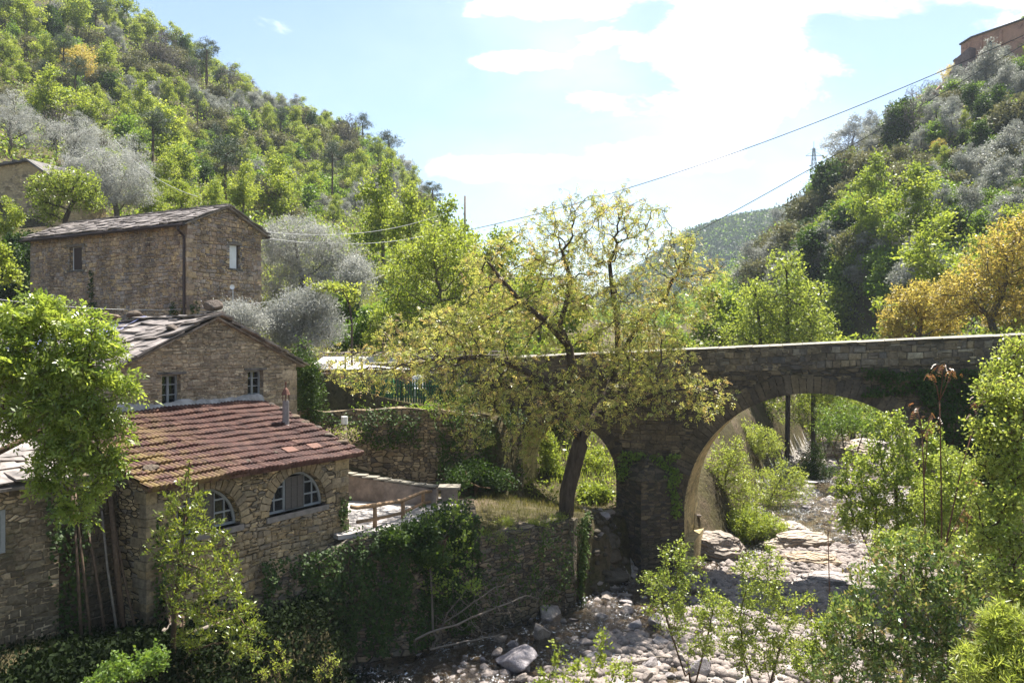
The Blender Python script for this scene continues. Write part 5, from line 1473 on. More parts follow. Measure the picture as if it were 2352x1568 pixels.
shrub(23, 'alder_sapling', 'small bright green sapling at the water edge among the boulders', gp(1330, 19.6), [blob(1315, 1535, 19.4, 60, 35), blob(1385, 1490, 19.4, 25, 50), blob(1280, 1490, 19.4, 25, 30), blob(1420, 1545, 19.4, 50, 30), blob(1240, 1560, 19.4, 40, 25)], 130, .13, .2, 'lime', 5, .085, .055, .02, 3, spread=.04, tint0=.6, nleaf=1300)
shrub(24, 'photinia_bush', 'dense bush of glossy dark leaves with bronze tips at the near stream bank', gp(2090, 13.4), [blob(2080, 1340, 13.3, 120, 95), blob(2000, 1440, 13.0, 105, 90), blob(2165, 1400, 13.2, 110, 100), blob(2060, 1535, 12.8, 150, 90), blob(2215, 1290, 13.4, 60, 60), blob(1920, 1545, 12.8, 60, 55), blob(2200, 1530, 12.6, 110, 90), blob(2110, 1260, 13.4, 70, 50)], 1500, .11, .17, 'photinia', 5, .085, .036, .05, 5, spread=.04, up=.5, along=.8, clump=.5, tint0=.42, thr=.01, nleaf=16000)
shrub(25, 'hazel_bush', 'broad leafy bush with pale round leaves under the right end of the arch', gp(2090, 21.5), [blob(2050, 1010, 21.5, 60, 75), blob(2000, 1095, 21.3, 75, 75), blob(2125, 1090, 21.4, 90, 85), blob(1965, 1180, 21.2, 55, 55), blob(2080, 1200, 21.0, 110, 70), blob(2205, 1170, 21.2, 60, 70), blob(2130, 1000, 21.6, 35, 40), blob(1940, 1130, 21.2, 30, 40)], 1000, .15, .24, 'pale', 5, .075, .055, .06, 5, spread=.05, tint0=.5, nleaf=19000)
shrub(26, 'creeper_bush', 'tall mass of small-leaved creeper hanging over the bridge end', Vector((8.6, 12.6, gz(8.6, 12.6))), [blob(2340, 800, 13.2, 40, 22), blob(2305, 850, 13.0, 45, 30), blob(2270, 900, 12.6, 32, 30), blob(2340, 920, 12.4, 50, 45), blob(2255, 985, 12.4, 28, 30), blob(2310, 1000, 12.2, 48, 38), blob(2345, 1080, 12.0, 45, 45), blob(2275, 1075, 12.4, 36, 30), blob(2250, 1150, 12.4, 26, 24), blob(2310, 1160, 11.8, 45, 40), blob(2270, 1235, 12.0, 36, 34), blob(2340, 1250, 11.6, 50, 45), blob(2295, 1330, 11.4, 42, 36), blob(2345, 1370, 11.2, 45, 40), blob(2225, 1260, 12.2, 22, 20), blob(2235, 1060, 12.6, 16, 14)], 1500, .11, .17, 'pale', 6, .055, .036, .07, 5, spread=.09, clump=1.0, tint0=.55, droop=.3, nleaf=13000)
shrub(27, 'willow_bush', 'yellow-green narrow-leaved willow bush in the corner below the creeper', Vector((6.6, 9.8, -8.2)), [blob(2330, 1480, 9.8, 85, 90), blob(2260, 1540, 9.7, 70, 70), blob(2340, 1560, 9.5, 90, 60), blob(2290, 1420, 9.9, 40, 50)], 620, .1, .16, 'pale', 6, .10, .016, .04, 4, spread=.03, along=.9, up=.2, tint0=.7, nleaf=11000)
shrub(28, 'fig_shrub', 'thin grey-stemmed shrub with sparse shiny leaves leaning over the terrace wall', Vector((-2.2, 23.0, -8.6)), [blob(1045, 1165, 23.6, 45, 40), blob(1000, 1200, 23.4, 35, 30), blob(1075, 1210, 23.6, 35, 40), blob(985, 1260, 23.3, 50, 30), blob(1060, 1280, 23.4, 40, 40), blob(1000, 1330, 23.2, 50, 40), blob(1080, 1345, 23.3, 40, 30)], 150, .16, .26, 'green', 5, .10, .07, .05, 2, bark=bark_grey, spread=.05, up=.6, tint0=.8, thr=.014, nleaf=900)
shrub(29, 'bramble_bush', 'low bright bramble bush at the foot of the laurel', gp(290, 14.6), [blob(300, 1530, 14.5, 70, 28), blob(360, 1515, 14.6, 40, 30), blob(245, 1560, 14.3, 50, 20)], 200, .09, .15, 'green', 6, .06, .045, .02, 3, spread=.04, tint0=.35, nleaf=3200)
shrub(30, 'laurel_seedling', 'spindly yellow-green seedling at the foot of the stone building', gp(620, 17.2), [blob(640, 1500, 17, 22, 45), blob(615, 1545, 17, 30, 25), blob(655, 1530, 17, 20, 25)], 55, .1, .16, 'lime', 6, .06, .025, .012, 2, spread=.03, up=.7, tint0=.75, nleaf=330)
shrub(31, 'small_bush', 'small yellow-flecked bush in the dark below the stone building', gp(765, 18.8), [blob(760, 1520, 18.7, 20, 30), blob(740, 1545, 18.7, 25, 20)], 50, .1, .16, 'lime', 6, .05, .03, .012, 2, spread=.03, tint0=.9, nleaf=260)
# scrub seen through the wide arch
k = 0
for lab, px, Y, bl in (('feathery willow scrub just inside the wide arch at its left foot', 1665, 36.5, [(1640, 1110, 34, 60), (1680, 1060, 42, 60), (1650, 1185, 36, 45), (1700, 1150, 45, 55)]),
                       ('low sunlit willow scrub on the gravel bank beyond the arch', 1760, 42, [(1745, 1110, 60, 45), (1800, 1090, 50, 40), (1770, 1160, 60, 40), (1835, 1120, 40, 40)]),
                       ('bright shrub beside the stream bedrock just beyond the arch', 1730, 35, [(1720, 1200, 50, 35), (1770, 1215, 40, 30), (1690, 1230, 30, 30)]),
                       ('reedy pale bush behind the willow scrub under the arch', 1720, 47, [(1720, 1010, 40, 45), (1760, 1020, 40, 40), (1690, 1050, 30, 40)]),
                       ('grey-green thorny shrub by the white boulders upstream', 1870, 50, [(1868, 1060, 28, 45), (1850, 1085, 35, 30), (1900, 1090, 30, 25)]),
                       ('leafy bush on the far bank of the stream under the arch', 1950, 47, [(1930, 960, 60, 45), (1990, 970, 60, 40), (1900, 990, 35, 30)]),
                       ('drooping green branches of a bush framed by the arch crown', 1900, 56, [(1880, 930, 70, 35), (1960, 930, 60, 40), (1820, 950, 50, 40)]),
                       ('dark leafy bank shrub behind the arch pier', 1640, 39, [(1625, 1160, 25, 60), (1640, 1210, 25, 35)])):
    shrub(40 + k, 'willow_scrub' if k < 4 else 'bank_shrub', lab, gp(px, Y), [blob(a, b, Y, c, d, 1.2 * c) for a, b, c, d in bl], 420, .22, .32, ('pale', 'pale', 'lime', 'pale', 'dark', 'green', 'pale', 'green')[k], 7, .12, .05, .05, 4, spread=.10, tint0=.55, group='scrub beyond the arch', thr=.02, r0=.006, nleaf=6500)
    k += 1
# behind the small arch
for k, (lab, px, Y, bl, lf) in enumerate((('bright green shrub behind the small arch, left of the walnut trunk', 1265, 37, [(1262, 1050, 26, 45), (1285, 1090, 25, 40), (1255, 1010, 20, 25)], 'lime'),
                              ('leafy shrub behind the small arch, right of the walnut trunk', 1365, 38, [(1362, 1065, 38, 42), (1385, 1110, 30, 40), (1345, 1110, 26, 35)], 'lime'),
                              ('low bright bush in the small arch opening near the pier', 1380, 35, [(1380, 1135, 30, 22), (1350, 1130, 22, 18)], 'lime'))):
    shrub(60 + k, 'bank_shrub', lab, gp(px, Y), [blob(a, b, Y, c, d, 1.3 * c) for a, b, c, d in bl], 260, .2, .3, lf, 8, .11, .06, .04, 4, spread=.10, tint0=.6, group='shrubs behind the small arch', thr=.02, r0=.006, nleaf=4500)
# tree-of-heaven saplings with red tops
def heaven(seed, label, pts, tops):
    rr = np.random.default_rng(seed); base = Vector(pts[0])
    o = thing('sapling', label, 'sapling', base, 0, 'red-tipped saplings')
    mb = MB(); n = len(pts); mb.tube([Vector(p) - base for p in pts], [.02 - .011 * i / (n - 1) for i in range(n)], 6)
    for tp in tops:
        a = Vector(pts[tp[1]]); b = Vector(tp[0]); mb.tube([a - base, a.lerp(b, .5) - base + Vector((.02, 0, .03)), b - base], [.011, .009, .007], 5)
    mb.build('stem', bark_red, o, smooth=True, uv=False)
    B, D, N_, LL, T = [], [], [], [], []
    for tp in tops:
        n = tp[2]; c = np.array(Vector(tp[0]) - base)
        bs = c + rr.normal(size=(n, 3)) * .05; d = unit(rdir(rr, n) + np.array([0, 0, .5])); nr = unit(rdir(rr, n) + np.array([0, 0, 1]))
        s = unit(np.cross(d, nr)); ln = rr.uniform(.06, .12, n)
        for q in range(5):
            f = (q + .8) / 5; p = bs + d * (ln * f)[:, None] + np.array([0, 0, -.12]) * f * f
            for sg in (-1, 1): B.append(p); D.append(unit(s * sg + d * .6 - np.array([0, 0, .4]))); N_.append(nr); LL.append(np.full(n, .04)); T.append(rr.uniform(0, .8, n))
    B, D, N_, LL, T = (np.concatenate(q) for q in (B, D, N_, LL, T))
    link('foliage', leaf_mesh('foliage', Lf['red'], B, D, N_, LL, LL * .42, T), o)
hy_ = 15.5
heaven(1, 'tallest bare-stemmed sapling with a forked red leafy top before the bridge', path((2162, 1560, hy_), (2160, 1400, hy_), (2163, 1200, hy_), (2160, 1000, hy_), (2158, 920, hy_)), [(P3(2140, 865, hy_), 4, 10), (P3(2166, 838, hy_), 4, 14), (P3(2186, 855, hy_), 4, 12)])
heaven(2, 'shorter sapling with two small red tops beside the tall forked one', path((2128, 1540, hy_), (2126, 1300, hy_), (2122, 1100, hy_), (2118, 1000, hy_)), [(P3(2106, 942, hy_), 3, 9), (P3(2138, 962, hy_), 3, 10), (P3(2130, 990, hy_), 2, 7)])
heaven(3, 'leaning sapling with red tufts close to the creeper mass', path((2150, 1500, hy_ + .6), (2172, 1250, hy_ + .6), (2205, 1090, hy_ + .6), (2235, 985, hy_ + .6)), [(P3(2240, 925, hy_ + .6), 3, 9), (P3(2226, 955, hy_ + .6), 3, 7), (P3(2245, 1105, hy_ + .6), 1, 9)])
heaven(4, 'thin reddish sapling standing in the stream between the alders and the glossy bush', path((1912, 1568, 18), (1908, 1450, 18), (1905, 1350, 18), (1902, 1230, 18)), [(P3(1898, 1215, 18), 3, 3), (P3(1930, 1375, 18), 1, 3)])
heaven(5, 'short reddish sapling with a drooping tuft by the near water', path((1868, 1600, 17.5), (1866, 1500, 17.5), (1864, 1420, 17.5)), [(P3(1858, 1395, 17.5), 2, 6)])
heaven(6, 'sapling with pink young leaves rising from the glossy bush', path((2190, 1480, 14.5), (2215, 1300, 14.5), (2222, 1200, 14.5)), [(P3(2222, 1180, 14.5), 2, 10), (P3(2200, 1200, 14.5), 2, 6)])

# ivy carpets
def ivy(label, patches, seed, leaf='dark', L=.09, dens=420, thr=.35, group=None, name='ivy', bulge=.18):
    g = np.random.default_rng(seed); B, D, N_, T = [], [], [], []
    for (o, u, v, wob) in patches:
        o = np.array(o, float); u = np.array(u, float); v = np.array(v, float)
        area = np.linalg.norm(np.cross(u, v)); n = int(area * dens)
        a = g.random(n); b = g.random(n)
        ph = g.uniform(0, 6, 4)
        m_ = np.sin(a * 7 * wob + ph[0]) * np.sin(b * 5 * wob + ph[1]) + .6 * np.sin(a * 17 * wob + ph[2] + b * 6) * np.sin(b * 13 * wob + ph[3]) + g.normal(0, .25, n)
        edge = np.minimum(np.minimum(a, 1 - a), np.minimum(b, 1 - b)) * 6
        k = m_ + np.minimum(edge, 1) * .9 > thr
        a, b, m_ = a[k], b[k], m_[k]
        nn = unit(np.cross(u, v))
        B.append(o + a[:, None] * u + b[:, None] * v + nn * (bulge * np.clip(m_ + .6, 0.1, 1.6) * g.random(len(a)))[:, None])
        n = len(a)
        D.append(unit(rdir(g, n) * .7 + np.array([0, 0, -.7]) + nn * .5)); N_.append(unit(rdir(g, n) * .6 + nn + np.array([0, 0, .5]))); T.append(.4 + g.normal(0, .2, n) + .15 * m_)
    B, D, N_, T = (np.concatenate(q) for q in (B, D, N_, T))
    L_ = L * np.random.default_rng(1).uniform(.6, 1.3, len(B))
    o = link(name, leaf_mesh(name, Lf[leaf], B, D, N_, L_, L_ * .85, T))
    return tag(o, label, 'ivy', group)
def brp(t, y, z): return tuple(BP + BU * t + BN * y + Vector((0, 0, z)))
bu = np.array(BU); up3 = np.array([0, 0, 1.0])
ivy('dark ivy curtain over the right shoulder of the wide arch', [(brp(6.2, -.04, -1.9), bu * 4.2, up3 * 1.0, 1), (brp(8.0, -.04, -3.6), bu * 3.0, up3 * 2.4, 1.2), (brp(9.2, -.04, -6.5), bu * 2.0, up3 * 3.4, 1)], 3, dens=520, thr=.1)
ivy('ivy and ferns capping the bridge pier cutwater', [(brp(-2.6, -.5, -5.35), bu * 2.6, up3 * .5 + np.array(BN) * .5, 1), (brp(-2.5, -.1, -5.1), bu * 2.4, up3 * .9, 1.3), (brp(-1.0, -.35, -6.6), bu * 1.0, up3 * 1.6, 1.2)], 4, dens=520, thr=.2, leaf='green')
ivy('thick dark ivy on the terrace retaining wall', [((-6.2, 20.2, -8.4), (1.9, 2.15, 0), (0, 0, 3.0), 1.2), ((-4.4, 22.25, -8.6), (1.6, .65, 0), (0, 0, 3.3), 1.4), ((-2.9, 22.9, -8.6), (1.9, 1.95, 0), (0, 0, 3.4), 1.4)], 5, dens=560, thr=.08)
ivy('sunlit ivy fringe along the terrace edge under the railing', [((-4.5, 22.35, -5.55), (1.65, .7, 0), (.0, .25, .35), 1.5), ((-2.85, 23.0, -5.6), (1.8, 1.9, 0), (-.4, .5, .6), 1.5), ((-2.6, 23.6, -5.4), (1.4, 1.8, 0), (-.2, .6, .5), 1.3)], 6, dens=420, thr=.25, leaf='dark', bulge=.25)
ivy('ivy streak on the corner of the tile-roofed building', [(tuple(MO + Matrix.Rotation(MR, 4, 'Z') @ Vector((4.05, -3.93, -6.2))), tuple(Matrix.Rotation(MR, 4, 'Z') @ Vector((.42, 0, 0))), (0, 0, 1.9), 1)], 7, dens=520, thr=.3)
def uhp(x, y, z): return tuple(Vector((-15.05, 38, 0)) + Matrix.Rotation(UH_ROT, 4, 'Z') @ Vector((x, y, z)))
uu = tuple(Matrix.Rotation(UH_ROT, 4, 'Z') @ Vector((0, -1, 0))); ug = tuple(Matrix.Rotation(UH_ROT, 4, 'Z') @ Vector((1, 0, 0)))
ivy('ivy climbing the long wall of the upper stone house', [(uhp(-.02, 7.4, -1.2), np.array(uu) * .9, (0, 0, 3.2), 1), (uhp(-.02, 7.2, 1.5), np.array(uu) * .35, (0, 0, 2.2), 1), (uhp(-.02, 4.2, -1), np.array(uu) * .5, (0, 0, 2.4), 1), (uhp(-.02, 1.3, -1), np.array(uu) * 1.1, (0, 0, 2.9), 1.2), (uhp(.1, -.02, -1), np.array(ug) * .5, (0, 0, 2.9), 1), (uhp(-.02, 6.2, -1), np.array(uu) * .4, (0, 0, 2.5), 1)], 8, dens=330, thr=.45, L=.11, bulge=.1)
ivy('ivy hanging down the garden retaining wall', [((-9.2, 29.9, -4.6), (3.2, .9, 0), (0, 0, 2.0), 1.2), ((-6, 30.7, -4.0), (2.6, .15, 0), (0, 0, 1.5), 1.3), ((-2.9, 30.85, -5.6), (1.2, .2, 0), (0, 0, 3.2), 1), ((-1.7, 30.9, -6.0), (2.2, 1.2, 0), (0, 0, 3.4), 1)], 9, dens=330, thr=.25)
ivy('mossy creeper on the bank wall under the walnut tree', [((-1.0, 24.7, -8.2), (1.4, .85, 0), (0, 0, 2.3), 1.2), ((.4, 25.5, -8.4), (1.7, 1.5, 0), (0, 0, 2.5), 1.2)], 10, dens=200, thr=.6)
ivy('dark ivy on the wall between the low house and the tile-roofed building', [(tuple(MO + Matrix.Rotation(MR, 4, 'Z') @ Vector((-3.5, -3.15, -6.3))), tuple(Matrix.Rotation(MR, 4, 'Z') @ Vector((.9, 0, 0))), (0, 0, 3.3), 1)], 12, dens=330, thr=.3)
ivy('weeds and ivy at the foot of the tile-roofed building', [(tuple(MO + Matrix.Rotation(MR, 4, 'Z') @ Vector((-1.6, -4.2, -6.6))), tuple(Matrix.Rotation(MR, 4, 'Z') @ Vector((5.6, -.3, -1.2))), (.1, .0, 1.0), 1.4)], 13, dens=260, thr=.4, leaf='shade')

# hedges and bushes made of leaf clumps
def clump_bush(seed, name, label, cat, blobs, ncl, clr, per, leaf, L, Wd, base=None, group=None, tintv=.22, **kw):
    B = np.array(blobs); b = Vector(base) if base is not None else Vector((B[:, 0].mean(), B[:, 1].mean(), (B[:, 2] - B[:, 5]).min()))
    rel = [(q[0] - b.x, q[1] - b.y, q[2] - b.z, q[3], q[4], q[5]) for q in blobs]
    tm, cm_ = clump_tree(seed, leaf, bark_brown, rel, [(0, 0, -.3), (0, 0, .1), (rel[0][0] * .3, rel[0][1] * .3, max(.2, rel[0][2] * .5))], .07, ncl, clr, per, L, Wd, tintv=tintv, **kw)
    return plant(name, label, cat, b, tm, cm_, group, ('stem', 'foliage'))
clump_bush(70, 'hedge', 'shiny-leaved hedge growing below the green picket fence', 'hedge', [blob(770, 950, 31.8, 55, 30, 30), blob(850, 955, 31.6, 60, 30, 30), blob(930, 960, 31.4, 60, 32, 30), blob(1000, 955, 31.4, 55, 35, 30), blob(730, 970, 31.5, 30, 30, 30), blob(1050, 965, 31.8, 40, 45, 30)], 170, .3, 55, 'green', .085, .05, tintv=.3)
clump_bush(71, 'evergreen_bush', 'tall dark evergreen bush at the corner of the mill house', 'bush', [blob(705, 880, 30.5, 32, 70, 32), blob(700, 830, 30.5, 28, 50, 28), blob(715, 930, 30.5, 24, 40, 24)], 90, .3, 60, 'dark', .09, .05)
clump_bush(72, 'evergreen_bush', 'dark rounded evergreen bush beside the small arch', 'bush', [blob(1065, 990, 32.0, 40, 70, 35), blob(1095, 1035, 32.2, 34, 50, 30), blob(1050, 920, 32.5, 40, 45, 35), blob(1020, 1020, 31.5, 30, 60, 25)], 150, .3, 55, 'dark', .09, .055)
# dry vine tangle beside the tile roof
g_ = np.random.default_rng(3)
dv_ = Pz(800, 1010, -3.4)
o = thing('vine_tangle', 'pale dry vine twigs with a few fresh leaves beside the tile roof', 'vine', dv_)
att, _ = sample_blobs(g_, [(0, 0, .2, .55, .5, .35), (-.5, .1, .25, .4, .4, .25)], 140, 1.2)
P_, par_ = colonize(g_, att, [[(0, 0, -1.6), (0, 0, -.8), (.05, 0, -.2)]], .12, .15, 80, (0, 0, -.05), .5)
rad_ = branch_radii(par_, .008, .03)
link('stem', skin_tree('stem', P_, par_, rad_, plain('dry_twig', (.33, .26, .17), .9, .2), (5, 4, 3)), o)
link('foliage', leaves_on(g_, 'foliage', Lf['lime'], P_, par_, rad_, .012, 1, .07, .05), o)
# dead branches fallen over the water
def branchy(seed, name, label, base, tip, R0, ns, spread, m_):
    g = np.random.default_rng(seed); base = np.array(base, float); tip = np.array(tip, float)
    d = unit((tip - base)[None])[0]; Lh = np.linalg.norm(tip - base)
    att = base + d * (g.random(ns) ** .7 * Lh)[:, None] + g.normal(size=(ns, 3)) * spread * np.array([1, 1, .6])
    P, par = colonize(g, att, [[tuple(base + d * Lh * f + g.normal(size=3) * .02) for f in np.linspace(0, .85, 9)]], .14, .16, 60, (0, 0, 0), .2)
    rad = branch_radii(par, .006, R0)
    o = link(name, skin_tree(name, P - base, par, rad, m_, (6, 5, 3)), None, tuple(base))
    return tag(o, label, 'branch', 'dead branches by the stream')
deadw = plain('dead_wood', (.18, .15, .12), .85, .25)
branchy(1, 'dead_branch', 'long bare grey branch fallen from the ivy wall towards the stream', Pz(955, 1470, -8.2), Pz(1240, 1355, -7.4), .032, 130, .34, deadw)
branchy(2, 'dead_branch', 'bare forked branch resting low over the water beside the boulders', Pz(985, 1490, -8.5), Pz(1180, 1450, -8.4), .028, 80, .2, deadw)
branchy(3, 'dead_branch', 'thin twiggy branch sticking up by the mossy bank wall', Pz(1010, 1440, -8.2), Pz(1160, 1330, -6.9), .026, 100, .34, deadw)
branchy(4, 'dead_branch', 'thin bleached stick lying across the boulders near the alder saplings', Pz(1460, 1520, -8.6), Pz(1570, 1500, -8.55), .03, 14, .05, deadw)
clump_bush(73, 'evergreen_bush', 'low dark thicket added for the bridge shadow, between the terrace pillar and the small arch', 'bush', [blob(1085, 1085, 30.5, 40, 28, 40), blob(1140, 1105, 30.5, 45, 24, 40), blob(1050, 1100, 29.5, 28, 24, 30)], 120, .26, 50, 'dark', .085, .055)  # dark leaves added to stand in for the bridge's shadow on the slope
clump_bush(74, 'weed_clump', 'grey-green weeds along the top of the bank wall under the walnut', 'weeds', [blob(1130, 1235, 25.3, 28, 16, 22), blob(1180, 1225, 25.9, 30, 16, 22), blob(1235, 1208, 26.6, 28, 15, 22), blob(1280, 1195, 27.2, 22, 14, 20), blob(1160, 1200, 26.6, 30, 8, 25)], 110, .14, 46, 'pale', .06, .022, up=.8)
ivy('ivy patches climbing the lower part of the arched-window wall', [(tuple(MO + Matrix.Rotation(MR, 4, 'Z') @ Vector((2.4, -3.95, -8.4))), tuple(Matrix.Rotation(MR, 4, 'Z') @ Vector((2.0, 0, 0))), (0, 0, 2.6), 1.3), (tuple(MO + Matrix.Rotation(MR, 4, 'Z') @ Vector((-1.7, -3.95, -6.6))), tuple(Matrix.Rotation(MR, 4, 'Z') @ Vector((.5, 0, 0))), (0, 0, 2.8), 1.2), (tuple(MO + Matrix.Rotation(MR, 4, 'Z') @ Vector((.6, -3.95, -8))), tuple(Matrix.Rotation(MR, 4, 'Z') @ Vector((2.0, 0, 0))), (0, 0, 1.8), 1.4)], 15, dens=300, thr=.55)
shrub(32, 'hazel_bush', 'pale airy bush in front of the dark right abutment, behind the red-topped saplings', gp(2200, 19), [blob(2190, 1080, 19, 50, 60), blob(2150, 1150, 18.8, 60, 60), blob(2235, 1160, 18.8, 45, 60), blob(2180, 1230, 18.6, 80, 50), blob(2060, 1250, 18.4, 70, 40)], 520, .15, .24, 'pale', 5, .07, .045, .05, 4, spread=.06, tint0=.55, nleaf=9000)
shrub(33, 'alder_sapling', 'small alder sapling squeezed between the reddish stem and the glossy bush', gp(1880, 16.8), [blob(1860, 1520, 16.8, 55, 50), blob(1900, 1450, 16.8, 40, 45), blob(1935, 1400, 16.8, 40, 40)], 240, .13, .2, 'pale', 5, .06, .04, .03, 3, spread=.05, tint0=.55, nleaf=4200)
clump_bush(75, 'evergreen_bush', 'shaggy dark shrub spilling over the middle of the terrace retaining wall', 'bush', [blob(900, 1240, 22.6, 40, 22, 22), blob(960, 1225, 23.0, 45, 26, 24), blob(1020, 1205, 23.8, 40, 30, 26), blob(1060, 1230, 24.2, 26, 40, 22), blob(990, 1270, 22.9, 40, 26, 20)], 130, .2, 60, 'dark', .085, .06, tintv=.3)
ivy('ivy hanging over the end of the mossy bank wall beside the gully', [((2.15, 27.3, -8.9), (.5, 1.6, 0), (0, 0, 3.0), 1.2), ((2.4, 28.7, -8.6), (.4, 2.4, 0), (0, 0, 2.4), 1.3), ((2.3, 30.5, -7.6), (1.8, 1.0, 0), (.1, .6, 1.0), 1.3)], 16, dens=420, thr=.05)
# ------------------------------------------------------------------ kinds of trees on the slopes: a few of each kind, copied
def loose(i, h, wide, n, rr_=(.7, 1.5), base=.3):
    """an uneven crown: n blobs of different size thrown round a leaning axis"""
    r = random.Random(500 + i); bl = []
    lx, ly = r.uniform(-.5, .5), r.uniform(-.5, .5)
    for k in range(n):
        f = (k + .5) / n; z = h * (base + (1 - base) * f) - .5
        e = math.sin(math.pi * min(1, .25 + f * .8)) ** .7
        a = r.uniform(0, 6.28); d = wide * e * r.uniform(.15, .95); q = r.uniform(*rr_) * (1.15 - .4 * f)
        bl.append((lx * f + d * math.cos(a), ly * f + d * math.sin(a), z, q, q, q * r.uniform(.55, .9)))
    return bl
K = {}
GROW = {'L': 1.15, 'S': 1.05, 'O': 1.15, 'B': 1.15, 'D': 1.1, 'Y': 1.15, 'P': 1.1, 'C': 1.0, 'G': 1.15}
def kind(key, name, cat, protos): K[key] = (name, cat, protos)
def H(*b): return list(b)
limes = [clump_tree(100 + i, 'lime', bark_grey, loose(i, 7.4, (2.3, 1.6, 2.7, 2.1, 1.3)[i], 16, (.6, 1.35)), [(0, 0, -.6), (.05, 0, 1.2), (0, .05, 2.4)], .14, 110, .42, 52, .22, .13, tintv=.34, flat=.9) for i in range(5)]
kind('L', 'chestnut_tree', 'tree', limes)
ols = [clump_tree(120 + i, 'olive', bark_grey, loose(40 + i, 4.9, (1.7, 2.0, 1.5)[i], 14, (.55, 1.15), .22), [(0, 0, -.5), (.1, 0, .6), (-.05, .1, 1.2)], .16, 130, .36, 66, .17, .06, tintv=.34) for i in range(3)]
kind('O', 'olive_tree', 'tree', ols)
pines = [clump_tree(140 + i, 'pine', bark_brown, [(0, 0, 8.2, 1.9, 1.9, .9), (.9, .3, 7.2, 1.3, 1.3, .5), (-1.1, -.2, 6.6, 1.4, 1.2, .5), (.3, -.6, 9.2, 1.1, 1.1, .6), (-.2 + i * .6, .5, 5.4, 1.2, 1.1, .4)], [(0, 0, -.6), (.1, 0, 2.5), (0, .1, 5), (.05, 0, 7.5)], .15, 55, .5, 60, .34, .06, flat=.45, tintv=.2) for i in range(3)]
kind('P', 'pine_tree', 'tree', pines)
def cone(i):
    bl = []
    for k in range(9): z = 1.2 + k * .95; r = 2.1 * (1 - k / 9.6); bl.append((0, 0, z, r, r, .42))
    return clump_tree(160 + i, 'pine', bark_brown, bl, [(0, 0, -.5), (0, 0, 3), (0, 0, 6), (0, 0, 9)], .15, 120, .5, 50, .32, .06, flat=.5, up=-.1, tintv=.2, limbs=False)
kind('C', 'conifer', 'tree', [cone(0), cone(1)])
kind('B', 'heath_shrub', 'shrub', [clump_tree(180 + i, 'brown', bark_brown, [(0, 0, 1.2, 1.7, 1.7, 1.2), (.8, .3, 1.6, 1.1, 1.1, 1.0), (-.7, .2 * i, 1.0, 1.2, 1.2, .9)], [(0, 0, -.5), (0, 0, .4), (.1, 0, .9)], .09, 60, .5, 48, .24, .13, tintv=.3) for i in range(3)])
kind('D', 'ivy_thicket', 'thicket', [clump_tree(200 + i, 'dark', bark_brown, [(0, 0, 2.6, 1.3, 1.3, 2.6), (.7, .2, 1.6, 1.2, 1.2, 1.6), (-.6, .3 * i, 3.6, .9, .9, 1.3)], [(0, 0, -.5), (0, 0, 1), (0, 0, 3)], .12, 90, .5, 46, .25, .18, tintv=.3, hang=.8) for i in range(3)])
kind('S', 'green_bush', 'bush', [clump_tree(220 + i, 'green', bark_brown, loose(20 + i, 3.2, 1.7, 9, (.5, 1.1), .15), [(0, 0, -.5), (0, 0, .4), (.1, 0, .9)], .09, 65, .5, 48, .24, .15, tintv=.3) for i in range(3)])
kind('Y', 'ochre_tree', 'tree', [clump_tree(240 + i, 'ochre', bark_grey, [(0, 0, 4.6, 2.2, 2.2, 2.0), (.9, .3, 3.4, 1.5, 1.5, 1.2)], [(0, 0, -.5), (0, 0, 1.5), (0, 0, 2.8)], .13, 70, .55, 36, .24, .15, tintv=.28) for i in range(2)])
def bare(i):
    return grown(260 + i, (0, 0, 0), [[(0, 0, -.5), (0, 0, 1), (.1, 0, 2.2)]], [(0, 0, 4.2, 1.6, 1.6, 2.2)], 260, .32, .45, .09, .018, 'grey', .03, 3, .16, .05, bark_grey, 1.2, 60, (0, 0, .25), .2, (5, 4, 3), spread=.1, up=.6)
kind('G', 'bare_tree', 'tree', [bare(0), bare(1)])
PH = {'L': 7.4, 'O': 5.2, 'P': 9.8, 'C': 9.8, 'B': 2.7, 'D': 5.2, 'S': 3.2, 'Y': 6.6, 'G': 6.2}
DESC = {'L': 'lime green tree', 'O': 'silver-grey olive tree', 'P': 'dark pine', 'C': 'dark conical conifer', 'B': 'brownish heath shrub', 'D': 'dark ivy-covered thicket', 'S': 'mid green bush', 'Y': 'ochre-leaved tree', 'G': 'almost bare grey tree'}
placed = []     # (kind, location, height, hillside, pixel)
rv = random.Random(77)
def put(k, loc, h, side, px, py):
    placed.append((k, Vector(loc), h, side, px, py))

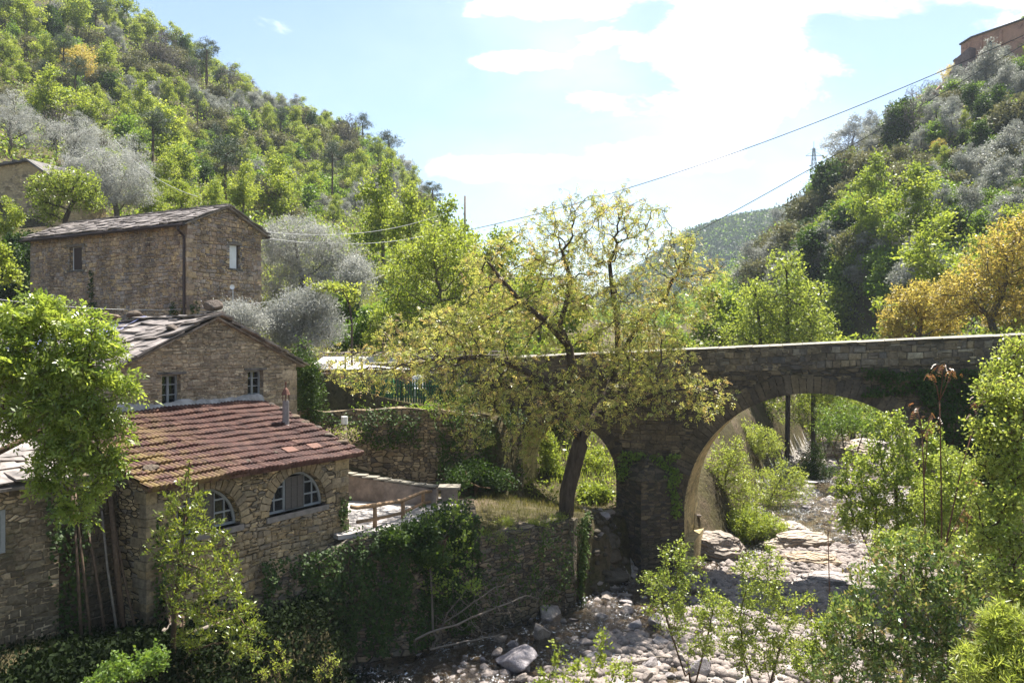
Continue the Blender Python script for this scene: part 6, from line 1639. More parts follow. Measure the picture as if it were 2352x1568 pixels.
def c1(x, y): return x / 2.2756, y / 2.2756
LEFT = '''P 665 140 160;P 840 215 130;P 1025 272 75;P 335 425 240;P 1080 475 180;P 1265 520 95;P 1470 785 150;P 230 520 160;P 1030 705 220;P 20 160 170;P 260 70 150;P 395 590 200
C 960 995 240;C 1345 1115 240;C 700 850 140;C 770 900 110;C 640 800 110;C 215 560 130
D 575 530 110;D 1990 1040 130;D 1880 1010 90;D 1080 985 110;D 285 790 160;D 1460 1110 130;D 1700 700 110;D 1790 720 110
L 60 150 160;L 140 220 180;L 400 240 220;L 560 180 150;L 70 350 120;L 570 345 130;L 690 460 80;L 500 610 130;L 780 470 90;L 660 720 180;L 780 640 130;L 870 620 170;L 945 580 130;L 960 720 120;L 1050 620 100;L 885 440 80;L 1185 500 100;L 1150 430 110;L 1240 780 130;L 1060 810 100;L 1330 720 110;L 1420 710 90;L 1550 720 110;L 1700 730 120;L 1780 650 120;L 1645 880 140;L 1745 850 120;L 1890 960 140;L 1935 820 100;L 1090 930 110;L 1205 1010 110;L 1310 880 120;L 1420 950 140;L 1550 980 120;L 1700 990 110;L 1560 1110 140;L 1120 1090 130;L 830 1100 110;L 1000 200 120;L 905 290 120;L 760 250 140;L 1095 350 100;L 480 140 130;L 1850 660 110;L 330 130 120;L 230 330 100;L 120 470 100;L 190 620 90;L 560 640 100;L 620 560 90;L 1160 870 90;L 1490 1010 110;L 1640 1030 110;L 1310 990 110;L 740 480 80;L 420 420 110;L 820 760 120;L 900 800 110;L 1250 900 90;L 1390 820 90;L 1500 870 100;L 1590 800 100;L 1830 860 90;L 1020 130 60;L 40 480 110;L 1720 620 90;L 1500 640 60;L 1400 620 60;L 950 960 90
O 1080 600 100;O 1155 612 105;O 1240 612 110;O 1330 602 95;O 1410 602 85;O 1480 595 95;O 1545 602 105;O 1615 608 90;O 1690 602 95;O 1290 440 75;O 1360 485 75;O 1430 535 65;O 1225 405 85;O 285 110 95;O 600 260 95;O 645 300 75;O 540 220 85;O 1310 520 80;O 1200 560 70;O 1370 560 70;O 400 800 180;O 860 1030 120;O 690 960 140;O 1690 1150 110;O 1885 1110 150;O 1965 1090 120;O 2050 1030 140;O 2110 940 120;O 2165 970 95;O 2000 910 95;O 2215 1020 75;O 2060 880 80;O 1800 1150 100;O 480 150 70;O 560 560 60
B 450 270 80;B 420 345 80;B 640 360 70;B 700 380 80;B 660 400 90;B 780 420 70;B 720 420 70;B 480 540 70;B 530 480 80;B 300 470 90;B 260 600 90;B 420 620 90;B 480 680 80;B 880 730 80;B 960 740 80;B 1080 720 80;B 1000 770 80;B 1120 650 70;B 1130 720 80;B 1180 900 90;B 1150 940 90;B 1280 820 70;B 1340 800 80;B 1450 800 70;B 1500 780 70;B 1620 680 80;B 1560 660 60;B 1640 760 80;B 1800 780 90;B 1850 760 80;B 1720 880 80;B 1450 1010 100;B 1560 1000 80;B 1400 1060 100;B 20 300 80;B 130 300 80;B 830 330 70;B 870 360 80;B 960 380 70;B 780 300 70;B 1770 880 90;B 1600 930 70;B 850 420 60;B 90 560 80;B 180 440 80;B 360 700 80;B 1010 880 70;B 1230 840 70;B 1680 820 60
Y 440 480 160;Y 400 420 120
G 940 200 80;G 840 380 140;G 780 350 120;G 900 420 130;G 1000 440 120;G 940 330 120;G 1040 400 110;G 860 290 110;G 500 90 90;G 720 120 80;G 1860 720 80
S 1250 680 80;S 1480 690 80;S 1580 1130 120;S 1660 1080 120;S 1740 1060 120;S 1800 1010 110;S 1240 1080 110;S 900 1060 100;S 760 740 100;S 420 510 80;S 700 630 80;S 840 680 90;S 1110 780 80;S 1200 760 80;S 60 230 90;S 200 260 90;S 330 310 90;S 1900 720 110;S 1960 760 90;S 2030 800 80;S 2080 860 70;S 1990 840 80;S 1170 330 60;S 1180 370 60;S 1100 300 60'''
for line in LEFT.replace('\n', ';').split(';'):
    q = line.split()
    if len(q) == 3: q = [kk] + q if q[0].isdigit() else q
    kk = q[0]; x, y = c1(float(q[1]), float(q[2])); h = float(q[3]) / 2.2756
    p = on_ground(x, y - h * (.10 if kk in 'LOSBDY' else .02), 70)
    put(kk, p, max(h * p.y / F * 1.12, 1.2), 'left', x, y)
def c2(x, y): return (2700 + x / 1.1203) / 1.7415, y / 1.1203 / 1.7415
RIGHT = '''O 1480 480 190;O 1400 430 180;O 1530 310 130;O 1240 630 160;O 1110 690 100;O 1160 860 120;O 1300 870 150;O 1330 790 100;O 1480 810 160;O 1040 1080 160;O 1200 1000 120;O 1320 1020 150;O 1450 910 170;O 880 725 90;O 870 625 120;O 790 700 130;O 980 660 150;O 560 1010 130;O 470 1070 130;O 620 950 100;O 740 830 100;O 670 835 75;O 340 1280 130;O 950 1160 120;O 1560 480 160;O 1540 700 130;O 910 1150 100;O 1180 590 100;O 1400 860 110
D 1330 530 100;D 1090 910 160;D 890 910 160;D 690 970 180;D 640 1300 190;D 600 1100 110;D 1030 610 130;D 1000 650 120;D 1380 570 120;D 800 1150 170;D 860 1010 150;D 1130 960 130;D 760 1250 150;D 1370 700 110;D 700 1080 120;D 700 1340 150;S 780 1330 150;O 850 1320 160;S 920 1300 150;S 980 1330 140;O 1040 1260 130;D 620 1380 120;S 1100 1230 130;L 830 1240 150;S 900 1200 120;D 990 1010 110;D 1290 660 80;D 1450 560 120;D 560 1180 110;D 1250 1080 110
L 830 1090 180;L 755 1060 150;L 680 1210 160;L 1150 1100 80;L 1300 600 90;L 1410 660 60;L 960 660 120;L 1010 790 60;L 1200 800 90;L 1480 180 90;L 1540 220 110;L 1560 170 100;L 1440 230 70;L 1310 560 70;L 1380 640 50;L 1450 620 50;L 730 1130 110;L 1080 780 60;L 940 740 60;L 940 560 70;L 1180 710 60
B 1100 780 65;B 830 840 110;B 900 845 115;B 1000 880 95;B 760 790 80;B 1200 910 110;B 1540 620 120;B 1530 790 130;B 700 1140 110;B 600 1020 110;B 860 790 80;B 950 810 80;B 1040 850 80;B 780 890 100;B 980 940 110;B 900 960 100;B 1120 830 70;B 820 950 100;B 1250 760 70;B 1420 800 90;B 1340 920 80;B 1060 980 90;B 900 1070 100;B 780 1000 90;B 420 1180 100;B 400 1260 90;B 520 1130 90;B 350 1290 60;B 300 1290 50;B 1000 730 60;B 1500 640 90;B 1380 760 70;B 1160 940 90;B 850 1200 110
G 1070 475 90;G 1130 440 90;G 990 505 80;G 1170 425 80;G 1210 390 70;G 1020 490 80;G 780 655 80;G 770 1180 130
Y 1270 340 80;Y 1300 350 90;Y 1230 430 90;Y 1100 480 80;Y 690 880 90;Y 1180 700 50;Y 1540 570 70
S 1340 450 60;S 1390 600 70;S 1430 690 60;S 1480 640 60;S 1350 690 60;S 1180 650 90;S 920 740 50;S 1130 470 90;S 1180 480 90;S 1230 470 90;S 1080 540 90;S 1150 560 90;S 1240 540 70;S 1200 900 90;S 1260 960 90;S 1020 980 90;S 1110 1060 90;S 960 1100 90;S 900 980 80;S 730 950 80;S 840 1120 100;S 920 870 60;S 720 1290 90;S 560 1280 70;S 1380 460 80;S 1490 560 90;S 1410 960 80;S 1520 900 90;S 1380 1050 80;S 1480 1000 100'''
for line in RIGHT.replace('\n', ';').split(';'):
    q = line.split(); kk = q[0]; x, y = c2(float(q[1]), float(q[2])); h = float(q[3]) / 1.1203 / 1.7415
    p = on_ground(x, y - h * (.10 if kk in 'LOSBDY' else .02), 70)
    put(kk, p, max(h * p.y / F * 1.12, 1.0), 'right', x, y)

def copy_tree(proto, k, loc, h, label, group, rot=None):
    o = thing(K[k][0], label, K[k][1], loc, rv.uniform(0, 6.28) if rot is None else rot, group)
    s = h * (GROW[k] * rv.uniform(.8, 1.25) if 'hillside' in label else 1) / PH[k]; w_ = s * rv.uniform(.85, 1.35)
    o.scale = (w_, w_, s)
    link('trunk', proto[0], o); link('crown', proto[1], o)
    return o

# more growth filling the gaps, on the real slopes
def fill(side, n, xr, yr, weights, hs, mind, ok):
    cnt = 0; tries = 0
    ks = list(weights)
    while cnt < n and tries < n * 40:
        tries += 1
        x = rv.uniform(*xr); y = rv.uniform(*yr)
        px = PCX + F * x / y
        z = gz(x, y); py = PCY - F * z / y
        if not ok(px, py, x, y): continue
        if any((q[1].x - x) ** 2 + (q[1].y - y) ** 2 < mind ** 2 for q in placed): continue
        kk = rv.choices(ks, [weights[q] for q in ks])[0]
        h = rv.uniform(*hs[kk]); put(kk, (x, y, z), h, side, px, py); cnt += 1
HS = {'L': (3.2, 6.0), 'O': (3.2, 5), 'P': (6, 9), 'C': (5, 8), 'B': (1.8, 3), 'S': (2.0, 3.6), 'D': (2.5, 5), 'G': (4, 6), 'Y': (3, 5)}
fill('left', 190, (-105, -14), (74, 192), {'B': 3, 'S': 4, 'L': 7, 'P': .7, 'D': .6, 'G': 1.2, 'O': 2.2, 'C': .4}, HS, 2.7, lambda px, py, x, y: -40 < px < 1000 and -30 < py < 520)
fill('right', 90, (30, 100), (62, 150), {'B': 2, 'S': 4, 'O': 4.5, 'D': 2, 'L': .8, 'G': .8}, HS, 3.0, lambda px, py, x, y: 1690 < px < 2400 and 60 < py < 680)

# write the slope trees out; neighbours along one belt of the slope are counted from one end
def belt(py, side):
    if side == 'left': return ('uppermost', 'upper', 'middle', 'lower')[0 if py < 130 else 1 if py < 260 else 2 if py < 390 else 3]
    return ('uppermost', 'upper', 'middle', 'lower')[0 if py < 250 else 1 if py < 370 else 2 if py < 490 else 3]
groups = {}
for q in placed: groups.setdefault((q[0], q[3], belt(q[5], q[3])), []).append(q)
for (k, side, bl), qs in groups.items():
    qs.sort(key=lambda q: q[4])
    place = 'hillside behind the houses' if side == 'left' else 'hillside below the church'
    for i, q in enumerate(qs):
        lab = f"{ORD[i]} {DESC[k]} from the left, {bl} {place}" if len(qs) > 1 else f"only {DESC[k]} on the {bl} {place}"
        copy_tree(rv.choice(K[k][2]), k, q[1] - Vector((0, 0, .15)), q[2], lab, f"{DESC[k]}s on the {place}")

# trees standing by themselves between the houses, the bridge and the slopes: (kind, px, base depth, height, label)
def stand(k, px, Y, h, label, group=None, i=0, zadd=0):
    p = gp(px, Y, -.1 + zadd); return copy_tree(K[k][2][i % len(K[k][2])], k, p, h, label, group)
for a in (('L', 1045, 55, 8.2, 'bright green tree beside the utility pole'), ('L', 945, 60, 7.6, 'yellow-green tree with dark trunk above the olive trees', None, 1), ('L', 880, 66, 6.6, 'loose yellow-green tree at the foot of the hillside terrace', None, 2),
          ('L', 1150, 58, 6.8, 'green tree peeping out behind the walnut crown', None, 3), ('L', 1240, 52, 6.5, 'green tree hidden behind the walnut near the bridge road', None, 0), ('L', 1330, 50, 5.8, 'leafy tree behind the walnut trunk above the parapet', None, 1), ('L', 1460, 48, 5.0, 'green tree seen through the walnut branches above the parapet', None, 2), ('L', 1545, 50, 4.6, 'low green tree beside the walnut crown edge, above the bridge', None, 3),
          ('S', 1580, 60, 4.6, 'small dark leafy tree at the valley mouth beyond the bridge', None, 0), ('L', 1640, 62, 8.2, 'round pale green tree beyond the bridge, below the far hill', None, 1), ('L', 1700, 66, 7.4, 'second pale green tree beyond the bridge beside the ivy trunk', None, 2), ('L', 1905, 60, 7.6, 'pale tree beyond the bridge between the tall alders and the yellow trees', None, 3),
          ('L', 1960, 66, 9.0, 'leafy pale green tree rising beyond the bridge below the ivy slope', None, 0), ('L', 2040, 70, 9.5, 'wide green tree beyond the bridge behind the small yellow tree', None, 1), ('L', 2150, 62, 8.5, 'green tree behind the yellow walnuts beyond the bridge', None, 2), ('L', 2330, 55, 7.5, 'green tree behind the big yellow walnut at the picture edge', None, 3), ('L', 1770, 70, 7.0, 'soft green tree behind the tall alder beyond the bridge', None, 1),
          ('L', 20, 50, 3.6, 'small bright tree by the door of the pale house', None, 2), ('L', 340, 62, 4.2, 'bright lime bush behind the ridge of the upper house', None, 0), ('L', 410, 66, 4.0, 'small lime tree over the upper house roof', None, 1), ('L', 500, 72, 4.2, 'small lime tree behind the gable peak of the upper house', None, 3), ('L', 1860, 78, 9.5, 'tall soft green tree on the bank below the ivy slope, right of the alders'), ('L', 1930, 84, 10.5, 'large green tree against the dark ivy slope beyond the bridge', None, 1), ('L', 2010, 86, 10.0, 'yellow-green tree against the ivy slope over the parapet middle', None, 2), ('S', 1960, 76, 5.5, 'dense green bush at the foot of the ivy slope', None, 0), ('L', 2090, 80, 9.0, 'leafy tree on the slope behind the small yellow walnut', None, 3), ('O', 1900, 92, 6.0, 'silver olive at the foot of the ivy slope', None, 0), ('S', 1990, 94, 6.5, 'broad green bush above the green trees beyond the bridge', None, 1), ('S', 830, 42, 2.6, 'low green bush beside the garden meadow', None, 0), ('S', 780, 44, 2.4, 'green bush under the grey olive behind the garden', None, 1), ('S', 900, 46, 3.0, 'green bush at the foot of the bright tree behind the garden', None, 2), ('S', 1130, 44, 3.0, 'bush behind the walnut beside the bridge road', None, 1), ('S', 1230, 42, 2.8, 'bush over the parapet end behind the walnut', None, 2),
          ('D', 45, 46, 3.6, 'dark ivy mass on the terrace wall left of the upper house', None, 0), ('D', 20, 44, 3.4, 'dark ivy bank at the picture edge below the pale house', None, 1), ('D', 80, 47.5, 3.0, 'dark hanging ivy behind the corner of the upper house', None, 2), ('B', 470, 60, 2.6, 'brown shrub behind the upper house', None, 0)):
    stand(*a)

# olives near the houses, finer leaves
def near_olive(seed, label, px, Y, blobs, ncl=170, per=95, L=.10):
    b = gp(px, Y)
    rel = [(q[0] - b.x, q[1] - b.y, q[2] - b.z, q[3], q[4], q[5]) for q in blobs]
    top = max(q[2] for q in rel)
    tm, cm_ = clump_tree(seed, 'silver', bark_grey, rel, [(0, 0, -.3), (.15, 0, .7), (.05, .1, 1.4), (-.1, .1, min(2.2, top * .6))], .2, ncl, .42, per, L, L * .3, tintv=.26, r0=.012)
    plant('olive_tree', label, 'tree', b, tm, cm_, 'olive trees round the houses')
near_olive(301, 'big silvery olive tree rising beside the gable of the upper house', 690, 47, [blob(690, 570, 47, 80, 75, 80), blob(740, 555, 47, 45, 45, 50), blob(630, 620, 47, 50, 70, 60), blob(760, 640, 47, 60, 60, 60), blob(700, 660, 47, 80, 50, 70), blob(640, 550, 47, 45, 40, 50), blob(790, 590, 47, 40, 45, 45)], 460, 110, .12)
near_olive(302, 'grey-green olive tree just behind the slate roof of the mill house', 690, 36, [blob(690, 720, 36, 70, 50, 60), blob(640, 745, 36, 50, 45, 50), blob(745, 750, 36, 40, 45, 45), blob(690, 780, 36, 60, 40, 50), blob(720, 690, 36, 50, 35, 50)], 330, 105, .105)
near_olive(303, 'small dark olive in front of the upper house corner', 545, 33.5, [blob(545, 725, 33.5, 35, 28, 30), blob(585, 735, 33.5, 25, 25, 25)], 70)
near_olive(304, 'tall silvery olive tree behind the ridge of the upper house', 265, 60, [blob(270, 405, 60, 75, 70, 80), blob(210, 380, 60, 60, 50, 60), blob(320, 430, 60, 40, 40, 50), blob(260, 460, 60, 60, 30, 50)], 330, 100, .13)
near_olive(305, 'pale silver olive tree up the terrace at the picture edge', 20, 72, [blob(25, 260, 72, 65, 50, 60), blob(70, 300, 72, 45, 40, 50)], 150, 80, .13)
near_olive(306, 'silver olive tree above the roof of the pale house', 165, 76, [blob(175, 315, 76, 60, 45, 60), blob(225, 330, 76, 45, 40, 50)], 150, 80, .13)
near_olive(307, 'silvery olive between the tall olive and the dark conifers', 345, 78, [blob(345, 400, 78, 45, 35, 45), blob(300, 350, 78, 40, 40, 45)], 120, 80, .13)
near_olive(308, 'slim grey olive beside the garden meadow', 815, 45, [blob(820, 640, 45, 35, 50, 40), blob(790, 690, 45, 35, 45, 40)], 170, 100, .12)
# plum tree
pb_ = gp(148, 50); pb_.z = P3(148, 522, 50).z
tm, cm_ = grown(320, pb_, [path((148, 528, 50), (150, 505, 50), (160, 480, 50), (172, 458, 50), (160, 440, 50))], [blob(160, 420, 50, 70, 38, 60), blob(105, 445, 50, 50, 40, 50), blob(200, 460, 50, 40, 35, 45), blob(110, 490, 50, 40, 25, 40)], 620, .2, .3, .15, .01, 'pale', .03, 6, .16, .08, bark_dark, 1.4, spread=.12, tint0=.45, nleaf=7000)
plant('plum_tree', 'old plum tree with black crooked trunk before the pale house', 'tree', pb_, tm, cm_)
# bright trees behind the garden
def big_tree(seed, name, label, px, Y, trunk, blobs, natt, leaf, L, Wd, per=6, bark=None, R0=.14, step=.24, kill=.34, **kw):
    b = gp(px, Y)
    tr = [tuple(b)] + [tuple(P3(*p)) for p in trunk]
    tm, cm_ = grown(seed, b, [tr], blobs, natt, step, kill, R0, .008, leaf, .028, per, L, Wd, bark or bark_grey, 1.3, 140, (0, 0, .06), .22, **kw)
    plant(name, label, 'tree', b, tm, cm_)
big_tree(330, 'lime_tree', 'large bright lime green tree behind the garden, left of the walnut', 1000, 40, [(1000, 760, 40), (1005, 700, 40)], [blob(950, 640, 40, 75, 85), blob(1035, 590, 40, 85, 75), blob(1090, 690, 40, 70, 80), blob(925, 730, 40, 50, 60), blob(1020, 740, 40, 100, 55), blob(980, 570, 40, 50, 55)], 1500, 'lime', .17, .07, 6, spread=.12, tint0=.55, nleaf=15000)
big_tree(331, 'lime_tree', 'smaller lime tree at the meadow edge behind the picket fence', 880, 38, [(880, 770, 38)], [blob(885, 740, 38, 40, 40), blob(930, 790, 38, 45, 25), blob(860, 780, 38, 30, 25)], 420, 'lime', .15, .065, 6, R0=.07, spread=.1, tint0=.6, nleaf=4500)
big_tree(332, 'vine_tree', 'thin bare-trunked young tree with sparse yellow-green leaves before the olives', 808, 36, [(808, 740, 36), (803, 700, 36)], [blob(790, 665, 36, 45, 20), blob(750, 660, 36, 40, 12), blob(815, 690, 36, 15, 20), blob(700, 645, 36, 25, 8)], 90, 'lime', .13, .09, 4, R0=.05, bark=bark_dark, spread=.08, tint0=.85, nleaf=700)
big_tree(333, 'alder_tree', 'tall straight alder with dark trunk seen above and under the bridge', 1808, 54, [(1810, 900, 54), (1809, 780, 54), (1808, 680, 54), (1806, 600, 54)], [blob(1808, 620, 54, 50, 50), blob(1808, 690, 54, 80, 50), blob(1815, 760, 54, 85, 50), blob(1800, 840, 54, 70, 60)], 900, 'pale', .20, .12, 5, bark=bark_dark, R0=.16, step=.3, kill=.42, spread=.16, tint0=.35, nleaf=7000)
big_tree(334, 'alder_tree', 'second dark-trunked alder beside the tall straight one', 1868, 56, [(1868, 900, 56), (1862, 780, 56), (1856, 680, 56)], [blob(1855, 680, 56, 50, 45), blob(1868, 750, 56, 60, 45), blob(1880, 860, 56, 70, 60)], 620, 'pale', .20, .12, 5, bark=bark_dark, R0=.15, step=.3, kill=.42, spread=.16, tint0=.4, nleaf=5000)
big_tree(335, 'alder_tree', 'ivy-wrapped slender alder beyond the bridge below the far hill', 1745, 55, [(1748, 800, 55), (1742, 720, 55), (1735, 660, 55)], [blob(1735, 680, 55, 45, 40), blob(1750, 740, 55, 60, 45), blob(1700, 780, 55, 50, 40), blob(1770, 900, 55, 50, 70)], 560, 'pale', .20, .12, 5, bark=bark_dark, R0=.13, step=.3, kill=.42, spread=.16, tint0=.6, nleaf=4500)
big_tree(336, 'walnut_tree', 'large yellow-leaved walnut behind the right end of the bridge', 2290, 42, [(2285, 770, 42), (2275, 730, 42), (2300, 680, 42)], [blob(2290, 600, 42, 75, 70), blob(2230, 660, 42, 80, 60), blob(2335, 540, 42, 60, 55), blob(2340, 680, 42, 60, 80), blob(2180, 700, 42, 60, 45), blob(2310, 730, 42, 60, 40)], 1300, 'ochre', .15, .075, 5, bark=bark_grey, R0=.2, step=.25, kill=.36, spread=.12, tint0=.45, nleaf=14000)
big_tree(337, 'walnut_tree', 'lower yellow-leaved walnut left of the large one behind the bridge', 2110, 44, [(2110, 770, 44), (2115, 730, 44)], [blob(2110, 690, 44, 70, 45), blob(2070, 730, 44, 50, 40), blob(2160, 740, 44, 55, 35), blob(2060, 760, 44, 40, 25)], 700, 'ochre', .15, .075, 5, bark=bark_grey, R0=.14, step=.25, kill=.36, spread=.12, tint0=.4, nleaf=8000)
big_tree(338, 'young_tree', 'leafy young tree leaning in beside the rooftop chimney', -60, 25, [(-40, 720, 25), (-20, 660, 25)], [blob(5, 590, 25, 25, 35), blob(30, 630, 25, 22, 25), blob(-30, 620, 25, 30, 50), blob(45, 655, 25, 10, 12)], 200, 'lime', .09, .06, 6, R0=.04, step=.14, kill=.2, spread=.06, tint0=.6, nleaf=2500)

# ------------------------------------------------------------------ stuff: undergrowth, far wood, grass
def stuff_leaves(name, leafkey, pts, per, rad, L, Wd, seed, label, tv=.3, up=.5, stack=1.0):
    g = np.random.default_rng(seed); n = len(pts) * per; i = np.repeat(np.arange(len(pts)), per)
    b = pts[i] + g.normal(size=(n, 3)) * np.array([1, 1, .5 * stack]) * rad + np.array([0, 0, rad * .4])
    d = unit(rdir(g, n) + np.array([0, 0, up])); nr = unit(rdir(g, n) + np.array([0, 0, .6]))
    t_ = .5 + g.normal(0, tv, len(pts))[i] + g.normal(0, .12, n); Ls = L * g.uniform(.6, 1.4, n)
    o = link(name, leaf_mesh(name, Lf[leafkey], b, d, nr, Ls, Wd * Ls / L, t_))
    return tag(o, label, name.replace('_', ' '), None, 'stuff')
g_ = np.random.default_rng(90)
def scatter(n, xr, yr, ok):
    x = g_.uniform(*xr, n); y = g_.uniform(*yr, n); z = ground_z(x, y)
    px = PCX + F * x / y; py = PCY - F * z / y
    k = ok(px, py, x, y); return np.stack([x[k], y[k], z[k]], -1)
offr = lambda x, y: (x < np.interp(y, _LE[:, 0], _LE[:, 1]) - .4) | (x > np.interp(y, _RE[:, 0], _RE[:, 1]) + 1.2)
pts = scatter(17000, (-110, -8), (62, 196), lambda px, py, x, y: (px > -60) & (px < 1150))
n1 = len(pts) // 7
stuff_leaves('undergrowth', 'brown', pts[:n1], 13, .75, .34, .17, 91, 'brownish undergrowth between the trees of the hillside behind the houses')
stuff_leaves('undergrowth', 'green', pts[n1:int(3.2 * n1)], 13, .75, .32, .17, 92, 'green undergrowth between the trees of the hillside behind the houses')
stuff_leaves('undergrowth', 'lime', pts[int(3.2 * n1):], 13, .8, .32, .17, 192, 'lime green undergrowth between the trees of the hillside behind the houses')
pts = np.concatenate([scatter(9000, (24, 110), (40, 152), lambda px, py, x, y: (px > 1600) & (px < 2450) & offr(x, y)), scatter(7000, (26, 56), (58, 120), lambda px, py, x, y: (px > 1650) & (px < 2300) & offr(x, y))])
np.random.default_rng(1).shuffle(pts); n1 = len(pts) // 5
stuff_leaves('undergrowth', 'olive', pts[:n1], 14, .65, .3, .12, 93, 'silvery undergrowth on the hillside below the church')
stuff_leaves('undergrowth', 'green', pts[n1:3 * n1], 14, .65, .3, .16, 94, 'green undergrowth on the hillside below the church')
stuff_leaves('undergrowth', 'pale', pts[3 * n1:4 * n1], 14, .65, .3, .16, 194, 'pale green undergrowth on the hillside below the church')
stuff_leaves('undergrowth', 'lime', pts[4 * n1:], 14, .75, .3, .18, 195, 'bright green undergrowth on the hillside below the church')
pts = scatter(5000, (-28, 28), (33, 66), lambda px, py, x, y: offr(x, y) & (px > 600))
stuff_leaves('undergrowth', 'pale', pts, 16, .4, .18, .09, 95, 'light green herbs and brambles on the valley floor behind the bridge')
pts = scatter(9000, (8, 20), (4, 27), lambda px, py, x, y: offr(x, y))
stuff_leaves('undergrowth', 'green', pts, 14, .35, .10, .06, 96, 'leafy undergrowth on the near right bank of the stream')
# grass on the bank platform, the meadow and the yard
def grass(name, pts, h, wd, seed, label, tuft=14, key='grass', sp=.08):
    g = np.random.default_rng(seed); n = len(pts) * tuft; i = np.repeat(np.arange(len(pts)), tuft)
    b = pts[i] + np.concatenate([g.normal(0, sp, (n, 2)), np.zeros((n, 1))], 1)
    d = unit(rdir(g, n) * .45 + np.array([0, 0, 1.0])); nr = rdir(g, n)
    Ls = h * g.uniform(.4, 1.4, n) * g.uniform(.5, 1.4, len(pts))[i]; t_ = .45 + g.normal(0, .25, len(pts))[i] + g.normal(0, .1, n)
    return tag(link(name, leaf_mesh(name, Lf[key], b, d, nr, Ls, np.full(n, wd), t_)), label, 'grass', None, 'stuff')
pts = scatter(1500, (-1.2, 4), (24.5, 36), lambda px, py, x, y: x < np.interp(y, _LE[:, 0], _LE[:, 1]) - .1)
grass('grass', pts, .16, .014, 97, 'dry and green grass on the bank under the walnut tree', 9)
pts = scatter(6000, (-24, 8), (36, 64), lambda px, py, x, y: offr(x, y))
grass('grass', pts, .3, .03, 98, 'green meadow grass behind the garden', 9, 'lime', .15)
pts = scatter(2500, (-14, -5.5), (11, 19), lambda px, py, x, y: x < np.interp(y, _LE[:, 0], _LE[:, 1]) - .1)
grass('grass', pts, .14, .016, 99, 'short grass coloured as if shaded in the yard of the low house', 9, 'shade')
pts = scatter(3600, (-9, -3.2), (14.2, 22), lambda px, py, x, y: (x < np.interp(y, _LE[:, 0], _LE[:, 1]) + 1.6) & (x > np.interp(y, _LE[:, 0], _LE[:, 1]) - 1.8))
stuff_leaves('undergrowth', 'shade', pts, 16, .16, .10, .07, 197, 'shade-toned brambles and ivy covering the slope below the tile-roofed building')
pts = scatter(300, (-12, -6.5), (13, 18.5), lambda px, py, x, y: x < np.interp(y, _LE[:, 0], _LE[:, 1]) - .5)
stuff_leaves('undergrowth', 'shade', pts, 10, .10, .08, .06, 198, 'low weeds coloured as if shaded in the yard of the low house')
# wood covering the far hill
x = g_.uniform(40, 420, 16000); y = g_.uniform(440, 760, 16000); z = far_z(x, y); px = PCX + F * x / y
k = (px > 1380) & (px < 2050)
xx_ = g_.uniform(20, 110, 3000); yy_ = g_.uniform(150, 300, 3000); zz_ = ground_z(xx_, yy_)
pts = np.stack([x[k], y[k], z[k] + 1.5], -1)
stuff_leaves('far_wood', 'green', pts[::5], 20, 2.8, 1.9, 1.5, 104, 'pale green trees dotted over the far hill at the end of the valley', .45)
stuff_leaves('far_wood', 'pine', pts[::2], 22, 2.6, 1.9, 1.5, 101, 'hazy dark green wood covering the far hill at the end of the valley', .45)
stuff_leaves('far_wood', 'dark', pts[1::2], 22, 2.6, 1.9, 1.5, 102, 'darker wood mixed over the far hill at the end of the valley', .45)
stuff_leaves('far_wood', 'green', np.stack([xx_, yy_, zz_ + .8], -1), 22, 1.5, .8, .5, 103, 'green wood behind the ridge below the church', .4)
# ------------------------------------------------------------------ rocks
def rock_mesh(name, seed, m_, cuts=9, sub=3, rough=.10, flat=1.0, noise_s=1.3):
    g = np.random.default_rng(seed); bm = bmesh.new(); bmesh.ops.create_icosphere(bm, subdivisions=sub, radius=1.0)
    pl = [(unit(g.normal(size=(1, 3)))[0], g.uniform(.42, .85)) for _ in range(cuts)]
    off = Vector(g.uniform(0, 50, 3))
    for v in bm.verts:
        p = np.array(v.co)
        for n, d in pl:
            s = p @ n
            if s > d: p = p - n * (s - d) * .98
        q = Vector(p)
        from mathutils import noise as mn
        q *= 1 + rough * mn.fractal(q * noise_s + off, 1.0, 2.0, 4)
        v.co = Vector((q.x, q.y, q.z * flat))
    me = bpy.data.meshes.new(name); bm.to_mesh(me); bm.free(); me.materials.append(m_)
    me.polygons.foreach_set('use_smooth', np.ones(len(me.polygons), dtype=bool))
    me.update()
    return me
rocks = [rock_mesh('boulder', 400 + i, rock_m, 15 + i, 4, .09, (.62, .5, .75, .55, .68, .42, .6, .7)[i]) for i in range(8)]
SIZES = lambda wd: 'huge' if wd > 2.2 else 'large' if wd > 1.0 else 'mid-sized' if wd > .55 else 'small'
def boulder(label, p, wd, i, group='boulders in the stream bed', sink=.45, rot=None, sq=None):
    o = link('boulder', rocks[i % 8], None, (p.x, p.y, p.z + wd * .5 * (.6 - sink) * .5))
    o.rotation_euler = (rv.uniform(-.25, .25), rv.uniform(-.25, .25), rv.uniform(0, 6.28) if rot is None else rot)
    s = wd / 2; q = sq or rv.uniform(.6, .9)
    o.scale = (s, s * q, s * rv.uniform(.75, 1.1))
    return tag(o, label, 'boulder', group)
